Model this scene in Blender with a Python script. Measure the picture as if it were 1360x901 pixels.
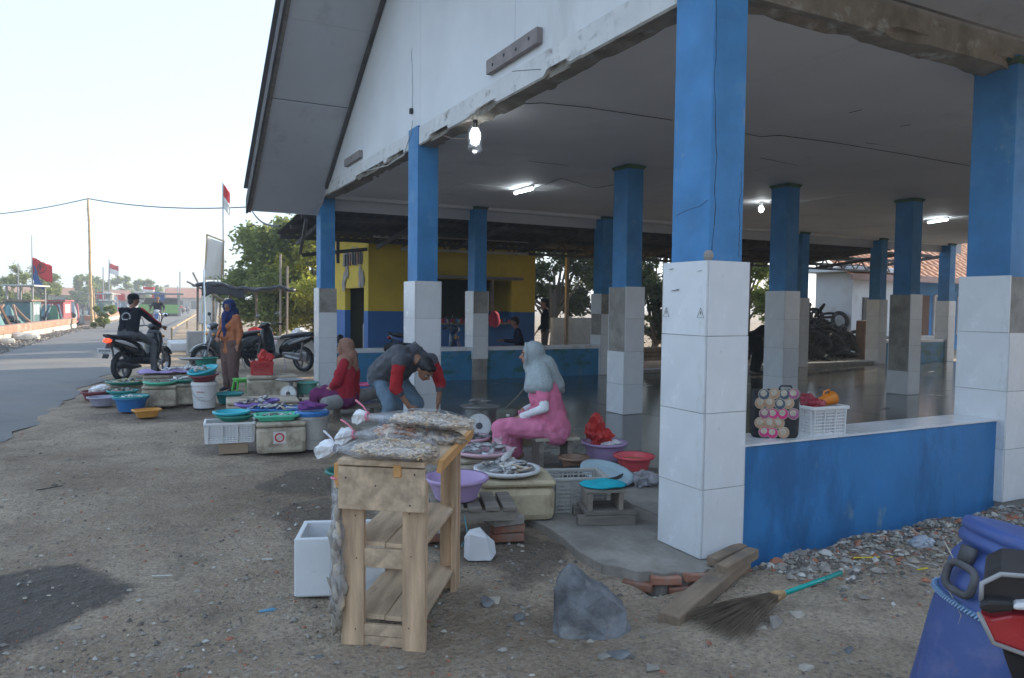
import bpy, math, random
import numpy as np
from mathutils import Vector, Matrix, Euler, noise
for o in list(bpy.data.objects): bpy.data.objects.remove(o)
SC = bpy.context.scene; COL = SC.collection
PI = math.pi; rad = math.radians
# ---------------------------------------------------------------- camera
FPX, YAW, PIT, ROLL = 982.7, .474, .0455, .0118
CAM = Vector((-2.9215, -3.262, 1.5))
_s, _c = math.sin(YAW), math.cos(YAW)
RIGHT = Vector((_c, -_s, 0)); FWD = Vector((_s, _c, 0))
cd = bpy.data.cameras.new('camera'); co = bpy.data.objects.new('camera', cd); COL.objects.link(co)
cd.sensor_width = 36; cd.lens = 36*FPX/1360; cd.clip_end = 3000; cd.clip_start = .05
_f = (FWD*math.cos(PIT) - Vector((0, 0, 1))*math.sin(PIT)).normalized()
_u = RIGHT.cross(_f).normalized()
_r2 = RIGHT*math.cos(ROLL) + _u*math.sin(ROLL)*1.0
_u2 = _u*math.cos(ROLL) - RIGHT*math.sin(ROLL)
co.matrix_world = Matrix(((_r2.x, _u2.x, -_f.x, CAM.x), (_r2.y, _u2.y, -_f.y, CAM.y), (_r2.z, _u2.z, -_f.z, CAM.z), (0, 0, 0, 1)))
SC.camera = co
# ---------------------------------------------------------------- sky, sun, exposure
SUN_EL, SUN_AZ = rad(19), rad(13)           # azimuth measured from +X towards +Y
w = bpy.data.worlds.new('World'); SC.world = w; w.use_nodes = True
nt = w.node_tree; bg = nt.nodes['Background']
sk = nt.nodes.new('ShaderNodeTexSky'); sk.sky_type = 'NISHITA'; sk.sun_disc = False
sk.sun_elevation = SUN_EL; sk.sun_rotation = PI/2 - SUN_AZ
sk.air_density = 1.0; sk.dust_density = .6; sk.ozone_density = 1.5
nt.links.new(sk.outputs[0], bg.inputs[0]); bg.inputs[1].default_value = .05
bg2 = nt.nodes.new('ShaderNodeBackground'); bg2.inputs[0].default_value = (.58, .73, .93, 1); bg2.inputs[1].default_value = .38   # even, thin white haze over the whole sky
ad = nt.nodes.new('ShaderNodeAddShader'); nt.links.new(bg.outputs[0], ad.inputs[0]); nt.links.new(bg2.outputs[0], ad.inputs[1]); nt.links.new(ad.outputs[0], nt.nodes['World Output'].inputs[0])
sd = bpy.data.lights.new('sun', 'SUN'); sd.energy = 3.6; sd.angle = rad(.6); sd.color = (1, .86, .66)
so = bpy.data.objects.new('sun', sd); COL.objects.link(so)
_d = Vector((math.cos(SUN_EL)*math.cos(SUN_AZ), math.cos(SUN_EL)*math.sin(SUN_AZ), math.sin(SUN_EL)))
so.rotation_euler = _d.to_track_quat('Z', 'Y').to_euler(); so.location = (0, 0, 20)
vs = SC.view_settings; vs.view_transform = 'Standard'; vs.look = 'None'; vs.gamma = 1; vs.use_curve_mapping = False
vs.exposure = 1.55
# ---------------------------------------------------------------- pixel helpers (a pixel gives a direction only)
def ray(px, py):
    u, v = px-680, py-450.5
    cr, sr = math.cos(ROLL), math.sin(ROLL); u, v = u*cr+v*sr, -u*sr+v*cr
    X, U = u/FPX, -v/FPX
    Y = math.cos(PIT)+U*math.sin(PIT); Z = U*math.cos(PIT)-math.sin(PIT)
    return RIGHT*X + FWD*Y + Vector((0, 0, Z))
def gp(px, py, z=0.0): d = ray(px, py); return CAM + d*((z-CAM.z)/d.z)
def aty(px, py, y): d = ray(px, py); return CAM + d*((y-CAM.y)/d.y)
def atx(px, py, x): d = ray(px, py); return CAM + d*((x-CAM.x)/d.x)
def atd(px, py, dep): d = ray(px, py); return CAM + d*(dep/d.dot(FWD))
def ppm(P): return FPX/((Vector(P)-CAM).dot(FWD))
# ---------------------------------------------------------------- mesh helpers
class MB:
    def __init__(s): s.v = []; s.f = []; s.mi = []; s.k = 0
    def add(s, vs, fs, M=None):
        o = len(s.v)
        s.v += [tuple(M @ Vector(v)) for v in vs] if M else [tuple(v) for v in vs]
        s.f += [tuple(i+o for i in f) for f in fs]; s.mi += [s.k]*len(fs); return s
    def box(s, c, d, M=None, t=1.0, ty=None):
        ty = t if ty is None else ty
        x, y, z = d[0]/2, d[1]/2, d[2]/2
        vs = [(c[0]+a*x*(t if e > 0 else 1), c[1]+b*y*(ty if e > 0 else 1), c[2]+e*z) for e in (-1, 1) for a, b in ((-1, -1), (1, -1), (1, 1), (-1, 1))]
        return s.add(vs, [(3, 2, 1, 0), (4, 5, 6, 7), (0, 1, 5, 4), (1, 2, 6, 5), (2, 3, 7, 6), (3, 0, 4, 7)], M)
    def bar(s, p, q, w, h=None, up=(0, 0, 1)):
        p, q = Vector(p), Vector(q); h = h or w; d = q-p; L = d.length; x = d/L
        y = Vector(up).cross(x)
        if y.length < 1e-4: y = Vector((0, 1, 0)).cross(x)
        y.normalize(); z = x.cross(y); m = (p+q)/2
        M = Matrix(((x.x, y.x, z.x, m.x), (x.y, y.y, z.y, m.y), (x.z, y.z, z.z, m.z), (0, 0, 0, 1)))
        return s.box((0, 0, 0), (L, w, h), M)
    def tube(s, pts, r, n=8, cap=True, M=None):
        pts = [Vector(p) for p in pts]; m = len(pts)
        rs = r if hasattr(r, '__len__') else [r]*m
        vs = []; t0 = None
        for i, p in enumerate(pts):
            t = (pts[min(i+1, m-1)]-pts[max(i-1, 0)]).normalized()
            if t0 is None:
                a = Vector((0, 0, 1)) if abs(t.z) < .9 else Vector((1, 0, 0)); u = t.cross(a).normalized()
            else: u = (u - t*u.dot(t)).normalized()
            t0 = t; b = t.cross(u)
            for k in range(n):
                an = 2*PI*k/n; vs.append(p + (u*math.cos(an)+b*math.sin(an))*rs[i])
        fs = [(i*n+k, i*n+(k+1) % n, (i+1)*n+(k+1) % n, (i+1)*n+k) for i in range(m-1) for k in range(n)]
        if cap: fs += [tuple(range(n-1, -1, -1)), tuple((m-1)*n+k for k in range(n))]
        return s.add(vs, fs, M)
    def lathe(s, prof, n=24, M=None, sx=1, sy=1, p=2.0, cap=(False, False), skip=None):
        vs = []
        for r, z in prof:
            for k in range(n):
                a = 2*PI*k/n; c, d = math.cos(a), math.sin(a)
                g = (abs(c)**p+abs(d)**p)**(-1/p)
                vs.append((r*c*g*sx, r*d*g*sy, z))
        fs = []
        for i in range(len(prof)-1):
            for k in range(n):
                if skip and skip(i, k): continue
                fs.append((i*n+k, i*n+(k+1) % n, (i+1)*n+(k+1) % n, (i+1)*n+k))
        if cap[0]: fs.append(tuple(range(n-1, -1, -1)))
        if cap[1]: fs.append(tuple((len(prof)-1)*n+k for k in range(n)))
        return s.add(vs, fs, M)
    def loft(s, secs, n=14, p=2.4, M=None, cap=True):     # sec: (x, z, hw_y, ht, ang[, y])
        vs = []
        for q in secs:
            x, z, hw, ht, an = q[:5]; y0 = q[5] if len(q) > 5 else 0
            for k in range(n):
                a = 2*PI*k/n; c, d = math.cos(a), math.sin(a); g = (abs(c)**p+abs(d)**p)**(-1/p)
                e = d*g*ht
                vs.append((x+e*math.cos(an), y0+c*g*hw, z+e*math.sin(an)))
        m = len(secs)
        fs = [(i*n+k, i*n+(k+1) % n, (i+1)*n+(k+1) % n, (i+1)*n+k) for i in range(m-1) for k in range(n)]
        if cap: fs += [tuple(range(n-1, -1, -1)), tuple((m-1)*n+k for k in range(n))]
        return s.add(vs, fs, M)
    def ell(s, c, r, M=None, nu=12, nv=8):
        vs = [(c[0], c[1], c[2]-r[2])]
        for i in range(1, nv):
            t = -PI/2+PI*i/nv
            for k in range(nu):
                a = 2*PI*k/nu; vs.append((c[0]+r[0]*math.cos(t)*math.cos(a), c[1]+r[1]*math.cos(t)*math.sin(a), c[2]+r[2]*math.sin(t)))
        vs.append((c[0], c[1], c[2]+r[2])); e = len(vs)-1
        fs = [(0, 1+(k+1) % nu, 1+k) for k in range(nu)]
        for i in range(nv-2):
            for k in range(nu): fs.append((1+i*nu+k, 1+i*nu+(k+1) % nu, 1+(i+1)*nu+(k+1) % nu, 1+(i+1)*nu+k))
        b = 1+(nv-2)*nu
        fs += [(b+k, b+(k+1) % nu, e) for k in range(nu)]
        return s.add(vs, fs, M)
    def prism(s, poly, z0, z1, M=None):
        n = len(poly); vs = [(x, y, z0) for x, y in poly]+[(x, y, z1) for x, y in poly]
        fs = [tuple(range(n-1, -1, -1)), tuple(range(n, 2*n))]+[(k, (k+1) % n, n+(k+1) % n, n+k) for k in range(n)]
        return s.add(vs, fs, M)
    def grid(s, fn, nu, nv):
        vs = [fn(i/nu, j/nv) for j in range(nv+1) for i in range(nu+1)]
        fs = [(j*(nu+1)+i, j*(nu+1)+i+1, (j+1)*(nu+1)+i+1, (j+1)*(nu+1)+i) for j in range(nv) for i in range(nu)]
        return s.add(vs, fs)
    def mesh(s, name, mats, smooth=False):
        me = bpy.data.meshes.new(name); me.from_pydata(s.v, [], s.f)
        for m in (mats if isinstance(mats, (list, tuple)) else [mats]): me.materials.append(m)
        if s.k or any(s.mi): me.polygons.foreach_set('material_index', s.mi)
        if smooth: me.polygons.foreach_set('use_smooth', [True]*len(s.f))
        me.update(); return me
    def build(s, name, mats, parent=None, smooth=False, loc=None, rot=None, bevel=0, solid=0):
        return obj(name, s.mesh(name, mats, smooth), parent, loc, rot, bevel, solid)
def obj(name, me, parent=None, loc=None, rot=None, bevel=0, solid=0):
    o = bpy.data.objects.new(name, me); COL.objects.link(o)
    if parent: o.parent = parent
    if loc is not None: o.location = loc
    if rot is not None: o.rotation_euler = rot
    if solid:
        m = o.modifiers.new('solid', 'SOLIDIFY'); m.thickness = solid; m.offset = 0
    if bevel:
        m = o.modifiers.new('bevel', 'BEVEL'); m.width = bevel; m.segments = 2; m.limit_method = 'ANGLE'; m.angle_limit = rad(40)
    return o
def tag(o, label, cat=None, group=None, kind=None):
    if label: o['label'] = label
    if cat: o['category'] = cat
    if group: o['group'] = group
    if kind: o['kind'] = kind
    return o
def thing(name, label, cat, loc=(0, 0, 0), rz=0, group=None, rot=None, scale=1):
    o = bpy.data.objects.new(name, None); COL.objects.link(o); o.empty_display_size = .1
    o.location = loc; o.rotation_euler = rot or (0, 0, rz); o.scale = (scale,)*3
    return tag(o, label, cat, group)
def struct(o): o['kind'] = 'structure'; return o
def dup(root, loc=None, rz=None, label=None, group=None, scale=None):
    r = root.copy(); COL.objects.link(r)
    if loc is not None: r.location = loc
    if rz is not None: r.rotation_euler = (root.rotation_euler.x, root.rotation_euler.y, rz)
    if label: r['label'] = label
    if group: r['group'] = group
    if scale: r.scale = (scale,)*3
    for ch in list(root.children):
        c = ch.copy(); COL.objects.link(c); c.parent = r
        for g in list(ch.children):
            d = g.copy(); COL.objects.link(d); d.parent = c
    return r
def mute(o, me): o.data = me; return o
def nz(x, y, z=0, s=1): return noise.noise(Vector((x*s, y*s, z*s)))
def grey(v): return (v, v, v)
# ---------------------------------------------------------------- materials
MATS = {}
def mat(name, base, rough=.7, var=.12, scale=6, bump=.0, bscale=40, metal=0, spec=.4, dirt=None, streak=0, trans=0, emit=None, alpha=1, coat=0, rnd=0, sub=0, detail=4, stretch=None, dirt2=None):
    if name in MATS: return MATS[name]
    m = bpy.data.materials.new(name); m.use_nodes = True; n = m.node_tree; L = n.links.new
    b = n.nodes['Principled BSDF']; N = n.nodes.new
    tc = N('ShaderNodeTexCoord'); vec = tc.outputs['Object']
    if stretch:
        mp = N('ShaderNodeMapping'); mp.inputs['Scale'].default_value = stretch; L(vec, mp.inputs[0]); sv = mp.outputs[0]
    else: sv = vec
    def noi(v, sc, det=4, ro=.6):
        t = N('ShaderNodeTexNoise'); t.inputs['Scale'].default_value = sc; t.inputs['Detail'].default_value = det; t.inputs['Roughness'].default_value = ro; L(v, t.inputs[0]); return t.outputs[0]
    def ramp(v, a, bb):
        r = N('ShaderNodeMapRange'); r.inputs[1].default_value = a; r.inputs[2].default_value = bb; r.clamp = True; L(v, r.inputs[0]); return r.outputs[0]
    def mix(f, a, bb):
        x = N('ShaderNodeMix'); x.data_type = 'RGBA'
        if isinstance(f, float): x.inputs[0].default_value = f
        else: L(f, x.inputs[0])
        for i, q in ((6, a), (7, bb)):
            if isinstance(q, tuple): x.inputs[i].default_value = (*q[:3], 1)
            else: L(q, x.inputs[i])
        return x.outputs[2]
    lo = tuple(max(0, c*(1-var)) for c in base); hi = tuple(min(1, c*(1+var)) for c in base)
    colr = mix(ramp(noi(sv, scale, detail), .3, .7), lo, hi)
    rv = None
    for dd, sd in ((dirt, 1), (dirt2, 2)):
        if dd:                         # (colour, threshold, scale, amount, stretch)
            dc, th, ds, am = dd[:4]; v = vec
            mp = N('ShaderNodeMapping'); mp.inputs['Location'].default_value = (sd*3.1, sd*1.7, 0)
            mp.inputs['Scale'].default_value = dd[4] if len(dd) > 4 else (1, 1, 1); L(vec, mp.inputs[0])
            f = ramp(noi(mp.outputs[0], ds, 6, .65), th, th+.12)
            mu = N('ShaderNodeMath'); mu.operation = 'MULTIPLY'; L(f, mu.inputs[0]); mu.inputs[1].default_value = am
            colr = mix(mu.outputs[0], colr, dc)
    if rnd:
        oi = N('ShaderNodeObjectInfo'); hs = N('ShaderNodeHueSaturation'); L(colr, hs.inputs['Color'])
        r = N('ShaderNodeMapRange'); r.inputs[3].default_value = 1-rnd; r.inputs[4].default_value = 1+rnd; L(oi.outputs['Random'], r.inputs[0]); L(r.outputs[0], hs.inputs['Value']); colr = hs.outputs[0]
    L(colr, b.inputs['Base Color'])
    rr = ramp(noi(vec, scale*1.7, 3), .25, .75); rm = N('ShaderNodeMapRange'); rm.inputs[3].default_value = max(.02, rough-.08); rm.inputs[4].default_value = min(1, rough+.08); L(rr, rm.inputs[0]); L(rm.outputs[0], b.inputs['Roughness'])
    b.inputs['Metallic'].default_value = metal; b.inputs['Specular IOR Level'].default_value = spec
    if coat: b.inputs['Coat Weight'].default_value = coat; b.inputs['Coat Roughness'].default_value = .15
    if trans: b.inputs['Transmission Weight'].default_value = trans
    if alpha < 1: b.inputs['Alpha'].default_value = alpha
    if sub: b.inputs['Subsurface Weight'].default_value = sub; b.inputs['Subsurface Radius'].default_value = (.02, .01, .005)
    if emit: b.inputs['Emission Color'].default_value = (*emit[0], 1); b.inputs['Emission Strength'].default_value = emit[1]
    if bump:
        bp = N('ShaderNodeBump'); bp.inputs['Strength'].default_value = min(1, bump); bp.inputs['Distance'].default_value = .01*max(1, bump); L(noi(sv if stretch else vec, bscale, 5, .65), bp.inputs['Height']); L(bp.outputs[0], b.inputs['Normal'])
    MATS[name] = m; return m
def plastic(name, c, rough=.38): return mat(name, c, rough, .08, 5, .05, 25, spec=.45, dirt=((.25, .23, .2), .6, 5, .25))
def cloth(name, c, bs=9, bump=.8): return mat(name, c, .9, .15, 10, bump, bs, spec=.15)
# ================================================================ ground, road, water
def lerp_tab(tab, y):
    if y <= tab[0][0]: a, b = tab[0], tab[1]
    elif y >= tab[-1][0]: a, b = tab[-2], tab[-1]
    else:
        for a, b in zip(tab, tab[1:]):
            if a[0] <= y <= b[0]: break
    t = (y-a[0])/(b[0]-a[0]); return a[1]+(b[1]-a[1])*t
RR = [(-8, -5.7), (6, -4.15), (16, -3.0), (29, -1.6), (109, 4.5), (230, 14.2)]
RL = [(-8, -10.5), (6, -8.9), (21, -6.3), (38, -5.4), (120, .6), (230, 8.6)]
KB = [(-8, -12.5), (20, -7.9), (28, -7.15), (40, -6.0), (120, -.5), (230, 6)]
def rr(y): return lerp_tab(RR, y)
def rl(y): return lerp_tab(RL, y)
def kb(y): return lerp_tab(KB, y)
def sstep(a, b, x): t = max(0, min(1, (x-a)/(b-a))); return t*t*(3-2*t)
def gh(x, y):
    if x < kb(y)-.5 and x > -70: return -.02-1.5*sstep(0, 1.2, kb(y)-.5-x)*(1 if y > -30 else 0)
    near = 1-sstep(8, 40, abs(x)+abs(y)*.6)
    n = (.022*nz(x, y, 3, .6)+.014*nz(x, y, 7, 1.9)+.008*nz(x, y, 1, 5.5)+.005*nz(x, y, 5, 13))*(.25+.75*near) - .015
    ro = sstep(.0, .35, min(rr(y)-x, x-rl(y)))
    h = n*(1-ro) + (-.02)*ro
    if -.9 < x < 19 and -.4 < y < 10.6:      # under the floor slab
        q = min(x+.45, 19-x, y+.12, 10.6-y); h -= .16*sstep(-.05, .25, q)
    h -= .05*math.exp(-((x+.55)**2/.25+(y+.25)**2/.12))       # scoured dip before the worn slab corner
    if .3 < x < 19 and -1.2 < y <= .1:       # rubble bank along the blue wall
        h += (.05+.05*nz(x, y, 2, 2.3)+.02*sstep(1.5, 3.2, x))*sstep(-.95, -.05, y)*sstep(.3, .9, x)
    return h
def axis(lo, hi, dense, d):
    a = [dense[0]]
    while a[-1] < dense[1]: a.append(a[-1]+d)
    s = d
    while a[-1] < hi: s *= 1.16; a.append(a[-1]+s)
    b = [dense[0]]; s = d
    while b[-1] > lo: s *= 1.16; b.append(b[-1]-s)
    return b[:0:-1]+a
XS = axis(-900, 900, (-5.6, 3.6), .042); YS = axis(-300, 1500, (-2.6, 8.0), .045)
g = MB(); g.v = [(x, y, gh(x, y)) for y in YS for x in XS]; nx = len(XS)
g.f = [(j*nx+i, j*nx+i+1, (j+1)*nx+i+1, (j+1)*nx+i) for j in range(len(YS)-1) for i in range(nx-1)]; g.mi = [0]*len(g.f)
def ground_mat():
    m = bpy.data.materials.new('dirt'); m.use_nodes = True; n = m.node_tree; L = n.links.new; N = n.nodes.new
    b = n.nodes['Principled BSDF']; ge = N('ShaderNodeNewGeometry'); P = ge.outputs['Position']
    def noi(sc, det=5, ro=.6, v=P):
        t = N('ShaderNodeTexNoise'); t.inputs['Scale'].default_value = sc; t.inputs['Detail'].default_value = det; t.inputs['Roughness'].default_value = ro; L(v, t.inputs[0]); return t
    def rng(v, a, bb, c=0, d=1):
        r = N('ShaderNodeMapRange'); r.inputs[1].default_value = a; r.inputs[2].default_value = bb; r.inputs[3].default_value = c; r.inputs[4].default_value = d; L(v, r.inputs[0]); return r.outputs[0]
    def mix(f, a, bb):
        x = N('ShaderNodeMix'); x.data_type = 'RGBA'; L(f, x.inputs[0])
        for i, q in ((6, a), (7, bb)):
            if isinstance(q, tuple): x.inputs[i].default_value = (*q, 1)
            else: L(q, x.inputs[i])
        return x.outputs[2]
    def mth(op, a, bb):
        x = N('ShaderNodeMath'); x.operation = op
        for i, q in ((0, a), (1, bb)):
            if isinstance(q, (int, float)): x.inputs[i].default_value = q
            else: L(q, x.inputs[i])
        return x.outputs[0]
    c = mix(rng(noi(.55, 6, .62).outputs[0], .36, .64), (.33, .245, .17), (.64, .515, .385))
    c = mix(rng(noi(3.2, 6, .7).outputs[0], .5, .68, 0, .5), c, (.17, .14, .11))
    c = mix(rng(noi(9, 4, .7).outputs[0], .56, .7, 0, .5), c, (.48, .43, .37))
    vo = N('ShaderNodeTexVoronoi'); vo.inputs['Scale'].default_value = 46; L(P, vo.inputs[0])
    sp = N('ShaderNodeSeparateColor'); L(vo.outputs['Color'], sp.inputs[0])
    f = mth('MULTIPLY', rng(vo.outputs['Distance'], .33, .2), mth('GREATER_THAN', sp.outputs[0], .62))
    c = mix(mth('MULTIPLY', f, .55), c, mix(sp.outputs[1], (.13, .12, .11), (.50, .46, .40)))
    vo2 = N('ShaderNodeTexVoronoi'); vo2.inputs['Scale'].default_value = 120; L(P, vo2.inputs[0])
    sp2 = N('ShaderNodeSeparateColor'); L(vo2.outputs['Color'], sp2.inputs[0])
    c = mix(mth('MULTIPLY', mth('GREATER_THAN', sp2.outputs[0], .965), .6), c, (.45, .42, .38))
    c = mix(rng(noi(42, 5, .75).outputs[0], .40, .60, .42, 0), c, (.11, .09, .07))
    c = mix(rng(noi(17, 5, .75).outputs[0], .55, .72, 0, .5), c, (.47, .40, .32))
    # damp stains: spilled fish water
    dn = noi(2.2, 4, .6); ad = N('ShaderNodeVectorMath'); ad.operation = 'SCALE'; ad.inputs['Scale'].default_value = .8
    sb = N('ShaderNodeVectorMath'); sb.operation = 'SUBTRACT'; sb.inputs[1].default_value = (.5, .5, .5); L(dn.outputs['Color'], sb.inputs[0]); L(sb.outputs[0], ad.inputs[0])
    pa = N('ShaderNodeVectorMath'); pa.operation = 'ADD'; L(P, pa.inputs[0]); L(ad.outputs[0], pa.inputs[1])
    wet = None
    for cx, cy, rx, ry in ((-3.62, 1.02, .66, .62), (-4.15, .55, .7, .55), (-1.5, 3.0, .55, .6), (-1.7, 1.9, .35, .5), (-1.3, 4.9, 1.1, .8), (-2.3, 7.7, 1.3, .7), (-.9, .9, .35, .7)):
        q = N('ShaderNodeVectorMath'); q.operation = 'SUBTRACT'; q.inputs[1].default_value = (cx, cy, 0); L(pa.outputs[0], q.inputs[0])
        e = N('ShaderNodeVectorMath'); e.operation = 'MULTIPLY'; e.inputs[1].default_value = (1/rx, 1/ry, 0); L(q.outputs[0], e.inputs[0])
        l = N('ShaderNodeVectorMath'); l.operation = 'LENGTH'; L(e.outputs[0], l.inputs[0])
        v = rng(l.outputs['Value'], 1.05, .88, 0, 1 if cx < -3 else .6)
        wet = v if wet is None else mth('MAXIMUM', wet, v)
    dk = N('ShaderNodeMix'); dk.data_type = 'RGBA'; dk.blend_type = 'MULTIPLY'; L(wet, dk.inputs[0]); L(c, dk.inputs[6]); dk.inputs[7].default_value = (.26, .26, .28, 1)
    L(dk.outputs[2], b.inputs['Base Color']); L(rng(wet, 0, 1, .95, .55), b.inputs['Roughness']); b.inputs['Specular IOR Level'].default_value = .25
    h = mth('ADD', mth('MULTIPLY', noi(28, 6, .7).outputs[0], 1.0), mth('ADD', mth('MULTIPLY', noi(6.5, 4).outputs[0], 2.4), mth('MULTIPLY', f, .9)))
    bp = N('ShaderNodeBump'); bp.inputs['Strength'].default_value = .9; bp.inputs['Distance'].default_value = .06; L(h, bp.inputs['Height']); L(bp.outputs[0], b.inputs['Normal'])
    return m
struct(tag(g.build('ground', ground_mat(), smooth=True), 'bare grey-brown dirt ground with small stones and damp stains'))
ASPH = mat('asphalt', (.17, .165, .16), .85, .12, .5, .5, 60, dirt=((.22, .195, .165), .5, .35, .6), dirt2=((.11, .11, .11), .55, 1.3, .4))
r = MB(); ry = [-8+.2*k for k in range(150)]+[22+2*k for k in range(105)]
def roadpt(u, y):
    a, b = rl(y)-.08*nz(1, y, 0, 1.1), rr(y)+.34*nz(5, y, 0, .7)+.16*nz(2, y, 0, 2.3)+.07*nz(2, y, 4, 6)
    return (a+(b-a)*u, y, .012+.03*(1-(2*u-1)**2) - (.02 if u in (0, 1) else 0))
r.v = [roadpt(i/8, y) for y in ry for i in range(9)]
r.f = [(j*9+i, j*9+i+1, (j+1)*9+i+1, (j+1)*9+i) for j in range(len(ry)-1) for i in range(8)]; r.mi = [0]*len(r.f)
struct(tag(r.build('road', ASPH, smooth=True), 'narrow grey asphalt road running off to the village'))
WATER = mat('water', (.05, .06, .05), .12, .2, .3, .25, 3, spec=.5)
wa = MB(); wa.add([(-75, -25, -.75), (kb(-25)-.6, -25, -.75), (kb(230)-.6, 230, -.75), (-75, 230, -.75)], [(0, 1, 2, 3)])
struct(tag(wa.build('water', WATER), 'still brown harbour channel beyond the kerb wall'))
# pebbles and crumbs
random.seed(4)
STONE = [mat('stone_grey', (.27, .245, .215), .9, .35, 9, .3, 60), mat('stone_dark', (.14, .125, .11), .9, .3, 9, .3, 60), mat('stone_pale', (.40, .36, .30), .9, .25, 9, .3, 60), mat('brick_bit', (.33, .14, .085), .9, .3, 9, .3, 60), mat('shell_bit', (.48, .46, .42), .8, .2, 9)]
def pebble(mb, x, y, s, z=None, k=0):
    z = gh(x, y) if z is None else z; a = random.random()*PI; mb.k = k
    sx, sy, sz = s*random.uniform(.7, 1.4), s*random.uniform(.6, 1), s*random.uniform(.35, .8)
    ca, sa = math.cos(a), math.sin(a); vs = []
    for (p, q, t) in ((1, 0, 0), (.3, .95, .1), (-.8, .6, 0), (-.9, -.5, .05), (.2, -1, 0), (.25, .1, 1), (-.3, -.1, .9), (0, 0, -.9)):
        p, q, t = p*sx*random.uniform(.8, 1.2), q*sy*random.uniform(.8, 1.2), t*sz
        vs.append((x+p*ca-q*sa, y+p*sa+q*ca, z+t+sz*.25))
    mb.add(vs, [(0, 1, 5), (1, 2, 6), (1, 6, 5), (2, 3, 6), (3, 4, 6), (6, 4, 5), (4, 0, 5), (1, 0, 7), (2, 1, 7), (3, 2, 7), (4, 3, 7), (0, 4, 7)])
pb = MB()
for k in range(30000):
    d = 1.3*(1/(1-.93*random.random()))**.9; x = CAM.x+RIGHT.x*0; lat = random.uniform(-.85, .85)*d
    P = CAM+FWD*d+RIGHT*lat; x, y = P.x, P.y
    if (x > -.55 and y > -.05) or x < rr(y)-.5: continue
    if nz(x, y, 9, .8)+.35 < random.random()*.9: continue
    pebble(pb, x, y, random.choice((.003, .004, .004, .005, .005, .006, .006, .008, .010, .014))*random.uniform(.7, 1.3)*(1+.05*d), k=random.choice((0, 0, 0, 0, 1, 1, 1, 2, 3) if random.random() < .93 else (2, 4)))
tag(pb.build('gravel', STONE), 'small loose stones and shell crumbs strewn over the dirt', 'gravel', kind='stuff')
rb = MB()
for k in range(5200):
    x = random.uniform(.35, 4.6); y = .05-abs(random.gauss(0, .33))
    if y < -1.2: continue
    pebble(rb, x, y, random.choice((.008, .01, .014, .02, .03))*random.uniform(.6, 1.3), k=random.choice((0, 0, 0, 1, 1, 1, 2, 3, 0, 4)))
for k in range(500):     # leaf litter and shreds
    x = random.uniform(.8, 4.4); y = .05-abs(random.gauss(0, .3)); z = gh(x, y)+.018; a = random.random()*6; l = random.uniform(.015, .04); w_ = l*.35
    rb.k = random.choice((2, 4, 3, 1)); ca, sa = math.cos(a), math.sin(a)
    rb.add([(x+ca*l, y+sa*l, z), (x-sa*w_, y+ca*w_, z+.006), (x-ca*l, y-sa*l, z+.002), (x+sa*w_, y-ca*w_, z+.008)], [(0, 1, 2, 3)])
tag(rb.build('rubble', STONE), 'bank of broken rubble and litter along the foot of the blue wall', 'rubble', kind='stuff')
# ================================================================ market hall
GX, GY1, GY2 = 2.977, 4.915, 9.899; GYS = (0, GY1, GY2); FL = .033; TT = 1.772; CE = 3.415
CW, CD = .33, .40
WHITE_TILE = mat('white_tile', (.66, .68, .70), .22, .05, 2, .02, 20, spec=.5, dirt=((.40, .37, .32), .56, 2.2, .45, (1, 1, .35)), dirt2=((.32, .27, .20), .64, 8, .7), rnd=.06)
CONC = mat('bare_concrete', (.30, .28, .25), .9, .25, 5, .5, 50, dirt=((.17, .16, .15), .56, 4, .6))
BLUE = mat('blue_paint', (.055, .215, .45), .55, .18, 2.5, .2, 14, spec=.35, dirt=((.12, .30, .47), .56, 3, .55), dirt2=((.30, .38, .42), .655, 11, .7, (1, 1, .5)))
WALLBLUE = mat('blue_wall_paint', (.035, .19, .44), .5, .14, 2, .15, 18, spec=.35, dirt=((.025, .11, .26), .50, 2.2, .75, (1, 1, .4)), dirt2=((.24, .34, .33), .61, 4.5, .65, (1, 1, .5)))
MOSSWALL = mat('mossy_blue_paint', (.045, .20, .37), .5, .14, 2, .15, 18, dirt=((.03, .12, .06), .50, 2.6, .8, (1, 1, 1.6)), dirt2=((.22, .21, .17), .6, 5, .5))
GREEN = mat('green_trim', (.06, .13, .07), .8, .4, 8, dirt=((.10, .11, .11), .5, 6, .7))
WHITEP = mat('white_paint', (.72, .73, .74), .65, .06, 1.2, .1, 14, dirt=((.50, .48, .45), .60, 1.1, .45, (1, 1, .35)))
BEAMP = mat('peeling_white_paint', (.66, .66, .65), .75, .1, 2, .5, 20, dirt=((.21, .18, .14), .575, 3.2, .95, (1, 1, 1.4)), dirt2=((.45, .46, .45), .55, 6, .5))
BEAMD = mat('spalled_concrete', (.24, .215, .18), .9, .3, 5, 1.2, 16, dirt=((.50, .53, .50), .60, 3.4, .85), dirt2=((.08, .06, .05), .62, 8, .8))
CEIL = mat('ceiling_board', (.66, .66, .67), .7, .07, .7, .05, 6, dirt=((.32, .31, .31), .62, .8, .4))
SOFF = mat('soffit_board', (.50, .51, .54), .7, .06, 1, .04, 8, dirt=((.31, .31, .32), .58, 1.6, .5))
DARKWOOD = mat('dark_barge_board', (.10, .095, .09), .8, .3, 4, .3, 30)
WOODG = mat('weathered_wood', (.22, .19, .16), .85, .3, 3, .4, 30, stretch=(1, 8, 8))
FLOORM = None
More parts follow.
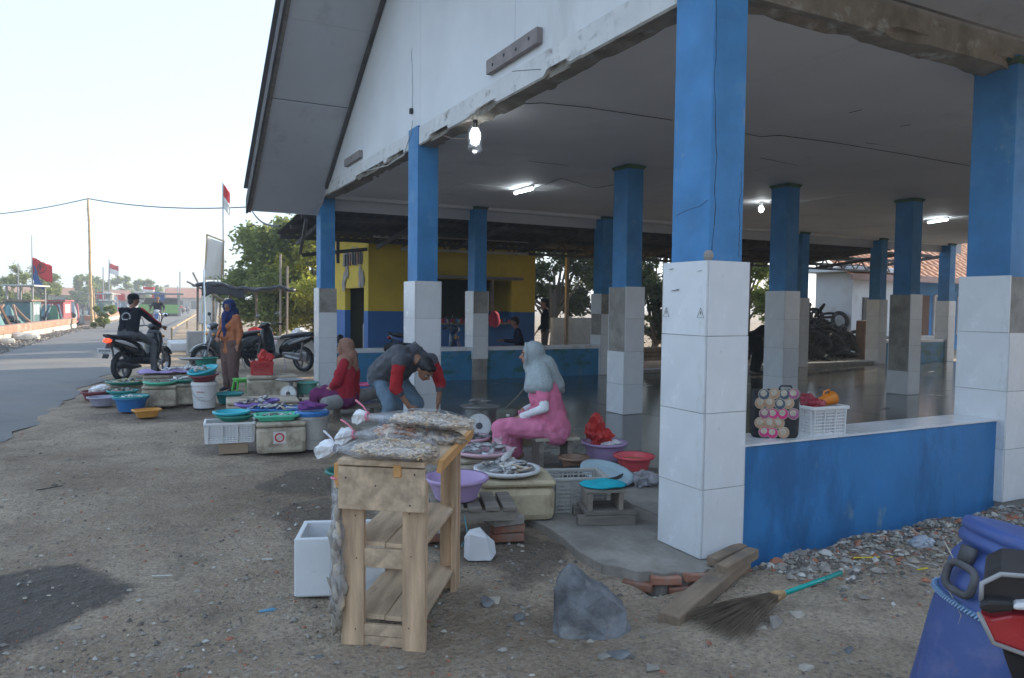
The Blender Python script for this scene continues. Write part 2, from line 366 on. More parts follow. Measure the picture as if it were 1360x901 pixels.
def floor_mat():
    m = bpy.data.materials.new('wet_floor'); m.use_nodes = True; n = m.node_tree; L = n.links.new; N = n.nodes.new
    b = n.nodes['Principled BSDF']; ge = N('ShaderNodeNewGeometry'); P = ge.outputs['Position']
    def noi(sc, det=5, ro=.6, st=None):
        v = P
        if st:
            q = N('ShaderNodeMapping'); q.inputs['Scale'].default_value = st; L(P, q.inputs[0]); v = q.outputs[0]
        t = N('ShaderNodeTexNoise'); t.inputs['Scale'].default_value = sc; t.inputs['Detail'].default_value = det; t.inputs['Roughness'].default_value = ro; L(v, t.inputs[0]); return t.outputs[0]
    def rng(v, a, bb, c=0, d=1):
        r_ = N('ShaderNodeMapRange'); r_.inputs[1].default_value = a; r_.inputs[2].default_value = bb; r_.inputs[3].default_value = c; r_.inputs[4].default_value = d; L(v, r_.inputs[0]); return r_.outputs[0]
    sx = N('ShaderNodeSeparateXYZ'); L(P, sx.inputs[0])
    def mth(op, a, bb):
        x = N('ShaderNodeMath'); x.operation = op
        for i, q in ((0, a), (1, bb)):
            if isinstance(q, (int, float)): x.inputs[i].default_value = q
            else: L(q, x.inputs[i])
        return x.outputs[0]
    inner = mth('MULTIPLY', rng(mth('ADD', sx.outputs[1], mth('MULTIPLY', sx.outputs[0], .9)), 2.2, 5.5), rng(sx.outputs[0], -.2, .8))     # the hall floor is kept hosed down, the apron is dry
    wet = rng(mth('ADD', noi(.9, 5, .6, (1, 1.6, 1)), mth('MULTIPLY', inner, .30)), .56, .66)
    mx = N('ShaderNodeMix'); mx.data_type = 'RGBA'; L(rng(noi(2.6, 6, .7), .3, .7), mx.inputs[0]); mx.inputs[6].default_value = (.15, .135, .115, 1); mx.inputs[7].default_value = (.36, .33, .29, 1)
    m2 = N('ShaderNodeMix'); m2.data_type = 'RGBA'; m2.blend_type = 'MULTIPLY'; L(wet, m2.inputs[0]); L(mx.outputs[2], m2.inputs[6]); m2.inputs[7].default_value = (.30, .32, .34, 1)
    L(m2.outputs[2], b.inputs['Base Color']); L(rng(wet, 0, 1, .85, .09), b.inputs['Roughness']); b.inputs['Specular IOR Level'].default_value = .5
    bp = N('ShaderNodeBump'); bp.inputs['Distance'].default_value = .012; L(rng(wet, 0, 1, 1, .14), bp.inputs['Strength']); L(noi(22, 5, .7), bp.inputs['Height']); L(bp.outputs[0], b.inputs['Normal'])
    return m
FLOORM = floor_mat()
hall = thing('market_hall', 'open sided fish market hall with blue pillars, white tiles and gabled roof', 'market hall', (0, 0, 0))
# floor: apron with a worn edge, then panels with open joints
floor = thing('hall_floor', 'wet grey concrete floor of the market hall with worn dry apron', 'floor'); floor['kind'] = 'structure'; del floor['category']
def apron():
    out = []
    for k in range(0, 41):
        y = 10.4-k*(10.2)/40; out.append((-.50+.10*nz(0, y, 1, 1.7)+.05*nz(0, y, 2, 6)+.025*nz(0, y, 5, 17), y))
    out += [(-.47, .10), (-.44, .02), (-.37, -.01), (-.33, -.07), (-.25, -.08), (-.20, -.13), (-.10, -.15), (-.05, -.12), (.02, -.17), (.10, -.13), (.17, -.14), (.24, -.07), (.33, -.05), (.36, .05), (.36, 10.4)]
    return out
ap = apron(); m = MB(); m.prism(ap[::-1], -.25, FL); o = m.build('apron', FLOORM, floor, bevel=.007)
random.seed(9); CLAY = mat('old_brick', (.30, .13, .085), .9, .3, 8, .5, 40, dirt=((.24, .21, .18), .5, 6, .7), rnd=.2)
for k, (bx_, by_, bz_, rz_) in enumerate(((-.30, -.055, -.01, -.5), (-.14, -.13, .005, -.25), (.06, -.135, -.005, .05), (-.22, -.105, -.058, -.4), (.0, -.15, -.06, .1), (.2, -.10, -.05, .3), (-.42, .03, -.05, -.9))):
    m = MB(); m.box((0, 0, 0), (.17, .09, .045)); o = m.build('brick', CLAY, floor, loc=(bx_, by_, bz_), rot=(random.uniform(-.1, .1), random.uniform(-.1, .1), rz_), bevel=.008)
pxs = [.36+GX*k for k in range(7)]; pys = [.30, 2.6, 5.1, 7.5, 10.4]
for i in range(6):
    for j in range(4):
        m = MB(); a, b_, c_, d_ = pxs[i]+.008, pxs[i+1]-.008, pys[j]+.008, pys[j+1]-.008
        m.box(((a+b_)/2, (c_+d_)/2, -.06), (b_-a, d_-c_, .12+2*FL)); m.build('floor_panel', FLOORM, floor)
tileX = MB(); tileX.box((0, 0, 0), (.012, 1, 1)); tX = tileX.mesh('tile_x', WHITE_TILE)
tileY = MB(); tileY.box((0, 0, 0), (1, .012, 1)); tY = tileY.mesh('tile_y', WHITE_TILE)
ROWS = [TT, 1.336, .888, .442, FL+.004]
BARE = {(1, 2): {('y', 0), ('x', 3), ('y', 3), ('X', 3), ('Y', 3)}, (0, 2): {('y', 0)}, (1, 1): {('x', 0), ('x', 1)}, (3, 1): {('x', 0), ('x', 1), ('x', 2)}, (1, 0): {('y', 0)}, (2, 2): {('x', 1), ('y', 0)}, (5, 2): set()}
random.seed(2)
for i in range(7):
    for j in range(3):
        if (j == 0 and i > 2) or (j == 1 and i > 4): continue
        X, Y = i*GX, GYS[j]; tl = .012
        m = MB(); m.box((X+CW/2, Y+CD/2, (TT-.1)/2), (CW-2*tl, CD-2*tl, TT+.08)); col = m.build('column', CONC, hall)
        tp = CE+.14 if (i == 0 and j < 2) else CE
        m = MB(); bx0, by0 = .036, .034
        m.box((X+CW/2, Y+CD/2, (TT+tp)/2), (CW-2*bx0, CD-2*by0, tp-TT+.03)); sh = m.build('shaft', BLUE, col, bevel=.006)
        if i == 0: pass
        else: m = MB(); m.box((X+CW/2, Y+CD/2, CE-.022), (CW-2*bx0+.03, CD-2*by0+.03, .03), t=1.06); m.box((X+CW/2, Y+CD/2, CE-.045), (CW-2*bx0+.012, CD-2*by0+.012, .02)); m.build('capital', GREEN, col)
        for rw in range(4):
            z0, z1 = ROWS[rw+1], ROWS[rw]; g_ = .0035
            for fc in 'xXyY':
                if (fc, rw) in BARE.get((i, j), ()): continue
                if (fc in 'XY') and not (j == 1 or (i, j) in ((0, 0), (1, 0), (1, 2), (2, 2))): continue
                t = bpy.data.objects.new('tile', tX if fc in 'xX' else tY); COL.objects.link(t); t.parent = col
                jt = random.uniform(-.0015, .0015)
                if fc in 'xX':
                    t.location = (X+(tl/2-.001+jt if fc == 'x' else CW-tl/2+jt), Y+CD/2, (z0+z1)/2); t.scale = (1, CD-2*g_-.002, z1-z0-g_)
                else:
                    t.location = (X+CW/2, Y+(tl/2-.001+jt if fc == 'y' else CD-tl/2+jt), (z0+z1)/2); t.scale = (CW-2*tl-g_, 1, z1-z0-g_)
                t.rotation_euler = (random.uniform(-.003, .003), random.uniform(-.003, .003), 0)
                if (i, j) == (0, 0) and fc == 'x' and rw == 0: TILE_A = t
# worn patches on the near column: chipped corner, warning marks and scuffs on its top tile
INK = mat('ink', (.04, .04, .045), .6)
m = MB()
for yy in (.045, .355):
    z = 1.47; s = .028
    a, b_, c_ = (-.0042, yy-s, z-s), (-.0042, yy+s, z-s), (-.0042, yy, z+s)
    for p, q in ((a, b_), (b_, c_), (c_, a)): m.bar(p, q, .0016, .0012)
    m.bar((-.0042, yy, z-.01), (-.0042, yy, z+.008), .004, .0012)
for yy, z, l in ((.29, 1.60, .05), (.31, 1.60, .03), (.33, 1.73, .03), (.08, 1.71, .035), (.27, 1.605, .03)): m.bar((-.0042, yy, z), (-.0042, yy-l, z+.003), .008*random.random()+.003, .0012)
m.build('mark', INK, bpy.data.objects[TILE_A.parent.name])
m = MB(); random.seed(5)
def crack(m, x, y, z0, z1, ax, w=.004, am=.02, n=26):
    pts = []; q = 0
    for k in range(n+1):
        t = k/n; q += random.uniform(-am, am)*.5; q *= .9
        pts.append((x+(q if ax == 'x' else 0), y+(q if ax == 'y' else 0), z0+(z1-z0)*t))
    for p, r_ in zip(pts, pts[1:]): m.bar(p, r_, w*random.uniform(.5, 1.4), .002, up=(0, 1, 0) if ax == 'x' else (1, 0, 0))
crack(m, .055, .0335, 1.80, 3.3, 'x', .003, .02); m.build('crack', INK, TILE_A.parent); m = MB()
crack(m, .27, .0335, 1.80, 2.3, 'x', .002, .015); m.build('crack', INK, TILE_A.parent); m = MB()
m.bar((.0355, .33, 2.06), (.0355, .2, 2.085), .002, .002); m.bar((.0355, .2, 2.085), (.0355, .12, 2.09), .002, .002); m.bar((.0355, .12, 2.09), (.0355, .05, 2.12), .0025, .002)
m.build('crack', INK, bpy.data.objects[TILE_A.parent.name])
m = MB(); m.ell((.045, .045, 1.80), (.03, .03, .035), nu=7, nv=5); m.build('mortar_lump', CONC, bpy.data.objects[TILE_A.parent.name])
# beams: subdivided so that the arris is broken
def beam(name, x0, x1, y0, y1, z0, z1, mats, L_ax, amp, parent=hall):
    m = MB(); n = 160; ln = (x1-x0) if L_ax == 'x' else (y1-y0)
    prof = [(0, 1), (0, .62), (0, .3), (0, .10), (0, 0), (.18, -.0), (.5, 0), (.82, 0), (1, 0), (1, .4), (1, 1)]
    vs = []
    for k in range(n+1):
        s = ln*k/n
        for a, b_ in prof:
            e = 0; inn = 0
            if b_ < .12:
                q = nz(s, a*3, 4, 1.6)+.6*nz(s, a*5, 2, 5)
                e = amp*max(0, q-.05)*(1.5 if a in (0, 1) else .5); inn = e*.7*(1 if a == 0 else -1 if a == 1 else 0)
            w_ = (x1-x0) if L_ax == 'y' else (y1-y0)
            aa = a*w_+inn; zz = z0+b_*(z1-z0)+e
            vs.append((x0+aa, y0+s, zz) if L_ax == 'y' else (x0+s, y0+aa, zz))
    P = len(prof); fs = [(k*P+q, k*P+(q+1) % P, (k+1)*P+(q+1) % P, (k+1)*P+q) for k in range(n) for q in range(P)]
    m.add(vs, fs); m.mi = [0 if (f % P) < 3 or (f % P) > 8 else 1 for f in range(len(fs))]; m.k = 1
    return m.build(name, mats, parent)
beam('gable_beam', .05, .27, .36, GY2+.03, 3.33, 3.545, [BEAMP, BEAMD], 'y', .09)
beam('front_beam', .30, 18.4, .06, .30, 3.33, 3.555, [BEAMD, BEAMD], 'x', .13)
beam('back_beam', .30, 18.2, GY2+.1, GY2+.3, 3.36, 3.5, [CEIL, CEIL], 'x', .02)
# ceiling boards
cx_ = [.27+1.5*k for k in range(13)]; cy_ = [.30, 2.75, 5.15, 7.6, 10.35]
for i in range(12):
    for j in range(4):
        m = MB(); a, b_, c_, d_ = cx_[i]+.0015, cx_[i+1]-.0015, cy_[j]+.0015, cy_[j+1]-.0015
        dz = random.uniform(-.003, .003)
        m.box(((a+b_)/2, (c_+d_)/2, CE+.01+dz), (b_-a, d_-c_, .012)); m.build('ceiling_board', CEIL, hall)
m = MB()
for px, py, qx, qy in ((1035, 112, 1048, 108), (1152, 115, 1180, 113), (990, 135, 1000, 133), (1010, 210, 1060, 220), (1128, 150, 1145, 146), (1150, 190, 1190, 195), (1195, 168, 1210, 166), (680, 95, 720, 92), (690, 213, 755, 220)):
    m.bar(gp(px, py, CE+.0035), gp(qx, qy, CE+.0035), .006, .004)
m.build('ceiling_crack', INK, hall)
# gable wall boards
RY = 5.15
def sl(y): return 3.40+.625*(9.6-y) if y > RY else 6.181-.30*(RY-y)      # the street side of the roof is flatter
ys = [-.2, 1.6, 2.55, 4.93, 5.15, 7.3, 9.45]
ys = [.72, 2.56, 4.95, 7.35, 9.37]
for a, b_ in zip(ys, ys[1:]):
    poly = [(a, 3.548), (b_, 3.548), (b_, max(3.55, sl(b_)))]
    if a < RY < b_: poly += [(RY, sl(RY))]
    poly += [(a, max(3.55, sl(a)))]
    pp = [(y+(.003 if y == a else -.003 if y == b_ else 0), z) for y, z in poly]
    m = MB(); vs = [(.06, y, z) for y, z in pp]+[(.11, y, z) for y, z in pp]; n = len(pp)
    m.add(vs, [tuple(range(n-1, -1, -1)), tuple(range(n, 2*n))]+[(k, (k+1) % n, n+(k+1) % n, n+k) for k in range(n)]); m.build('gable_board', WHITEP, hall)
for k, (ya, yb) in enumerate(((-.35, .72), (9.37, 10.05))):
    pass
# rake soffit boards, barge boards, junction strip
OVX = -1.15
def slopebox(m, x0, x1, ya, yb, off, th):
    za, zb = sl(ya)+off, sl(yb)+off
    m.add([(x0, ya, za), (x1, ya, za), (x1, yb, zb), (x0, yb, zb), (x0, ya, za+th), (x1, ya, za+th), (x1, yb, zb+th), (x0, yb, zb+th)], [(3, 2, 1, 0), (4, 5, 6, 7), (0, 1, 5, 4), (1, 2, 6, 5), (2, 3, 7, 6), (3, 0, 4, 7)])
ends = [10.12, 9.1, 7.95, 6.75, 5.15]
for sgn in (1, -1):
    for a, b_ in zip(ends, ends[1:]):
        ga = .022 if abs(a-7.95) < .01 else .004
        ya, yb = (a-ga, b_+.003) if sgn > 0 else (2*RY-a+ga, 2*RY-b_-.003)
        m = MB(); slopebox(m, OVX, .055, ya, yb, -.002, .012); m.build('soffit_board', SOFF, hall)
    e, f_ = (10.14, 5.15) if sgn > 0 else (2*RY-10.14, 5.15)
    m = MB(); slopebox(m, OVX-.035, OVX-.003, e, f_, -.05, .24); m.build('barge_board', DARKWOOD, hall)
    m = MB(); slopebox(m, OVX+.002, OVX+.05, e, f_, -.03, .026); m.build('barge_batten', WOODG, hall)
    e = 9.45 if sgn > 0 else 2*RY-9.45
    m = MB(); slopebox(m, .0, .055, e, f_, -.06, .055); m.build('junction_strip', DARKWOOD, hall)
    e = 10.2 if sgn > 0 else 2*RY-10.2
    m = MB(); slopebox(m, OVX-.06, 18.8, e, RY, .42, .03); m.build('roof_sheet', mat('roof_sheet', (.16, .15, .15), .8), hall)
    yy = 10.12 if sgn > 0 else 2*RY-10.12
    m = MB(); m.box((-.56, yy+sgn*.012, sl(yy)+.10), (1.18, .02, .23)); m.build('eave_end', SOFF, hall)
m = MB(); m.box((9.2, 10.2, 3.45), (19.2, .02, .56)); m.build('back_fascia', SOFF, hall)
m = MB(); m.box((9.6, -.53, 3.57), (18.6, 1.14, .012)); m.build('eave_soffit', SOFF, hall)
m = MB(); m.box((9.6, -1.12, 3.62), (18.6, .03, .16)); m.build('eave_fascia', mat('faded_pink_fascia', (.36, .25, .23), .8), hall)
# planks bolted on the gable
for (a, b_), n in ((((650, 90), (718, 48)), 4), (((460, 218), (480, 204)), 1)):
    P, Q = atx(*a, .04), atx(*b_, .04); m = MB(); h = .13 if n == 4 else .11
    m.box((.03, (P.y+Q.y)/2, (P.z+Q.z)/2), (.05, abs(P.y-Q.y), h)); pl = m.build('gable_plank', mat('grey_pink_plank', (.27, .235, .225), .85, .2, 5, .3, 40), hall, bevel=.004)
    m = MB()
    for k in range(n): m.ell((.004, Q.y+(P.y-Q.y)*(k+.6)/(n+.2), (P.z+Q.z)/2+.01*(-1)**k), (.006, .018, .016), nu=8, nv=5)
    m.build('bolt', INK, pl)
m = MB(); q = atx(547, 148, .05); m.box((.04, q.y, q.z), (.03, .05, .06)); crack(m, .058, q.y-.005, q.z+.03, q.z+.75, 'y', .006, .03); m.build('junction_box', INK, hall)
m = MB(); m.box((18.7, 4.2, 1.75), (.14, 8.5, 3.5)); m.build('added_sun_screen', WHITEP, hall)  # unseen wall, added to keep the low sun off the hall floor
# low walls with tile coping
def low_wall(name_, x0, x1, y0, y1, zt, mt, cop, lab):
    m = MB(); m.box(((x0+x1)/2, (y0+y1)/2, (zt-.3)/2), (x1-x0, y1-y0, zt+.3)); wl = m.build(name_, mt, hall)
    n = max(1, round((x1-x0)/.44)); s = (x1-x0)/n
    for k in range(n):
        m = MB(); m.box((x0+s*(k+.5), (y0+y1)/2-.004, zt+cop/2+.002), (s-.004, y1-y0+.012, cop)); m.build('coping_tile', WHITE_TILE, wl)
    if lab: wl['label'] = lab
    return wl
low_wall('low_wall', CW-.02, GX+.02, .065, .36, .655, WALLBLUE, .014, 'low blue painted front wall with white tile coping')
low_wall('low_wall', GX+CW-.02, 2*GX+.02, .065, .36, .655, WALLBLUE, .014, None)
low_wall('low_wall', 2*GX+CW-.02, 4*GX, .065, .36, .655, WALLBLUE, .014, None)
for i, jx in ((0, 0), (1, 0), (5, 0)):
    low_wall('low_wall', i*GX+CW-.02, (i+1)*GX+.02, GY2+.07, GY2+.30, .60, MOSSWALL, .075, 'low blue wall stained green with white coping' if i < 2 else None)
low_wall('low_wall', GX*2+CW, GX*5, GY2+.12, GY2+.30, .10, CONC, .02, None)
# ================================================================ vegetation
def leaf_mat(name, a, b_, tr=.45):
    m = bpy.data.materials.new(name); m.use_nodes = True; n = m.node_tree; L = n.links.new; N = n.nodes.new
    b = n.nodes['Principled BSDF']; ge = N('ShaderNodeNewGeometry')
    mx = N('ShaderNodeMix'); mx.data_type = 'RGBA'; L(ge.outputs['Random Per Island'], mx.inputs[0]); mx.inputs[6].default_value = (*a, 1); mx.inputs[7].default_value = (*b_, 1)
    L(mx.outputs[2], b.inputs['Base Color']); b.inputs['Roughness'].default_value = .55; b.inputs['Specular IOR Level'].default_value = .3
    t = N('ShaderNodeBsdfTranslucent'); L(mx.outputs[2], t.inputs[0]); ms = N('ShaderNodeMixShader'); ms.inputs[0].default_value = tr
    L(b.outputs[0], ms.inputs[1]); L(t.outputs[0], ms.inputs[2]); L(ms.outputs[0], n.nodes['Material Output'].inputs[0]); return m
LEAF_Y = leaf_mat('mangrove_leaf', (.32, .34, .05), (.56, .52, .08)); LEAF_G = leaf_mat('green_leaf', (.17, .22, .06), (.33, .37, .10))
LEAF_D = leaf_mat('dark_leaf', (.025, .05, .018), (.08, .10, .03)); BARK = mat('bark', (.13, .11, .09), .9, .3, 6, .6, 20)
def leaves_mesh(name, clumps, n, size, mt, seed):
    rg = np.random.default_rng(seed); w = np.array([c[3]**2 for c in clumps]); w /= w.sum()
    idx = rg.choice(len(clumps), n, p=w); C = np.array([c[:3] for c in clumps])[idx]; R = np.array([c[3] for c in clumps])[idx]
    d = rg.normal(size=(n, 3)); d /= np.linalg.norm(d, axis=1)[:, None]
    rr_ = R*np.abs(rg.normal(size=n))*.62; P = C+d*rr_[:, None]*np.array([1, 1, .85])
    u = rg.normal(size=(n, 3)); u[:, 2] *= .6; u /= np.linalg.norm(u, axis=1)[:, None]
    v = np.cross(u, rg.normal(size=(n, 3))); v /= np.linalg.norm(v, axis=1)[:, None]
    s = size*rg.uniform(.6, 1.3, n)[:, None]
    V = np.stack([P-u*s, P+v*s*.45, P+u*s, P-v*s*.45], 1).reshape(-1, 3)
    me = bpy.data.meshes.new(name); me.vertices.add(4*n); me.vertices.foreach_set('co', V.ravel())
    me.loops.add(4*n); me.loops.foreach_set('vertex_index', np.arange(4*n)); me.polygons.add(n); me.polygons.foreach_set('loop_start', np.arange(0, 4*n, 4)); 
    me.materials.append(mt); me.update(calc_edges=True); me.validate(); return me
def tree(name, label, loc, h, rx, trunk_h, n, size, mt, seed, group=None, cat='tree', lobes=26, ry=None):
    random.seed(seed); ry = ry or rx; t = thing(name, label, cat, loc, group=group); cl = []
    for k in range(lobes):
        a = random.random()*2*PI; q = math.sqrt(random.random()); zz = trunk_h+(h-trunk_h)*random.uniform(.08, .92)
        f = (1-abs((zz-trunk_h)/(h-trunk_h)-.42)*.95)
        c0 = (rx*q*f*math.cos(a), ry*q*f*math.sin(a), zz); r0 = min(rx, h*.3)*random.uniform(.22, .40); cl.append((*c0, r0))
        for j in range(5):
            d = Vector((random.gauss(0, 1), random.gauss(0, 1), random.gauss(0, .9))).normalized()*r0*random.uniform(.7, 1.35); cl.append((c0[0]+d.x, c0[1]+d.y, c0[2]+d.z, r0*random.uniform(.25, .5)))
    obj('crown', leaves_mesh('crown', cl, n, size, mt, seed), t)
    m = MB(); tr = .035*h
    m.tube([(0, 0, -.1), (.05*h*.2, .02, trunk_h*.6), (.02, .03, trunk_h+(h-trunk_h)*.5)], [tr, tr*.75, tr*.25], 8)
    for c in random.sample(cl, min(12, len(cl))):
        z0 = trunk_h*random.uniform(.4, 1); m.tube([(0, 0, z0), (c[0]*.5, c[1]*.5, z0+(c[2]-z0)*.6), c[:3]], [tr*.45, tr*.25, tr*.08], 5)
    m.build('trunk', BARK, t, smooth=True); return t
b1 = aty(345, 460, 25.5); b2 = aty(418, 460, 24)
tree('mangrove_tree', 'tall feathery mangrove tree behind the tarpaulin stall', (b1.x+.55, 25.5, 0), 4.75, 1.75, .5, 110000, .085, LEAF_G, 3, lobes=40)
tree('mangrove_tree', 'yellow-green mangrove bush beside the left pillar of the hall', (b2.x+.2, 24, 0), 4.5, 2.1, .3, 110000, .085, LEAF_Y, 4, lobes=40)
b3 = aty(470, 460, 30); tree('mangrove_tree', 'sunlit mangrove crown rising above the awning', (b3.x, 30, 0), 3.6, 1.8, .4, 22000, .075, LEAF_Y, 8)
for k, (px, yy, h, rx, lab) in enumerate(((735, 19, 4.4, 1.9, 'dark leafy tree over the grey yard wall behind the standing man'), (800, 20, 4.6, 2.0, 'dark tree crown seen between the inner pillars'), (870, 18, 4.4, 1.8, 'dense dark tree left of the near pillar'), (985, 17, 4.2, 1.5, 'leafy tree showing right of the near pillar'))):
    q = aty(px, 420, yy); tree('yard_tree', lab, (q.x, yy, 0), h, rx, 1.2 if k != 2 else .3, 30000, .08, LEAF_D if k < 3 else LEAF_G, 20+k, group='trees in the yard behind the hall')
random.seed(6)
far = None
for k, (px, py, wpx, hpx, dep) in enumerate(((28, 372, 70, 55, 60), (62, 368, 36, 40, 75), (110, 372, 42, 36, 110), (130, 374, 36, 34, 115), (165, 378, 40, 34, 130), (193, 379, 34, 32, 135), (218, 384, 40, 24, 190), (8, 388, 40, 36, 62), (252, 388, 26, 18, 180))):
    P = atd(px, 405, dep); s = dep/FPX
    labs = ('broad tree behind the moored boats at the left edge', 'round tree rising behind the red flag', 'dark tree left of the bamboo pole', 'tree just right of the bamboo pole', 'round green tree behind the boat flags', 'dark round tree left of the green kiosk', 'low tree line beyond the kiosk', 'low tree at the far left margin', 'small tree above the red tiled roof')
    tree('far_tree', labs[k], (P.x, P.y, -.5), hpx*s+1.6, wpx*s*.55, 1, 9000, dep*.002, LEAF_G, 40+k, group='trees along the far bank', lobes=18)
bk = MB()
for k in range(170):
    px = random.uniform(-40, 300); dep = random.uniform(200, 240); P = atd(px, 404, dep); s = random.uniform(1.6, 3.8); bk.ell((P.x, P.y, s*.3), (s*1.6, s*1.4, s), nu=9, nv=6)
for i, v in enumerate(bk.v): q = Vector(v); bk.v[i] = tuple(q*(1) + Vector((nz(q.x, q.y, q.z, .6), nz(q.y, q.z, q.x, .6), nz(q.z, q.x, q.y, .9)))*1.1)
tag(bk.build('distant_wood', mat('distant_foliage', (.09, .115, .06), .95, .5, .8, 1, 2)), 'distant belt of low scrub along the horizon', 'wood', kind='stuff')
bp_ = gp(138, 437); tree('roadside_bush', 'round green bush at the foot of the bamboo pole', (bp_.x, bp_.y, 0), 1.25, .85, .1, 20000, .055, LEAF_G, 77, cat='bush', lobes=14)
# ================================================================ kerb wall, poles, flags, wires
KTOP = mat('faded_red_paint', (.38, .21, .15), .85, .2, 1.5, .3, 20, dirt=((.45, .38, .31), .52, 2, .7)); KBOT = mat('worn_whitewash', (.50, .47, .42), .9, .2, 2, .4, 20, dirt=((.25, .22, .19), .55, 3, .7))
def kerb(y0, y1, lab, n):
    t = thing('kerb_wall', lab, 'wall', (0, 0, 0), group='kerb walls along the channel')
    for k in range(n):
        a, b_ = y0+(y1-y0)*k/n, y0+(y1-y0)*(k+1)/n-.03
        for nm, z0, z1, mt, o_ in (('base', -.5, .26, KBOT, 0), ('coping', .262, .55, KTOP, .04)):
            m = MB(); m.bar((kb(a), a, (z0+z1)/2), (kb(b_), b_, (z0+z1)/2), .35+o_, z1-z0); m.build(nm, mt, t, bevel=.03)
kerb(16, 43, 'long faded red and white kerb wall along the channel at the left', 9); kerb(49, 95, 'far stretch of red and white kerb wall beyond the bush', 8)
random.seed(12); vg = MB()
for k in range(2200):
    y = 19+26*random.random()**1.2; x = kb(y)+.25+random.random()**1.5*(rl(y)-kb(y)-.1); pebble(vg, x, y, random.uniform(.03, .1), k=random.choice((0, 1, 1, 1)))
tag(vg.build('verge_stones', STONE), 'dark loose stones on the verge below the kerb wall', 'stones', kind='stuff')
for k, (px, py, s) in enumerate(((28, 452, .3), (40, 452, .26), (8, 457, .22), (33, 447, .3))):
    P = gp(px, py); m = MB(); m.ell((0, 0, 0), (s*1.2, s, s*.7), nu=10, nv=7)
    for i, v in enumerate(m.v): m.v[i] = tuple(Vector(v)*(1+.35*nz(v[0]+k, v[1], v[2], 4)))
    tag(m.build('pale_rock', KBOT, loc=(P.x, P.y, s*.35)), ('pale rubble rock against the kerb wall, right of the pair', 'pale rubble rock, farthest right by the kerb wall', 'pale rubble rock at the left edge of the kerb', 'pale rubble rock leaning highest on the kerb wall')[k], 'rock', 'pale rocks by the kerb')
BAMB = mat('bamboo', (.48, .34, .19), .7, .2, 3, .2, 20, rnd=.15); GREYP = mat('grey_pole', (.30, .30, .30), .6, .15, 4, .1, 20); CABLE = mat('cable', (.03, .03, .03), .6); PALEBLUE = mat('pale_blue_pipe', (.45, .58, .68), .4, .1, 4)
def pole(name, px0, py0, px1, py1, z0, r, mt, lab, cat='pole', grp=None, knots=False, dep=None):
    P = gp(px0, py0, z0) if dep is None else atd(px0, py0, dep); Q = atd(px1, py1, (P-CAM).dot(FWD)); m = MB()
    n = 12; pts = [P.lerp(Q, k/n)-P for k in range(n+1)]
    for p in pts[1:-1]: p.x += random.uniform(-1, 1)*r*.2
    m.tube(pts, [r*(1-.35*k/n) for k in range(n+1)], 8)
    if knots:
        for p in pts[1:-1]: m.tube([p-Vector((0, 0, r*.3)), p+Vector((0, 0, r*.3))], r*1.12, 8)
    o = m.build(name, mt, loc=P, smooth=True); return tag(o, lab, cat, grp), P, Q
_, bpP, bpQ = pole('bamboo_pole', 122, 434, 117, 264, 0, .09, BAMB, 'tall bamboo pole carrying the wire by the bush', knots=True)
pole('bamboo_stake', 127, 432, 124, 383, 0, .05, BAMB, 'short bamboo stake leaning beside the tall pole', knots=True)
_, fpP, fpQ = pole('flagpole', 298, 452, 296, 243, 0, .035, GREYP, 'grey pole flying a red and white flag before the mangroves')
pole('pale_blue_pole', 272, 478, 271, 358, 0, .028, PALEBLUE, 'pale blue pipe standing behind the white bucket stall')
def wire(name, pts, lab, r=.012, sag=.3, n=14):
    m = MB(); out = []
    for a, b_ in zip(pts, pts[1:]):
        for k in range(n): t = k/n; q = a.lerp(b_, t); q.z -= sag*4*t*(1-t); out.append(q)
    out.append(pts[-1]); m.tube(out, r, 5); return tag(m.build(name, CABLE), lab, 'wire')
w0 = atd(-60, 287, 50); w2 = atd(332, 275, 34)
wire('overhead_wire', [w0, bpQ, w2, atd(372, 300, 16.5)], 'thin overhead wire strung from the bamboo pole to the hall', .03, .25)
FLAGR = cloth('flag_red', (.55, .03, .035)); FLAGW = cloth('flag_white', (.72, .70, .68)); FLAGB = cloth('flag_blue', (.04, .12, .32)); 
def flag(loc, w_, h, mt2, lab, grp, rz=0, droop=.2, seed=0):
    t = thing('flag', lab, 'flag', loc, rz, grp)
    for nm, v0, v1, mt in (('upper_band', .5, 1, mt2[0]), ('lower_band', 0, .5, mt2[1])):
        m = MB(); m.grid(lambda u, v: (u*w_, .12*w_*math.sin(u*7+seed)*u+.05*nz(u*4, v*3, seed), (v0+(v1-v0)*v)*h - droop*u*h - .1*h*u*nz(u*5, v*4, seed+2)), 14, 6); m.build(nm, mt, t, smooth=True, solid=.004)
    return t
flag(fpQ+Vector((.02, 0, -.98)), .24, .95, (FLAGR, FLAGW), 'red and white flag hanging limp on the grey flagpole', 'red and white flags', 0, .35, 1)
# red party-style flag: red upper field with a dark round emblem, blue cloth below
P, Q = atd(44, 430, 40), atd(42, 312, 40); m = MB(); m.tube([P, Q], [.05, .02], 6); tag(m.build('boat_mast', GREYP), 'thin mast flying the torn red flag over the left boat', 'mast')
F0 = atd(42, 341, 40); t = thing('banner_flag', 'torn red flag with a dark round emblem streaming above the left boat', 'flag', F0, -.35)
m = MB(); m.grid(lambda u, v: (u*.98, .10*math.sin(u*8), -1.05*v-.28*u+.1*nz(u*5, v*5, 1)-(.2*u*(1-v))+.1*math.sin(u*5)*v), 20, 12); m.build('red_field', FLAGR, t, smooth=True, solid=.005)
m = MB(); m.grid(lambda u, v: (.05+u*.62*v+.04*math.sin(v*9), .05*math.sin(u*8+v*4)+.03, -.45-1.15*v-.2*u*v), 10, 12); m.build('blue_tail', FLAGB, t, smooth=True, solid=.005)
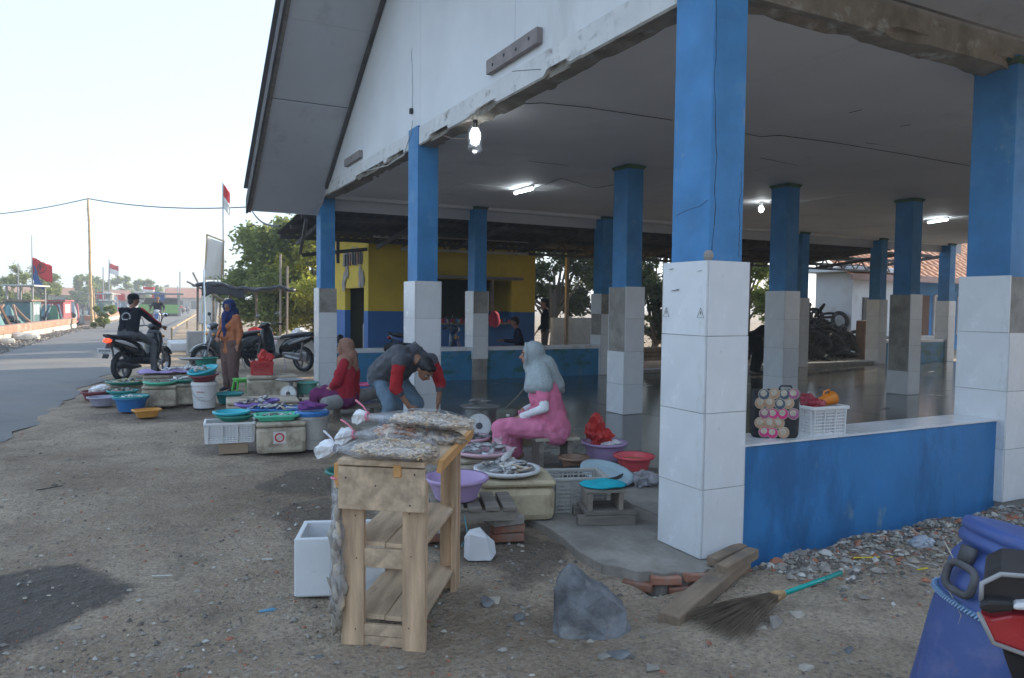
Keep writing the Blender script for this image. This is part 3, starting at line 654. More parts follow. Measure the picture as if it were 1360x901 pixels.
m = MB(); m.tube([(.5+.25*math.cos(a), -.02+.10*math.sin((.5+.25*math.cos(a))*8), -.62+.25*math.sin(a)) for a in [k*2*PI/24 for k in range(25)]], .022, 5, cap=False); m.add([(.38, -.06, -.5), (.5, -.1, -.42), (.62, -.1, -.52), (.58, -.1, -.74), (.42, -.06, -.74)], [(0, 1, 2, 3, 4)]); m.build('emblem', cloth('emblem_dark', (.10, .03, .03)), t, solid=.006)
for k, (px, py, pb, dep) in enumerate(((137, 355, 420, 85), (145, 345, 420, 88), (24, 350, 425, 45))):
    P, Q = atd(px, pb, dep), atd(px, py, dep); m = MB(); m.tube([P, Q], [dep*.0012, dep*.0008], 6); tag(m.build('boat_mast', GREYP), ('bare grey mast beyond the bamboo pole', 'grey mast with a small flag beyond the bamboo pole', 'bare mast on the leftmost boat')[k], 'mast')
flag(atd(145, 363, 88), 1.0, 1.2, (FLAGR, FLAGW), 'small red and white flag on the grey mast', 'red and white flags', 0, .3, 3)
flag(atd(190, 388, 78), 1.1, .55, (FLAGR, FLAGW), 'wide red and white flag left of the green kiosk', 'red and white flags', .2, .1, 5)
# ================================================================ boats
def boat(name, lab, P, rz, L_, hullc, trim, cab, seed, canopy=False, cabin=True):
    mu_ = lambda c: tuple(.6*v+.4*(sum(c)/3*.8) for v in c); hullc, trim, cab = mu_(hullc), mu_(trim), mu_(cab)
    random.seed(seed); P.x = min(P.x, kb(P.y)-L_*.17-.3); t = thing(name, lab, 'boat', (P.x, P.y, -.6), 1.45+rz*.3, 'fishing boats moored in the channel')
    secs = []
    for k in range(15):
        u = k/14; x = (u-.5)*L_; w_ = L_*.13*max(.03, math.sin(PI*(.08+.86*u))**.7); sh = .75+1.1*abs(2*u-1)**2.6
        secs.append((x, .5*sh-.05, w_, .5*sh+.05, PI/2))
    m = MB(); m.loft(secs, 14, 2.6); hu = m.build('hull', mat('hull_'+str(seed), hullc, .6, .2, 1.5, .2, 10, dirt=((.2, .17, .14), .58, 2, .5)), t, smooth=False)
    m = MB()
    for s in (-1, 1): m.tube([(q[0], s*q[2]*.98, q[1]+q[3]) for q in secs], .06, 5)
    m.build('gunwale', mat('trim_'+str(seed), trim, .6, .2, 2), t)
    if cabin:
        m = MB(); m.box((-L_*.12, 0, 1.45), (L_*.28, L_*.2, 1.1)); cb = m.build('cabin', mat('cab_'+str(seed), cab, .55, .15, 2, .1, 10), t, bevel=.04)
        m = MB(); m.box((-L_*.12, 0, 2.06), (L_*.33, L_*.24, .08)); m.build('cabin_roof', mat('trim_'+str(seed), trim), cb)
        for s in (-1, 1):
            for dx in (-.07, .02): 
                m = MB(); m.box((-L_*.12+dx*L_+L_*.02, s*(L_*.1+.004), 1.6), (L_*.075, .02, .5)); m.build('window', mat('pale_glass', (.55, .62, .66), .15), cb)
    if canopy:
        for x in (-.2, .12):
            for s in (-1, 1): m = MB(); m.tube([(x*L_, s*L_*.1, .7), (x*L_, s*L_*.1, 2.75)], .05, 6); m.build('canopy_post', GREYP, t)
        m = MB(); m.box((-.04*L_, 0, 2.8), (L_*.42, L_*.26, .09)); m.build('canopy', mat('pale_canopy', (.42, .42, .40), .8), t, bevel=.02)
    m = MB()
    for k in range(40): m.ell((random.uniform(-.05, .3)*L_, random.uniform(-.09, .09)*L_, random.uniform(.7, 1.25)), (random.uniform(.1, .32), random.uniform(.1, .3), random.uniform(.08, .25)), nu=7, nv=5)
    o = m.build('net_heap', mat('net', (.04, .05, .055), .95, .5, 4, 1, 12), t); o['kind'] = 'stuff'
    return t
boat('fishing_boat', 'dark fishing boat with pale canopy and net heap under the red flag', atd(38, 425, 38), -.3, 5.6, (.05, .22, .24), (.30, .16, .09), (.08, .2, .22), 1, True, True)
boat('fishing_boat', 'boat with a teal bow and brown gunwale at the left edge', atd(2, 428, 32), .45, 4.6, (.07, .28, .30), (.35, .17, .09), (.2, .2, .2), 2, False, False)
boat('fishing_boat', 'boat with a red cabin and pale windows left of the bamboo pole', atd(90, 425, 44), -.15, 6.0, (.25, .33, .36), (.50, .05, .06), (.52, .05, .06), 3)
boat('fishing_boat', 'green boat with painted bow ahead of the red cabin', atd(68, 428, 40), .9, 4.0, (.08, .30, .16), (.10, .22, .40), (.2, .3, .3), 4, False, False)
boat('fishing_boat', 'boat with a blue tarpaulin cabin beyond the bamboo pole', atd(140, 415, 78), -.3, 9, (.10, .14, .20), (.16, .24, .36), (.12, .2, .32), 5, True)
boat('fishing_boat', 'cluttered green boat behind the roadside bush', atd(165, 414, 70), .2, 8, (.10, .20, .14), (.4, .36, .25), (.30, .40, .36), 6)
boat('fishing_boat', 'farthest moored boat with an orange trim near the kiosk', atd(178, 408, 105), -.2, 11, (.14, .2, .28), (.5, .2, .1), (.35, .36, .36), 7, True)
random.seed(31)      # bunting and odds and ends on the boats
for k in range(12):
    P = atd(random.uniform(128, 205), random.uniform(386, 402), random.uniform(70, 110)); m = MB(); m.grid(lambda u, v: (u*.9, .1*math.sin(u*6+k), -v*.8-.1*u), 4, 3)
    tag(m.build('pennant', random.choice((FLAGR, FLAGW, FLAGW, FLAGB, FLAGR)), loc=P, solid=.01), 'small pennant among the rigging of the far boats', 'pennant', 'pennants on the far boats')
# ================================================================ far village
def gable_house(name, lab, P, rz, w_, d_, h, rh, wc, rc):
    t = thing(name, lab, 'house', P, rz); wm = mat('wall_'+name+str(round(P.x)), wc, .85, .12, .5)
    m = MB(); m.box((0, 0, h/2), (w_, d_, h)); m.build('wall', wm, t)
    m = MB(); o_ = .5
    m.add([(-w_/2-o_, -d_/2-o_, h), (w_/2+o_, -d_/2-o_, h), (w_/2+o_, 0, h+rh), (-w_/2-o_, 0, h+rh), (w_/2+o_, d_/2+o_, h), (-w_/2-o_, d_/2+o_, h)], [(0, 1, 2, 3), (3, 2, 4, 5), (0, 3, 5), (1, 4, 2)]); m.build('roof', mat('roof_'+name+str(round(P.x)), rc, .85, .2, 1.5, .3, 3), t, solid=.12)
    for x in (-.3, .25):
        m = MB(); m.box((x*w_, -d_/2-.02, h*.55), (w_*.16, .06, h*.4)); m.build('window', INK, t)
    m = MB(); m.box((0, -d_/2-.02, h*.36), (w_*.12, .06, h*.7)); m.build('door', DARKWOOD, t)
def vp(px, dep, py=404): P = atd(px, py, dep); P.z = 0; return P
gable_house('village_house', 'low house with an orange tiled roof at the end of the road', vp(256, 150), 0, 9, 7, 2.2, 1.9, (.4, .36, .3), (.40, .16, .09))
gable_house('village_house', 'house with a pale straw coloured roof left of the orange one', vp(232, 165), .1, 10, 7, 2.4, 2.2, (.45, .42, .36), (.42, .37, .26))
gable_house('village_house', 'long red roofed house across the channel behind the boats', vp(95, 120), 0, 16, 8, 1.7, 1.5, (.42, .36, .3), (.36, .17, .11))
gable_house('village_house', 'grey walled house right behind the red cabin boat', vp(58, 115), .1, 8, 6, 2.2, 1.2, (.5, .48, .44), (.38, .20, .13))
K = vp(212, 72); t = thing('roadside_kiosk', 'dark roofed kiosk with a bright green side panel by the road', 'kiosk', K, -.1)
for s in (-1, 1):
    for q in (-1, 1): m = MB(); m.bar((s*1.7, q*1, 0), (s*1.7, q*1, 2.1), .12); m.build('post', GREYP, t)
m = MB(); m.box((0, 0, 2.2), (4.4, 3, .14)); m.build('roof', mat('kiosk_roof', (.16, .16, .16), .8), t); m = MB(); m.box((0, -1.1, .75), (3.4, .06, .85)); m.build('side_panel', mat('green_panel', (.20, .40, .10), .6), t); m = MB(); m.box((0, 1.2, .9), (3.6, .1, 1.8)); m.build('back_panel', DARKWOOD, t)
for k, (px, dep, py) in enumerate(((118, 110, 405), (236, 120, 380), (200, 160, 384), (239, 95, 361))):
    P = vp(px, dep); Q = atd(px, py if k else 376, dep); m = MB(); m.tube([P, Q], dep*.0009, 6)
    tag(m.build('far_post', GREYP), ('slim post among the far boats', 'slim utility post at the kiosk end', 'crossed utility post on the skyline', 'tall thin post right of the kiosk')[k], 'post')
# ================================================================ banner, tarpaulin stall, counter
BAN = leaf_mat('banner_cloth', (.80, .78, .74), (.80, .78, .74), .55)
B0 = gp(277, 456); dpb = (B0-CAM).dot(FWD); t = thing('roadside_banner', 'tall blank white banner on a bamboo frame by the road', 'banner', (0, 0, 0))
for a, b_ in (((268, 452), (275, 311)), ((290, 452), (297, 320)), ((275, 312), (298, 321))):
    m = MB(); m.tube([atd(*a, dpb), atd(*b_, dpb)], .035, 6); m.build('bamboo_bar', BAMB, t)
c = [atd(275, 315, dpb-.05), atd(297, 323, dpb-.05), atd(293, 372, dpb-.05), atd(271, 372, dpb-.05)]
m = MB(); m.grid(lambda u, v: (c[0].lerp(c[1], u)).lerp(c[3].lerp(c[2], u), v)+Vector((0, .06*math.sin(u*5+v*4), 0)), 8, 12); m.build('upper_cloth', BAN, t, smooth=True, solid=.004)
c2 = [atd(268, 388, dpb-.05), atd(290, 388, dpb-.05), atd(287, 430, dpb-.05), atd(263, 431, dpb-.05)]
m = MB(); m.grid(lambda u, v: (c2[0].lerp(c2[1], u)).lerp(c2[3].lerp(c2[2], u), v)+Vector((0, .08*math.sin(u*4+v*3), 0)), 8, 12); m.build('lower_cloth', BAN, t, smooth=True, solid=.004)
TARP = mat('black_tarpaulin', (.035, .038, .048), .42, .3, 3, .5, 5, spec=.5); STALLW = mat('stall_wood', (.25, .21, .17), .85, .25, 4, .3, 20, rnd=.2)
t = thing('tarpaulin_stall', 'roadside shelter of poles under a sagging black tarpaulin', 'stall', (0, 0, 0)); YT = 20.3
def tz(u, v): return 2.02-.16*math.sin(PI*v)*.5+.10*nz(u*7, v*5, 2)-.10*u+.06*math.sin(u*9)
xa, xb = aty(258, 385, YT).x, aty(387, 398, YT).x
m = MB(); m.grid(lambda u, v: (xa+(xb-xa)*u, YT-.6+v*1.8, tz(u, v)), 34, 14); m.build('tarpaulin', TARP, t, smooth=True, solid=.006)
m = MB(); m.tube([(xa+(xb-xa)*u, YT-.62+.03*math.sin(u*20), tz(u, 0)-.05+.02*math.sin(u*31)) for u in [k/24 for k in range(25)]], [.05+.03*abs(nz(k*.7, 0)) for k in range(25)], 7); m.build('rolled_edge', TARP, t, smooth=True)
m = MB(); m.grid(lambda u, v: (xa+.15+(xb-xa)*.42*u, YT-.63-.02*math.sin(u*12), tz(u*.4, 0)-.04-v*(.30+.08*nz(u*6, 1))), 12, 5); m.build('hanging_flap', TARP, t, smooth=True, solid=.005)
for k, (px, zt) in enumerate(((262, 2.0), (305, 1.95), (340, 1.9), (372, 2.95), (381, 2.6), (283, 1.95))):
    x = aty(px, 440, YT-.55+(1.5 if k in (1, 2, 5) else 0)).x; m = MB(); m.tube([(x, YT-.55+(1.5 if k in (1, 2, 5) else 0), 0), (x+.02, YT-.55+(1.5 if k in (1, 2, 5) else 0), zt)], .035, 6); m.build('post', STALLW, t)
m = MB(); m.tube([aty(248, 374, YT-.6), aty(300, 400, YT-.6)], .03, 6); m.build('cross_pole', STALLW, t); m = MB(); m.tube([aty(290, 420, YT), aty(335, 462, YT)], .03, 6); m.build('leaning_pole', BAMB, t)
m = MB(); m.tube([aty(256, 362, YT), aty(264, 378, YT)], .03, 6); m.build('stub_pole', STALLW, t)
CTR = mat('grey_render', (.30, .30, .29), .9, .15, 3, .4, 25, dirt=((.18, .18, .17), .55, 3, .5))
xa, xb = aty(250, 465, 19.2).x, aty(420, 465, 19.2).x
m = MB(); m.box(((xa+xb)/2+.9, 19.3, .19), (xb-xa-1.6, .5, .5)); m.box(((xa+xb)/2+.9, 19.3, .47), (xb-xa-1.5, .62, .07)); tag(m.build('concrete_counter', CTR, bevel=.02), 'low grey concrete counter under the tarpaulin stall', 'counter')
P = gp(263, 472); m = MB(); m.box((P.x, P.y+.3, .32), (.55, .5, .7), t=.94); tag(m.build('concrete_block', CTR, bevel=.03), 'grey concrete block at the roadside end of the counter', 'block')
m = MB(); m.box((aty(246, 460, 22).x, 22.5, .1), (.9, 2.2, .25)); tag(m.build('white_slab', mat('whitewashed_slab', (.6, .6, .6), .85), bevel=.03), 'whitewashed low slab beside the road before the banner', 'slab')
m = MB(); q = [gp(228, 455), gp(262, 425)]; m.bar(q[0]+Vector((0, 0, .5)), q[1]+Vector((0, 0, .5)), .06); m.bar(q[0], q[0]+Vector((0, 0, .5)), .06); m.bar(q[1], q[1]+Vector((0, 0, .5)), .06); m.bar(q[0].lerp(q[1], .4), q[0].lerp(q[1], .4)+Vector((0, 0, .5)), .06); tag(m.build('low_railing', BAMB), 'low wooden rail along the road edge before the banner', 'railing')
WHITEBAG = mat('white_plastic', (.74, .75, .77), .35, .08, 6, .6, 14, spec=.5); REDBAG = mat('red_plastic', (.55, .04, .035), .38, .15, 6, .6, 14)
def lump(name, mt, loc, r, lab, cat, seed, amp=.35, sc=5, parent=None, nu=30, nv=20, rot=None):
    m = MB(); m.ell((0, 0, 0), r, nu=nu, nv=nv)
    for i, v in enumerate(m.v):
        q = Vector(v); d = 1+amp*(1.2*nz(q.x+seed, q.y, q.z, sc)+.8*abs(nz(q.x, q.y+seed, q.z, sc*2.2))-.3+.35*nz(q.z, q.x, q.y+seed, sc*5)); q = q*d; q.x += r[0]*.25*nz(q.z+seed, 3, 1, sc*1.5); q.z = max(q.z, -r[2]*.8); m.v[i] = tuple(q)
    o = m.build(name, mt, parent, smooth='cloth' in name or 'bundle' in name, loc=(loc[0], loc[1], loc[2]+r[2]*.8), rot=rot)
    return tag(o, lab, cat) if lab else o
P = aty(399, 462, 19.2); lump('plastic_bag', WHITEBAG, (P.x, 19.25, .507), (.22, .16, .14), 'white plastic bag on the counter end beside the left pillar', 'bag', 3)
P = aty(342, 460, 19.2); lump('cloth_bundle', REDBAG, (P.x, 19.3, .507), (.3, .18, .14), 'red bundle lying on the concrete counter', 'bundle', 5)
# ================================================================ yellow house, lean-to, yard
YEL = mat('yellow_paint', (.54, .39, .045), .8, .12, 1.5, .15, 14, dirt=((.33, .25, .06), .56, 2, .6, (1, 1, .5)), dirt2=((.48, .44, .34), .66, 5, .8)); HBLU = mat('house_blue', (.03, .12, .33), .6, .12, 2, .1, 14)
HY, HX0, HX1, HYB = 13.5, 1.93, 6.33, 16.6; hs = thing('yellow_house', 'yellow and blue painted house with broken plaster over its doorway', 'house', (0, 0, 0))
def wallbox(nm, x0, x1, y0, y1, z0, z1, mt, par=hs): m = MB(); m.box(((x0+x1)/2, (y0+y1)/2, (z0+z1)/2), (x1-x0, y1-y0, z1-z0)); return m.build(nm, mt, par)
for z0, z1, mt, o_ in ((-.05, 1.33, HBLU, .004), (1.33, 3.35, YEL, 0)):
    wallbox('wall', HX0-o_, 3.56, HY-o_, HY+.14, z0, z1, mt); wallbox('wall', 5.66, HX1, HY-o_, HY+.14, z0, z1, mt)
    wallbox('wall', HX1-.14, HX1, HY+.14, HYB, z0, z1, mt); wallbox('wall', HX0-o_, HX0+.14, HY+.14, 13.85, z0, z1, mt); wallbox('wall', HX0-o_, HX0+.14, 15.6, HYB, z0, z1, mt); wallbox('wall', HX0, HX1, HYB, HYB+.14, z0, z1, mt)
wallbox('wall', 3.56, 5.66, HY-.004, HY+.14, -.05, 1.02, HBLU); wallbox('wall', 3.56, 5.66, HY, HY+.14, 2.12, 3.35, YEL); wallbox('wall', HX0, HX0+.14, 13.85, 15.6, 1.88, 3.35, YEL)
wallbox('serving_ledge', 3.5, 5.75, HY-.28, HY+.1, 1.02, 1.06, WOODG); wallbox('window_canopy', 3.3, 5.75, HY-.45, HY+.01, 2.13, 2.19, mat('grey_board', (.2, .2, .21), .8))
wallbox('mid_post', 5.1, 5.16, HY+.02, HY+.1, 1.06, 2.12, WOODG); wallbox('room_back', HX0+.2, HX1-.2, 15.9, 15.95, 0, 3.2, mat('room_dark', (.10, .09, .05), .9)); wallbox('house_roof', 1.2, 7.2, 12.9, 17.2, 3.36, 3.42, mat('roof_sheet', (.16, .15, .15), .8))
wallbox('white_fascia', 1.9, 3.2, 12.96, 13.0, 2.98, 3.34, mat('fascia_white', (.55, .54, .52), .8))
random.seed(17); PLAS = mat('broken_plaster', (.28, .25, .22), .95, .3, 6, 1, 20)
m = MB()
for k in range(44):      # bare patch over the doorway: jagged flakes round a row of vent slots
    y = random.uniform(13.85, 15.75); edge = abs(y-14.8)/1.0; z = random.uniform(1.95, 2.75) if edge > .55 else random.uniform(2.52, 2.78); s = random.uniform(.08, .2)
    poly = [(y+s*math.cos(a)*random.uniform(.6, 1.2), z+s*math.sin(a)*random.uniform(.6, 1.3)) for a in [q*2*PI/7 for q in range(7)]]; n = 7
    x = HX0-.004-.0006*k; m.add([(x, p, q) for p, q in poly], [tuple(range(n))])
o = m.build('broken_plaster', PLAS, hs); o['kind'] = 'stuff'
for k in range(7):
    m = MB(); y = 14.0+k*.235; m.box((HX0-.045, y, 2.58+.02*(k % 2)), (.03, .075, .30)); m.build('vent_slot', (INK, CLAY, DARKWOOD)[k % 3], hs)
m = MB(); m.box((HX0+.5, 14.55, .75), (.5, .6, .5)); m.box((HX0+.5, 14.55, 1.2), (.45, .5, .4)); tag(m.build('cooler_box', mat('cyan_box', (.07, .38, .48), .5, .2, 4), bevel=.02), 'cyan drinks cooler just inside the yellow house doorway', 'cooler')
m = MB(); m.box((HX0+.3, 14.2, .5), (.35, .4, 1.0)); m.tube([(HX0+.3, 14.2, 1.01), (HX0+.3, 14.2, 1.45)], [.15, .17], 14); tag(m.build('cupboard', mat('grey_pot', (.25, .25, .24), .5), bevel=.01), 'grey pot on a small cupboard in the doorway', 'cupboard')
random.seed(8)
for k in range(26):      # goods on the serving ledge
    x = 3.62+k*.078; h = random.uniform(.05, .13); c = random.choice(((.5, .05, .05), (.1, .35, .08), (.55, .45, .1), (.5, .5, .5), (.3, .05, .2), (.05, .2, .4)))
    m = MB(); m.lathe([(.026, 0), (.03, h*.5), (.028, h*.8), (.012, h)], 8, cap=(True, True)); tag(m.build('snack_pack', mat('pack%d' % (int(c[0]*100)+int(c[1]*10)), c, .4), loc=(x, HY-.1+random.uniform(-.08, .04), 1.062)), 'small snack pack in the row on the serving ledge', 'snack pack', 'snacks on the serving ledge')
# lean-to between hall and house
lt = thing('lean_to', 'dark corrugated lean-to roof on wooden trusses behind the hall', 'lean-to', (0, 0, 0)); COR = mat('corrugated_sheet', (.055, .055, .06), .7, .3, 2, .2, 15)
def corr(x0, x1, y0, z0, y1, z1, nm='roof_sheet'):
    m = MB(); n = int((x1-x0)/.05); m.grid(lambda u, v: (x0+(x1-x0)*u, y0+(y1-y0)*v, z0+(z1-z0)*v+.018*math.sin(u*n*PI*.5)), n, 2); m.build(nm, COR, lt, smooth=True)
xk = -.15
while xk < 12.5: corr(xk, xk+2.12, 10.225, 3.22, 13.45, 2.98); xk += 2.1
corr(14.4, 16.4, 10.3, 3.27, 13.45, 2.98)
for y in (10.9, 12.0, 13.2):
    z = 3.27-(y-10.3)*.092-.09; m = MB(); m.bar((-.1, y, z), (18.5, y, z), .06, .09); m.build('purlin', DARKWOOD, lt)
for k in range(11):
    x = .3+1.8*k; m = MB(); m.bar((x, 10.3, 3.10), (x, 13.4, 2.80), .05, .09); m.build('rafter', DARKWOOD, lt)
m = MB(); zt, zb = 3.02, 2.72
for k in range(30):
    x = 2.4+.55*k; m.bar((x, 12.55, zb), (x+.28, 12.55, zt), .03); m.bar((x+.28, 12.55, zt), (x+.55, 12.55, zb), .03)
m.build('truss_web', DARKWOOD, lt); PALEW = mat('pale_lath', (.42, .38, .30), .8, .2, 3)
for z in (zt, zb): m = MB(); m.bar((2.4, 12.55, z), (5.6, 12.55, z+.02), .05, .06); m.build('truss_chord', PALEW, lt); m = MB(); m.bar((5.6, 12.55, z+.02), (18.8, 12.55, z), .05, .06); m.build('truss_chord', DARKWOOD, lt)
for a, b_ in (((-.1, 10.45, 3.0), (.35, 13.3, 2.6)), ((.4, 13.4, 2.55), (1.9, 13.5, 2.75)), ((1.2, 13.4, 2.4), (1.2, 13.4, 2.9))): m = MB(); m.bar(a, b_, .06, .08); m.build('bracket', DARKWOOD, lt)
for x in (7.2, 10.4, 13.6, 18.4): m = MB(); m.bar((x, 13.35, 0), (x, 13.35, 3.0), .08); m.build('post', STALLW, lt)
# yard wall, logs
m = MB(); q0, q1 = aty(735, 440, 15.5).x, aty(1075, 440, 15.5).x; m.box(((q0+7.6+2)/2, 15.6, .55), (7.6+2-q0, .15, 1.2)); tag(m.build('yard_wall', CTR), 'grey yard wall behind the standing man', 'wall')
m = MB(); m.box(((12.2+15.6)/2, 15.6, .75), (3.4, .15, 1.5)); tag(m.build('pink_wall', mat('pink_render', (.45, .24, .23), .85, .1, 2)), 'pink rendered wall behind the stooping figure', 'wall')
random.seed(3)
for k in range(9):
    m = MB(); z = .2+.11*(k//3); y = 11.5+.13*(k % 3); x = aty(850, 470, y).x; m.tube([(x-.9, y, z), (x+1.4, y+.1, z+.02)], .055, 8); tag(m.build('log', STALLW), 'pale log in the pile left of the near pillar', 'log', 'logs piled behind the hall')
# white hut, tyre heap, blue house
HUT = mat('hut_white', (.62, .65, .68), .8, .08, 1, .1, 12, dirt=((.42, .42, .40), .58, 1.5, .5)); XW = aty(1130, 450, 13.2).x; YW = atx(1083, 400, XW).y
t = thing('white_hut', 'small white rendered hut with a flat concrete eave beside the tyre heap', 'hut', (0, 0, 0))
m = MB(); m.box((XW+1.2, (13.2+YW)/2, 1.25), (2.4, YW-13.2, 2.9)); m.build('wall', HUT, t); m = MB(); m.box((XW+1.1, (13.2+YW)/2, 2.80), (3.1, YW-13.2+.6, .16)); m.build('eave', HUT, t, bevel=.02)
m = MB(); m.box((XW+.75, 13.19, .95), (.5, .06, 1.9)); m.build('door', DARKWOOD, t)
TYRE = mat('tyre_rubber', (.022, .022, .024), .85, .3, 6, .5, 40, rnd=.35)
def tyre_mesh(R, r):
    m = MB(); M_, n = 16, 8; vs = [((R+r*math.cos(b)*1.0)*math.cos(a), (R+r*math.cos(b))*math.sin(a), r*.9*math.sin(b)) for a in [k*2*PI/M_ for k in range(M_)] for b in [q*2*PI/n for q in range(n)]]
    m.add(vs, [(i*n+k, ((i+1) % M_)*n+k, ((i+1) % M_)*n+(k+1) % n, i*n+(k+1) % n) for i in range(M_) for k in range(n)]); return m.mesh('tyre', TYRE, True)
TM = [tyre_mesh(.24, .055), tyre_mesh(.26, .07), tyre_mesh(.22, .045)]; random.seed(14)
cxh, cyh = aty(1085, 470, 12.7).x, 12.75
for k in range(230):
    a = random.random()*2*PI; q = random.random()**.6; x = cxh-.6+2.1*q*math.cos(a); y = cyh+1.2*q*math.sin(a)
    top = 1.5*max(0, 1-((x-cxh+.5)/2.5)**2)*max(.1, 1-abs(y-cyh)/1.6)
    if y < 10.6: continue
    o = obj('tyre', random.choice(TM), None, (x, y, top*random.uniform(.12, 1)+.06), (random.gauss(0, .5), random.gauss(0, .5), random.random()*6)); tag(o, 'worn black motorcycle tyre in the heap beside the white hut', 'tyre', 'tyres in the heap')
P = aty(1109, 427, 13.0); o = obj('tyre', TM[1], None, (XW-.12, aty(1109, 427, 13.4).y+.15, 1.12), (0, rad(80), .1)); tag(o, 'single tyre standing against the white hut wall atop the heap', 'tyre')
m = MB()
for k in range(900): pebble(m, random.uniform(12, 18), random.uniform(10.45, 12.2), random.uniform(.02, .06), z=.02, k=random.choice((0, 2, 2)))
tag(m.build('yard_gravel', STONE), 'pale gravel in front of the tyre heap', 'gravel', kind='stuff')
bh = thing('blue_house', 'blue walled house with white framed windows under an orange tiled roof', 'house', (0, 0, 0)); BY = 14.6; bx0, bx1 = 22.7, 33
m = MB(); m.box(((bx0+bx1)/2, BY+2, 1.35), (bx1-bx0, 4, 2.8)); m.build('wall', mat('bright_blue_render', (.05, .22, .50), .7, .1, 1), bh)
for px0, px1 in ((1240, 1262), (1272, 1300)):
    a, b_ = aty(px0, 400, BY).x, aty(px1, 400, BY).x; m = MB()
    for x in (a, b_): m.box((x, BY-.04, 1.3), (.09, .08, 1.5))
    for z in (.55, 1.35, 2.05): m.box(((a+b_)/2, BY-.045, z), (b_-a, .07, .09))
    fr = m.build('window', mat('white_frame', (.6, .6, .6), .6), bh); m = MB(); m.box(((a+b_)/2, BY-.015, 1.3), (b_-a, .02, 1.45)); m.build('pane', mat('dark_glass', (.05, .055, .06), .12), fr)
m = MB(); a = aty(1222, 420, BY).x; m.box((a, BY-.03, 1.0), (.9, .06, 2.1)); m.build('door', mat('brown_door', (.12, .06, .04), .7), bh)
RT = mat('clay_roof_tile', (.42, .17, .09), .85, .3, 2.5, .3, 10, dirt=((.20, .12, .09), .56, 1.2, .6)); m = MB(); nu, nv = 150, 40
m.grid(lambda u, v: (17.5+u*18, 12.9+v*5.2, 2.62+v*3.0+.035*abs(math.sin(u*nu*PI/3))+.05*((v*nv/3) % 1)*-1), nu, nv); o = m.build('tiled_roof', RT, bh); o['kind'] = 'stuff'
m = MB(); m.box((26.5, 12.86, 2.55), (18, .06, .2)); m.build('fascia', mat('faded_pink_fascia', (.36, .25, .23), .8), bh)
m = MB(); m.box((20.0, 12.5, .25), (2.2, .3, .8)); tag(m.build('yard_stump', CTR, bevel=.05), 'short grey pier at the foot of the blue house', 'pier')
P = aty(1148, 460, 11.5); m = MB(); m.box((P.x, 11.5, .55), (.45, .35, 1.25), t=.9); tag(m.build('brick_pier', mat('brown_brick', (.22, .13, .09), .9, .2, 5, .4, 20), bevel=.03), 'brown brick pier right of the tyre heap', 'pier')
gable_house('added_shade_house', 'plain grey house added out of view behind the viewer to shade the hall front', Vector((9, -12, 0)), PI, 18, 6, 4.2, 2.4, (.22, .21, .20), (.22, .12, .08))  # unseen house, added to dim the sky light on the front pillar faces
# ================================================================ lamps
def emis(name, c, s): return mat(name, c, .4, emit=(c, s))
TUBE = emis('tube_glow', (.85, .95, 1), 14); FIT = mat('lamp_fitting', (.6, .6, .6), .5)
for k, ((ax, ay), (bx_, by_)) in enumerate((((684, 257), (707, 251)), ((1233, 296), (1258, 292)))):
    A, B = gp(ax, ay, CE-.06), gp(bx_, by_, CE-.06); t = thing('tube_lamp', ('lit white tube lamp on the ceiling left of the inner pillar', 'lit white tube lamp on the ceiling at the far right')[k], 'lamp', (0, 0, 0))
    m = MB(); m.tube([A, B], .019, 10); m.build('glowing_tube', TUBE, t); m = MB(); m.bar(A.lerp(B, -.08)+Vector((0, 0, .038)), A.lerp(B, 1.08)+Vector((0, 0, .038)), .035, .03); m.build('fitting', FIT, t)
Bb = gp(1011, 278, CE-.13); t = thing('bulb_lamp', 'lit bare bulb on the ceiling right of the near pillar', 'lamp', Bb); m = MB(); m.ell((0, 0, 0), (.045, .045, .06), nu=14, nv=10); m.build('bulb', emis('bulb_glow', (.9, .97, 1), 14), t, smooth=True); m = MB(); m.tube([(0, 0, .05), (0, 0, .135)], [.022, .05], 10); m.build('socket', FIT, t)
Lb = atx(631, 183, .12); CLEAR = bpy.data.materials.new('clear_plastic'); CLEAR.use_nodes = True; _n = CLEAR.node_tree; _b = _n.nodes['Principled BSDF']
_t = _n.nodes.new('ShaderNodeBsdfTransparent'); _g = _n.nodes.new('ShaderNodeBsdfGlossy'); _g.inputs['Roughness'].default_value = .08; _mx = _n.nodes.new('ShaderNodeMixShader'); _mx.inputs[0].default_value = .16; _n.links.new(_t.outputs[0], _mx.inputs[1]); _n.links.new(_g.outputs[0], _mx.inputs[2]); _n.links.new(_mx.outputs[0], _n.nodes['Material Output'].inputs[0])
t = thing('bottle_lamp', 'lit bulb inside a clear plastic bottle hung under the gable beam', 'lamp', Lb)
m = MB(); m.lathe([(.045, -.15), (.07, -.145), (.075, -.09), (.066, -.06), (.075, -.03), (.075, .06), (.05, .11), (.022, .135), (.02, .15)], 18, cap=(True, False)); m.build('bottle', CLEAR, t, smooth=True)
m = MB(); m.ell((0, 0, .02), (.052, .052, .075), nu=16, nv=10); m.build('bulb', emis('bulb_glow2', (.88, .95, 1), 7), t, smooth=True); m = MB(); m.tube([(0, 0, .09), (0, 0, .165)], .024, 10); m.tube([(0, 0, .16), (.02, .01, .22), (.04, 0, 3.36-Lb.z)], .006, 6); m.build('socket', CABLE, t)
def cwire(pts, lab, r=.004, z=CE-.01):
    m = MB(); P = [gp(px, py, z) for px, py in pts]; out = []
    for a, b_ in zip(P, P[1:]): out += [a.lerp(b_, k/6) for k in range(6)]
    m.tube(out+[P[-1]], r, 5); return tag(m.build('ceiling_wire', CABLE), lab, 'wire')
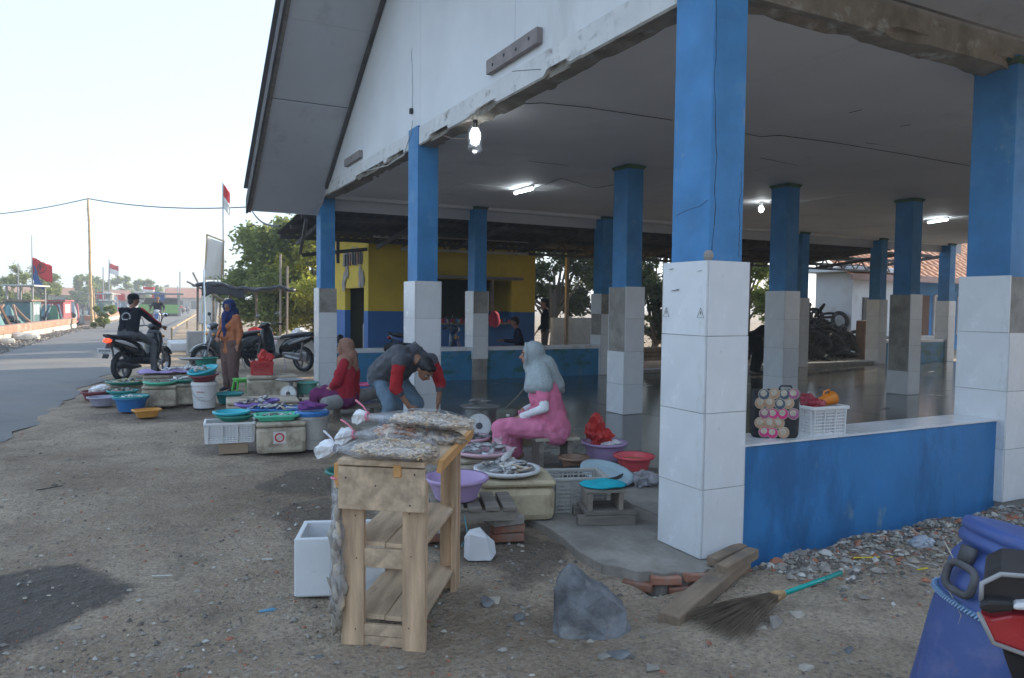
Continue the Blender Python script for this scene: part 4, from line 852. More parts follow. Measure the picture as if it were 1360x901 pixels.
cwire([(660, 140), (720, 137), (780, 143), (893, 160)], 'thin brown wire along the ceiling left of the near pillar'); cwire([(981, 176), (1010, 182), (1035, 180), (1110, 190), (1200, 205), (1295, 222)], 'thin dark wire along the ceiling right of the near pillar')
cwire([(707, 252), (745, 237), (790, 250), (830, 243), (850, 220)], 'dark wire looping from the tube lamp to the inner pillar')
a = [atx(x, y, .03) for x, y in ((548, 160), (546, 175), (537, 205), (515, 220), (490, 226), (482, 228))]; m = MB(); m.tube(a, .006, 5); tag(m.build('gable_wire', mat('white_cable', (.55, .55, .52), .6)), 'loose white wire along the gable beam beside the second pillar', 'wire')
a = [atx(631, 180, .1), atx(615, 185, .12), atx(600, 184, .1), atx(582, 178, .1)]; m = MB(); m.tube(a, .005, 5); tag(m.build('lamp_lead', mat('brown_cable', (.25, .17, .12), .6)), 'brown lead running from the second pillar to the bottle lamp', 'wire')
# ================================================================ containers
def px_r(px0, px1, P): return abs(px1-px0)/ppm(P)/2
TEAL = plastic('teal_plastic', (.02, .27, .27)); TURQ = plastic('turquoise_plastic', (.04, .42, .50)); DGREEN = plastic('dark_green_plastic', (.02, .19, .14)); LILAC = plastic('lilac_plastic', (.42, .30, .50)); GLILAC = plastic('grey_lilac_plastic', (.32, .31, .40))
MAROON = plastic('maroon_plastic', (.20, .04, .05)); BLUEP = plastic('blue_plastic', (.03, .16, .42)); ORANGE = plastic('orange_plastic', (.60, .28, .05)); PINK = plastic('pink_plastic', (.70, .12, .28)); CORAL = plastic('coral_plastic', (.70, .09, .11)); MINT = plastic('mint_plastic', (.10, .52, .34)); LGREEN = plastic('bright_green_plastic', (.08, .45, .07)); PURP = plastic('purple_plastic', (.22, .14, .45))
WHITEPL = plastic('white_plastic_shell', (.66, .66, .66)); BLACKPL = plastic('black_plastic', (.03, .03, .035)); PALEBL = plastic('pale_blue_plate', (.42, .56, .62)); BROWNPL = plastic('brown_plastic', (.25, .15, .10)); SEAG = plastic('sea_green_plastic', (.14, .40, .33)); REDPL = plastic('red_crate_plastic', (.55, .05, .05)); WPINK = plastic('rose_plastic', (.62, .40, .46))
FISH = [mat('fish_silver', (.42, .43, .44), .28, .35, 22, .2, 60, spec=.6, rnd=.3), mat('fish_grey', (.17, .175, .18), .3, .35, 22, .2, 60, spec=.6, rnd=.3), mat('fish_tan', (.36, .29, .22), .4, .3, 22, .2, 60, rnd=.3), mat('fish_pale', (.58, .57, .55), .28, .2, 22, .2, 60, spec=.6, rnd=.2)]
def basin(name, lab, P, R, h, mt, z=None, taper=.74, n=28, sx=1, sy=1, p=2, rot=None, cat='basin', grp=None, lip=.018, parts=None):
    z = P[2] if z is None else z; r = R*taper
    m = MB(); m.lathe([(r*.9, 0), (r, .008), (R-.006, h-.012), (R+lip, h-.014), (R+lip, h), (R-.004, h), (r-.004, .014), (.001, .012)], n, sx=sx, sy=sy, p=p, cap=(True, False))
    t = thing(name, lab, cat, (P[0], P[1], z), group=grp, rot=rot)
    m.build('bowl', mt, t, smooth=False); m = MB(); m.lathe([(R+lip-.004, h-.022), (R+lip+.004, h-.014), (R+lip+.003, h+.002), (R+lip-.006, h+.004)], n, sx=sx, sy=sy, p=p); m.build('rim', mt, t, smooth=True); return t
def fish_mesh(L_, k):
    m = MB(); secs = []
    for u, w_, h in ((0, .02, .05), (.08, .06, .09), (.25, .085, .15), (.5, .075, .14), (.75, .035, .075), (.86, .018, .035), (.9, .012, .04), (1.0, .006, .12)): secs.append(((u-.5)*L_, 0, w_*L_, h*L_, PI/2))
    m.loft(secs, 8, 2); return m.mesh('fish', FISH[k], True)
FM = {(L_, k): fish_mesh(L_, k) for L_ in (.09, .14, .20) for k in range(4)}
def fish_pile(P, R, n, size, kinds, lab, grp, h=.05, sy=1, seed=0):
    random.seed(seed)
    for k in range(n):
        a = random.random()*2*PI; q = math.sqrt(random.random()); x, y = R*q*math.cos(a), R*sy*q*math.sin(a); z = P[2]+size*.08+h*(1-q*q)*random.uniform(.6, 1)
        o = obj('fish', FM[(size, random.choice(kinds))], None, (P[0]+x, P[1]+y, z), (PI/2+random.gauss(0, .35), random.gauss(0, .2), random.random()*6.28)); tag(o, lab, 'fish', grp)
def heap(name, lab, P, R, h, n, sz, mts, seed, cat='seafood', sy=1, flat=.5):
    random.seed(seed); m = MB()
    for k in range(n):
        a = random.random()*2*PI; q = math.sqrt(random.random()); s = sz*random.uniform(.6, 1.3)
        M_ = Matrix.Translation((R*q*math.cos(a), R*sy*q*math.sin(a), h*(1-q**1.6)*random.uniform(.5, 1)+s*.3)) @ Euler((random.gauss(0, .4), random.gauss(0, .4), random.random()*6)).to_matrix().to_4x4()
        m.k = random.randrange(len(mts)); m.ell((0, 0, 0), (s, s*.4, s*flat*.6), M_, 6, 4)
    return tag(m.build(name, mts, loc=P, smooth=True), lab, cat, kind='stuff')
OLDFOAM = mat('grimy_foam', (.46, .40, .31), .95, .2, 4, .8, 35, dirt=((.20, .16, .12), .49, 4, .75), dirt2=((.58, .55, .48), .58, 9, .7)); FOAM = mat('white_foam', (.68, .70, .72), .9, .05, 3, .3, 90, dirt=((.42, .38, .33), .6, 5, .5)); YFOAM = mat('yellowed_foam', (.50, .42, .28), .95, .15, 4, .8, 35, dirt=((.26, .19, .12), .56, 7, .75, (1, 1, .5)))
def foam_box(name, lab, P, L_, W, H, mt, rz=0, seed=1, cat='foam box', grp=None, sticker=None, bev=.035):
    m = MB(); n = 7
    t = thing(name, lab, cat, P, rz, grp)
    m.box((0, 0, H*.42), (L_, W, H*.84), t=1.02); b_ = m.build('body', mt, t, bevel=bev); m = MB(); m.box((0, 0, H*.92+.002), (L_*1.02, W*1.02, H*.155)); m.build('lid', mt, t, bevel=bev)
    if sticker:
        m = MB(); m.box((-.02, -W/2-.0065, H*.52), (.12, .002, .12)); m.build('sticker', mat('sticker_white', (.6, .58, .55), .6), b_); m = MB(); M_ = Matrix.Translation((-.02, -W/2-.0085, H*.52)) @ Matrix.Rotation(PI/2, 4, 'X'); m.lathe([(.032, 0), (.048, 0)], 20, M_); m.bar((-.055, -W/2-.0085, H*.52-.02), (.015, -W/2-.0085, H*.52+.02), .012, .002); m.build('sticker_ring', mat('sticker_red', (.5, .06, .06), .6), b_)
    return t
def crate(name, lab, P, L_, W, H, mt, rz=0, cat='crate', nv=3, nh=9, grp=None, bands=True, rot=None):
    t = thing(name, lab, cat, P, rz, grp, rot); m = MB()
    m.box((0, 0, .006), (L_*.93, W*.93, .012))
    def wall(a, b_, L2):       # a->b bottom line; lattice panels between solid ribs
        a, b_ = Vector(a), Vector(b_); d = (b_-a).normalized(); nrm = Vector((d.y, -d.x, 0)); lean = .035
        def pt(u, v): return a.lerp(b_, u)+Vector((0, 0, v*H))+nrm*lean*(v-.5)*H/.25*.3
        for u0, u1 in ((0, .09), (.30, .38), (.62, .70), (.91, 1)): m.bar(pt((u0+u1)/2, 0), pt((u0+u1)/2, 1), (u1-u0)*L2, .008, up=d)
        for k in range(nh+1): m.bar(pt(.02, .02+.96*k/nh), pt(.98, .02+.96*k/nh), .007, H/nh*.42 if k < nh else .03, up=(0, 0, 1))
        for c in (.195, .5, .805):
            for q in (-.06, 0, .06): m.bar(pt(c+q, .02), pt(c+q, .98), .010, .006, up=d)
    x, y = L_/2*.95, W/2*.95
    wall((-x, -y, 0), (x, -y, 0), L_); wall((x, -y, 0), (x, y, 0), W); wall((x, y, 0), (-x, y, 0), L_); wall((-x, y, 0), (-x, -y, 0), W)
    m.build('lattice', mt, t); m = MB()
    for s in (-1, 1): m.box((0, s*W/2, H), (L_+.02, .022, .022)); m.box((s*L_/2, 0, H+.0015), (.022, W+.016, .022))
    m.build('rim', mt, t, bevel=.004); return t
def bucket(name, lab, P, R, h, mt, lidm=None, marks=False, cat='bucket', handle=True):
    t = thing(name, lab, cat, P); m = MB()
    m.lathe([(R*.84, 0), (R*.85, .01), (R*.98, h*.86), (R*1.05, h*.87), (R*1.05, h*.93), (R, h*.94), (R, h), (R*.95, h), (R*.82, .02), (.001, .018)], 30, cap=(True, False)); b_ = m.build('body', mt, t, smooth=False)
    if lidm: m = MB(); m.lathe([(R*1.07, h-.02), (R*1.09, h+.012), (R*.96, h+.03), (R*.9, h+.02), (.001, h+.022)], 30); m.build('lid', lidm, t)
    if handle: m = MB(); m.tube([(R*1.05*math.cos(a), -R*1.06*abs(math.sin(a))-.004, h*.88-.22*math.sin(a)) for a in [k*PI/14 for k in range(15)]], .004, 5); m.build('handle', GREYP, t)
    if marks:
        m = MB(); an = -1.95
        def pt(a, z): rr_ = R*(.85+.13*z/(h*.86))+.002; return (rr_*math.cos(an+a), rr_*math.sin(an+a), z)
        for k in range(8): m.bar(pt(-.35+k*.09, h*.62), pt(-.35+k*.09+.05, h*.655), .014, .002); m.bar(pt(-.35+k*.09, h*.60), pt(-.35+k*.09+.06, h*.60), .006, .002)
        m.build('red_lettering', mat('print_red', (.5, .06, .08), .6), b_); m = MB()
        for k in range(3): m.bar(pt(-.2+k*.15, h*.43), pt(-.2+k*.15+.08, h*.43), .025, .002)
        for k in range(7): m.bar(pt(-.3+k*.1, h*.32), pt(-.3+k*.1+.07, h*.32), .007, .002)
        m.build('dark_lettering', INK, b_)
    return t
def scale(lab, P, rz, dial_r=.1, body=None, fish=False):
    t = thing('dial_scale', lab, 'scale', P, rz); b_ = body or mat('scale_green_grey', (.10, .11, .11), .5, .3, 8)
    m = MB(); m.box((0, 0, .03), (.26, .20, .06)); m.box((0, .01, .14), (.2, .14, .18), t=.8); m.build('body', b_, t, bevel=.01)
    M_ = Matrix.Translation((0, -.09, .145)) @ Matrix.Rotation(PI/2, 4, 'X'); m = MB(); m.lathe([(dial_r*1.08, -.02), (dial_r*1.08, .012), (dial_r, .014)], 28, M_, cap=(True, False)); m.build('bezel', mat('scale_rim', (.5, .5, .5), .4, metal=.3), t)
    m = MB(); m.lathe([(dial_r, .012), (.001, .013)], 28, M_); d = m.build('dial', mat('dial_white', (.72, .73, .74), .4, .03), t)
    m = MB(); m.lathe([(dial_r*.3, .015), (.001, .016)], 16, M_); m.build('dial_hub', mat('hub_grey', (.10, .11, .13), .5), d)
    m = MB()
    for k in range(40): a = 2*PI*k/40; l = .86 if k % 5 else .78; m.bar(M_ @ Vector((dial_r*.93*math.cos(a), dial_r*.93*math.sin(a), .0145)), M_ @ Vector((dial_r*l*math.cos(a), dial_r*l*math.sin(a), .0145)), .002, .001)
    m.bar(M_ @ Vector((0, 0, .017)), M_ @ Vector((.01, dial_r*.8, .017)), .004, .001); m.build('dial_ticks', INK, d)
    m = MB(); m.tube([(0, .01, .23), (0, .01, .30)], .03, 8); m.build('stem', GREYP, t)
    m = MB(); m.lathe([(.10, .30), (.16, .315), (.19, .335), (.185, .338), (.1, .306), (.001, .306)], 24, cap=(True, False), sx=1.1, sy=.8); m.build('pan', mat('pan_metal', (.35, .35, .36), .35, .2, 6, metal=.7), t, smooth=True); return t
# ---------------------------------------------------------------- stall by the road (left)
P = gp(128, 531); basin('basin', 'maroon basin at the road end of the left stall', P, .20, .13, MAROON); lump('plastic_bag', WHITEBAG, (P.x+.02, P.y, .1), (.13, .1, .06), 'small white bag heaped in the maroon basin', 'bag', 9, .5, 9)
P = gp(136, 539); basin('basin', 'grey-lilac basin at the left front of the roadside stall', P, .18, .13, GLILAC)
P = gp(163, 533); basin('basin', 'teal basin stacked behind the blue basin', (P.x, P.y+.05, 0), .20, .16, TEAL); heap('small_fish', 'small grey fish heaped in the teal basin', (P.x, P.y+.05, .13), .16, .05, 90, .035, [FISH[1], FISH[2], FISH[0]], 2)
P = gp(174, 546); basin('basin', 'deep blue basin in front of the teal basin', P, .21, .19, BLUEP); basin('basin', 'shallow teal basin nested on top of the deep blue basin', (P.x, P.y, .085), .215, .125, TEAL); heap('small_fish', 'pale fish scraps in the shallow teal basin', (P.x, P.y, .18), .15, .02, 40, .03, [FISH[0], FISH[3]], 3)
P = gp(170, 526); foam_box('foam_box', 'low foam box under the wide green tray by the scooter', (P.x, P.y+.1, 0), .5, .35, .17, OLDFOAM); basin('tray', 'wide dark green round tray of shrimp nearest the scooter', (P.x, P.y+.1, .172), .30, .06, DGREEN, taper=.85, cat='tray'); heap('shrimp', 'heap of shrimp and shellfish on the wide green tray', (P.x, P.y+.1, .20), .26, .06, 220, .03, [FISH[2], FISH[1], mat('yellow_bits', (.5, .38, .06), .5), FISH[0]], 4)
P = gp(195, 554); basin('tub', 'small orange rectangular tub on the dirt', P, .15, .10, ORANGE, p=6, sy=.7, n=32, cat='tub', rot=(0, 0, .2))
P = gp(213, 541); foam_box('foam_box', 'grimy foam box carrying the mint tray of shrimp', (P.x, P.y+.17, 0), .44, .34, .30, OLDFOAM, -.1); basin('tray', 'mint green tray of tiny shrimp on the grimy foam box', (P.x, P.y+.17, .302), .20, .05, MINT, taper=.85, cat='tray'); heap('shrimp', 'tiny tan shrimp heaped on the mint tray', (P.x, P.y+.17, .33), .16, .05, 260, .02, [FISH[2], FISH[1]], 5)
P = gp(246, 538); foam_box('foam_box', 'foam box beside the white lettered bucket', (P.x, P.y+.15, 0), .28, .34, .31, OLDFOAM, -.05)
basin('tray', 'dark green tray of fish on the foam box next to the lettered bucket', (P.x, P.y+.17, .312), .19, .05, DGREEN, taper=.85, cat='tray'); fish_pile((P.x, P.y+.17, .35), .15, 16, .14, (0, 1, 3), 'silver fish on the dark green tray by the lettered bucket', 'fish on the dark green tray', .04, seed=3)
P2 = gp(226, 527); foam_box('foam_box', 'foam box hidden behind under the purple cloth tray', (P2.x, P2.y+.22, 0), .75, .35, .34, OLDFOAM); m = MB(); m.grid(lambda u, v: ((u-.5)*.9+.02*math.sin(v*9), (v-.5)*.42, .035+.03*nz(u*6, v*5, 2)+.03*math.sin(u*14)*v), 26, 12); tag(m.build('purple_sheet', cloth('purple_cloth', (.36, .28, .50)), smooth=True, solid=.01, loc=(P2.x, P2.y+.22, .345)), 'crumpled purple plastic sheet behind the mint tray', 'sheet'); fish_pile((P2.x+.15, P2.y+.22, .40), .25, 18, .14, (0, 1, 3), 'silver fish on the purple sheet', 'fish on the purple sheet', .03, .6, 4)
P = gp(273, 543); bucket('lettered_bucket', 'white bucket printed with red and black lettering', (P.x, P.y+.16, 0), .172, .37, WHITEPL, None, True)
basin('basin', 'maroon basin sitting in the white lettered bucket', (P.x, P.y+.16, .372), .185, .10, MAROON, rot=(rad(3), rad(-5), 0)); basin('basin', 'turquoise basin tilted on top of the white lettered bucket', (P.x+.0, P.y+.17, .45), .19, .10, TURQ, rot=(rad(8), rad(-14), 0)); fish_pile((P.x-.04, P.y+.15, .53), .13, 9, .2, (0, 3), 'long silver fish in the tilted turquoise basin', 'fish in the turquoise basin', .03, seed=5)
P = gp(276, 512); basin('tub', 'deep green tub behind the tilted turquoise basin', (P.x, P.y+.3, 0), .19, .48, DGREEN, taper=.8, cat='tub')
P = gp(254, 515); foam_box('foam_box', 'foam box under the roadside dial scale', (P.x, P.y+.1, 0), .3, .3, .17, OLDFOAM); scale('dial scale standing behind the purple sheet by the road', (P.x, P.y+.1, .172), -.45, .085)
P = gp(306, 537); basin('basin', 'dark teal basin on the dirt right of the lettered bucket', (P.x, P.y+.15, 0), .19, .15, TEAL)
P = gp(323, 528); t = thing('plastic_stool', 'small bright green plastic stool behind the dark teal basin', 'stool', (P.x, P.y+.12, 0), .2)
m = MB(); m.box((0, 0, .275), (.24, .24, .035)); m.box((0, 0, .245), (.225, .225, .025)); m.build('seat', LGREEN, t, bevel=.012)
for sx_ in (-1, 1):
    for sy_ in (-1, 1): m = MB(); m.bar((sx_*.13, sy_*.13, 0), (sx_*.095, sy_*.095, .24), .05, .02, up=(1, 0, 0)); m.build('leg', LGREEN, t)
# ---------------------------------------------------------------- red woman's stall
P = gp(365, 531); foam_box('foam_box', 'long grimy foam box under the red crate and dial scale', (P.x, P.y+.3, 0), .72, .45, .36, OLDFOAM, -.08); z0 = .365
Pc = gp(353, 500, .4); crate('red_crate', 'red plastic crate holding a red bag', (P.x-.14, P.y+.34, z0), .32, .26, .20, REDPL, -.08, 'crate', nh=7); lump('plastic_bag', REDBAG, (P.x-.10, P.y+.34, z0+.1), (.12, .1, .17), 'red plastic bag puffed up in the red crate', 'bag', 4, .5, 7)
foam_box('foam_box', 'slab of foam under the white faced dial scale', (gp(386, 540).x, gp(386, 540).y, 0), .55, .35, .10, OLDFOAM); Q = gp(386, 536, .1); scale('white faced dial scale with an empty pan in front of the red crate', (Q.x, Q.y, .102), -.5, .105)
P = gp(410, 526); basin('tub', 'sea green tub beside the woman in red', (P.x, P.y+.15, 0), .17, .21, SEAG, taper=.8, cat='tub')
P = gp(345, 566); foam_box('foam_box', 'low foam box under the fish trays of the woman in red', (P.x+.1, P.y+.45, 0), .85, .55, .28, OLDFOAM, -.1)
for k, (px, py, R, mt, lab) in enumerate(((334, 540, .17, PURP, 'purple tray of fish at the back left of the red woman stall'), (352, 546, .17, BLUEP, 'blue tray of fish in the middle of the red woman stall'), (378, 546, .2, BLUEP, 'blue tray of fish nearest the woman in red'), (352, 535, .15, PURP, 'small purple tray behind the blue trays'))):
    Q = gp(px, py, .29); basin('tray', lab, (Q.x, Q.y, .283), R, .045, mt, taper=.85, cat='tray'); fish_pile((Q.x, Q.y, .32), R*.78, 14, .14, (0, 1, 2) if k else (1, 2), 'fish lying on the '+lab.split(' of')[0].split(' behind')[0]+' number row %d from the road' % (k+1) if False else 'small fish on the '+('back purple tray', 'middle blue tray', 'blue tray nearest the woman in red', 'small purple tray')[k], 'fish on the '+('back purple tray', 'middle blue tray', 'right blue tray', 'small purple tray')[k], .03, seed=10+k)
P = gp(372, 603); foam_box('foam_box', 'worn foam box with a red ring sticker under the mint tray', (P.x+.04, P.y+.2, 0), .47, .38, .31, OLDFOAM, -.12, sticker=True); basin('tray', 'rectangular mint tray of fish on the stickered foam box', (P.x+.0, P.y+.2, .313), .20, .06, MINT, p=7, sy=.68, n=32, taper=.86, cat='tray', rot=(0, 0, -.12)); fish_pile((P.x, P.y+.2, .345), .16, 22, .09, (0, 1, 3), 'small silver fish on the rectangular mint tray', 'fish on the rectangular mint tray', .03, .6, 6)
P = gp(312, 603); m = MB(); m.box((0, 0, .055), (.27, .22, .11)); tag(m.build('cardboard_box', mat('cardboard', (.30, .22, .15), .9, .15, 5), loc=(P.x, P.y+.12, 0), bevel=.004, rot=(0, 0, -.1)), 'brown block propping up the white lattice crate', 'box')
crate('white_crate', 'white lattice crate propped on a brown block', (P.x-.03, P.y+.14, .113), .46, .32, .19, WHITEPL, -.12); Q = (P.x-.02, P.y+.15); m = MB(); basin('basin', 'dark green basin resting on the white lattice crate', (Q[0]+.04, Q[1], .31), .165, .06, DGREEN, taper=.8); basin('basin', 'turquoise basin stacked on the dark green basin', (Q[0]+.01, Q[1]+.01, .345), .16, .06, TURQ, taper=.8)
P = gp(419, 598); bucket('paint_bucket', 'stained grey bucket with a blue lid and purple cloth', (P.x, P.y+.16, 0), .162, .36, mat('stained_white', (.46, .44, .41), .5, .15, 5, .1, 20, dirt=((.26, .22, .18), .55, 6, .6)), BLUEP); lump('purple_cloth', cloth('purple_rag', (.20, .07, .24)), (P.x-.02, P.y+.14, .395), (.13, .1, .06), 'crumpled purple cloth on the blue bucket lid', 'cloth', 6, .6, 9)
P = gp(490, 532); basin('tub', 'dark blue tub under the hot pink basin', (P.x+.12, P.y+.5, 0), .15, .17, BLUEP, cat='tub'); basin('basin', 'hot pink basin set in the dark blue tub', (P.x+.12, P.y+.5, .10), .165, .11, PINK)
m = MB(); q0, q1 = gp(436, 565), gp(520, 545); d = (q1-q0); m.tube([q0+Vector((0, .15, .24)), q0.lerp(q1, .5)+Vector((0, .15, .26)), q1+Vector((0, .15, .27))], [.09, .095, .09], 12); tag(m.build('grey_sack', cloth('grey_sack', (.26, .26, .26), 12), smooth=True), 'rolled grey sack on the bench of the woman in red', 'sack')
m = MB(); mid = q0.lerp(q1, .45); m.box((mid.x, mid.y+.17, .13), (.62, .22, .04)); 
for s in (-.25, .25): m.box((mid.x+s, mid.y+.17, .05), (.05, .2, .13))
tag(m.build('low_bench', WOODG, bevel=.005), 'low wooden bench under the woman in red', 'bench')
# ---------------------------------------------------------------- pink woman's stall
P = gp(633, 600); scb = mat('dark_scale', (.06, .06, .065), .6, .4, 8); foam_box('foam_box', 'flat foam slab under the scale with a fish on its pan', (gp(655, 600).x, gp(655, 600).y+.3, FL), .6, .5, .10, YFOAM); Q = gp(640, 583, .14); scale('dial scale weighing a fish behind the wooden stand', (Q.x, Q.y+.05, FL+.103), -.5, .115, scb)
for k, (dx, dy, rz_) in enumerate(((-.02, 0, .2), (.03, .03, -.1), (-.05, -.02, .4))): tag(obj('fish', FM[(.20, (1, 0, 1)[k])], None, (Q.x+dx, Q.y+.05+dy, FL+.103+.36+.02*k), (PI/2, 0, rz_)), ('grey fish lying lowest on the scale pan', 'silver fish in the middle of the scale pan', 'grey fish topmost on the scale pan')[k], 'fish', 'fish on the scale pan')
PB = gp(703, 697, FL); foam_box('foam_box', 'big yellowed foam box under the white tray of fish', (PB.x+.02, PB.y+.28, FL), .52, .44, .28, YFOAM, -.32, bev=.05); zt = FL+.284
basin('tray', 'white round tray heaped with fish on the yellowed foam box', (PB.x-.02, PB.y+.3, zt), .215, .045, WHITEPL, taper=.86, cat='tray', n=36); fish_pile((PB.x-.02, PB.y+.3, zt+.03), .17, 46, .14, (0, 1, 1, 3, 2), 'silver fish heaped on the white tray before the woman in pink', 'fish on the white tray', .055, seed=21)
tag(obj('fish', FM[(.20, 3)], None, (PB.x+.02, PB.y+.36, zt+.125), (PI/2, -.35, .6)), 'long pale fish lying across the top of the white tray heap', 'fish')
P = gp(645, 622, .2); foam_box('foam_box', 'grimy foam box behind the lilac basin', (P.x+.03, P.y+.2, FL), .5, .4, .24, OLDFOAM, -.2); basin('tray', 'rose rimmed tray of blue-grey fish behind the white tray', (P.x+.05, P.y+.16, FL+.245), .235, .045, WPINK, taper=.86, cat='tray', n=36); fish_pile((P.x+.05, P.y+.16, FL+.275), .19, 30, .14, (0, 1, 0), 'blue-grey fish on the rose rimmed tray', 'fish on the rose tray', .04, seed=22)
P = gp(625, 602, .2); foam_box('foam_box', 'foam box behind the rose rimmed tray', (P.x+.1, P.y+.3, FL), .45, .35, .22, OLDFOAM, -.2); basin('tray', 'rear rose tray of dark fish below the scale', (P.x+.08, P.y+.25, FL+.225), .19, .045, WPINK, taper=.86, cat='tray'); fish_pile((P.x+.08, P.y+.25, FL+.25), .15, 14, .2, (1, 0), 'dark fish on the rear rose tray', 'fish on the rear tray', .03, seed=23)
P = gp(672, 607, .25); t = thing('plastic_cup', 'clear plastic cup beside the olive shoulder bag', 'cup', (P.x, P.y+.15, FL+.245)); m = MB(); m.lathe([(.03, 0), (.042, .11), (.044, .11), (.032, .004)], 18, cap=(True, False)); m.build('cup', CLEAR, t, smooth=True); m = MB(); m.lathe([(.029, .003), (.033, .04)], 16, cap=(True, True)); m.build('drink', mat('milky', (.5, .48, .44), .3), t)
P = gp(678, 590, .1); bucket('small_white_bucket', 'small white bucket behind the olive shoulder bag', (P.x+.2, P.y+.5, FL), .11, .2, WHITEPL, handle=False)
# pallet, lilac basin, bricks
BW = mat('grey_pallet_wood', (.22, .195, .165), .9, .3, 3, .5, 30, stretch=(1, 9, 9), rnd=.2); t = thing('pallet', 'small grey wooden pallet bench on bricks behind the wooden stand', 'pallet', (gp(640, 725).x, gp(640, 725).y+.15, 0), -.32)
for k in range(5): m = MB(); m.box((-.22+.11*k, .02, .235+.003*(k % 2)), (.085, .40, .022)); m.build('slat', BW, t, bevel=.003)
for y in (-.14, .17): m = MB(); m.box((0, y, .19), (.54, .05, .062)); m.build('bearer', BW, t, bevel=.004)
Pp = t.location.copy(); basin('basin', 'large lilac basin on the grey pallet behind the wooden stand', (Pp.x-.08, Pp.y+.08, .251), .19, .145, LILAC, n=36, taper=.7)
for k, (dx, dy, z, lab) in enumerate(((.20, -.10, .0, 'lowest red brick under the pallet corner'), (.21, -.09, .055, 'middle red brick under the pallet corner'), (.19, -.11, .11, 'topmost mortar-caked brick under the pallet corner'), (-.2, .1, .0, 'brick under the far pallet corner'), (-.2, .11, .055, 'second brick under the far pallet corner'), (-.19, .1, .11, 'upper brick under the far pallet corner'))):
    m = MB(); m.box((0, 0, .026), (.21, .10, .052)); tag(m.build('brick', CLAY if k != 2 else CONC, loc=(Pp.x+dx, Pp.y+dy, z-.005), rot=(0, 0, -.3+.12*k), bevel=.007), lab, 'brick', 'bricks under the pallet')
m = MB(); m.tube([(Pp.x-.13, Pp.y-.17, .21), (Pp.x-.12, Pp.y-.2, .1), (Pp.x-.16, Pp.y-.2, .03)], .004, 5); tag(m.build('cord', mat('cyan_cord', (.1, .3, .36), .7)), 'thin blue cord hanging from the pallet', 'cord')

P = gp(560, 728); foam_box('foam_slab', 'white foam block under the pallet behind the stand', (P.x+.05, P.y+.25, 0), .42, .25, .16, FOAM, -.3)
# stool and things right of her
P = gp(752, 622, FL); t = thing('wooden_stool', 'low wooden stool under the woman in pink', 'stool', (P.x-.06, P.y+.13, FL), -.2)
m = MB(); m.box((0, 0, .265), (.42, .26, .03)); m.build('seat', PALEW, t, bevel=.006)
for s in (-.15, .12): m = MB(); m.box((s, 0, .125), (.04, .22, .25)); m.build('leg', WOODG, t)
STL = t.location.copy()
P = gp(757, 627, FL); basin('basin', 'brown basin beside the wooden stool', (P.x+.05, P.y+.02, FL), .12, .13, BROWNPL)
P = gp(808, 613, FL); basin('tub', 'lilac tub holding a crumpled red bag', (P.x+.02, P.y+.1, FL), .205, .17, LILAC, taper=.78, cat='tub'); lump('plastic_bag', REDBAG, (P.x-.04, P.y+.1, FL+.10), (.13, .10, .17), 'crumpled red plastic bag standing in the lilac tub', 'bag', 14, .6, 8); lump('plastic_bag', WHITEBAG, (P.x+.07, P.y+.04, FL+.12), (.10, .06, .04), 'white plastic bag beside the red bag in the lilac tub', 'bag', 15, .5, 9)
P = gp(847, 627, FL); basin('tub', 'coral red tub of yellow water next to the lilac tub', (P.x+.03, P.y+.1, FL), .165, .13, CORAL, taper=.75, cat='tub'); m = MB(); m.lathe([(.15, 0), (.001, .001)], 28); tag(m.build('murky_water', mat('murky_yellow', (.30, .17, .05), .1), loc=(P.x+.03, P.y+.1, FL+.085)), 'yellow water standing in the coral red tub', 'water')
P = gp(800, 645, FL); basin('basin', 'wide black basin under the pale blue plate', (P.x+.02, P.y+.2, FL), .25, .07, BLACKPL, taper=.85); basin('plate', 'pale blue plate tilted against the black basin', (P.x+.08, P.y+.06, FL+.07), .205, .03, PALEBL, taper=.6, cat='plate', rot=(rad(16), rad(4), 0), n=36)
P = gp(860, 648, FL); CB = mat('cloudy_plastic', (.40, .38, .40), .3, .2, 6, .6, 16, spec=.6, alpha=.75); lump('clear_bag', CB, (P.x+.03, P.y+.06, FL), (.14, .09, .07), 'crumpled cloudy plastic bag against the near pillar', 'bag', 12, .5, 8)
GRCR = plastic('grey_crate_plastic', (.42, .41, .38)); P = gp(778, 682, FL); crate('grey_crate', 'grey lattice crate behind the cyan cushion stool', (P.x+.02, P.y+.18, FL), .40, .30, .24, GRCR, -.32, nh=8)
P = gp(817, 697, FL); t = thing('low_wooden_stool', 'low wooden stool topped with a cyan cushion', 'stool', (P.x, P.y+.14, FL), -.36)
for y in (-.12, .12): m = MB(); m.box((-.01 if y < 0 else .01, y, .032), (.40, .065, .064)); m.build('runner', BW, t, bevel=.006)
m = MB(); m.box((.02, 0, .08), (.36, .28, .03)); m.build('deck', BW, t, bevel=.004)
for s in (-.12, .09): m = MB(); m.box((s, -.01, .155), (.03, .24, .12)); m.build('riser', STALLW, t, bevel=.004)
m = MB(); m.box((-.015, -.01, .225), (.28, .25, .02)); m.build('seat', BW, t, bevel=.004)
m = MB(); m.ell((0, 0, 0), (.165, .135, .02), nu=26, nv=8); 
for i, v in enumerate(m.v): m.v[i] = (v[0]*1.0, v[1], v[2]+.012*nz(v[0]*9, v[1]*9, 3))
m.build('cushion', cloth('cyan_cloth', (.02, .38, .46)), t, smooth=True, loc=(-.01, -.01, .25))
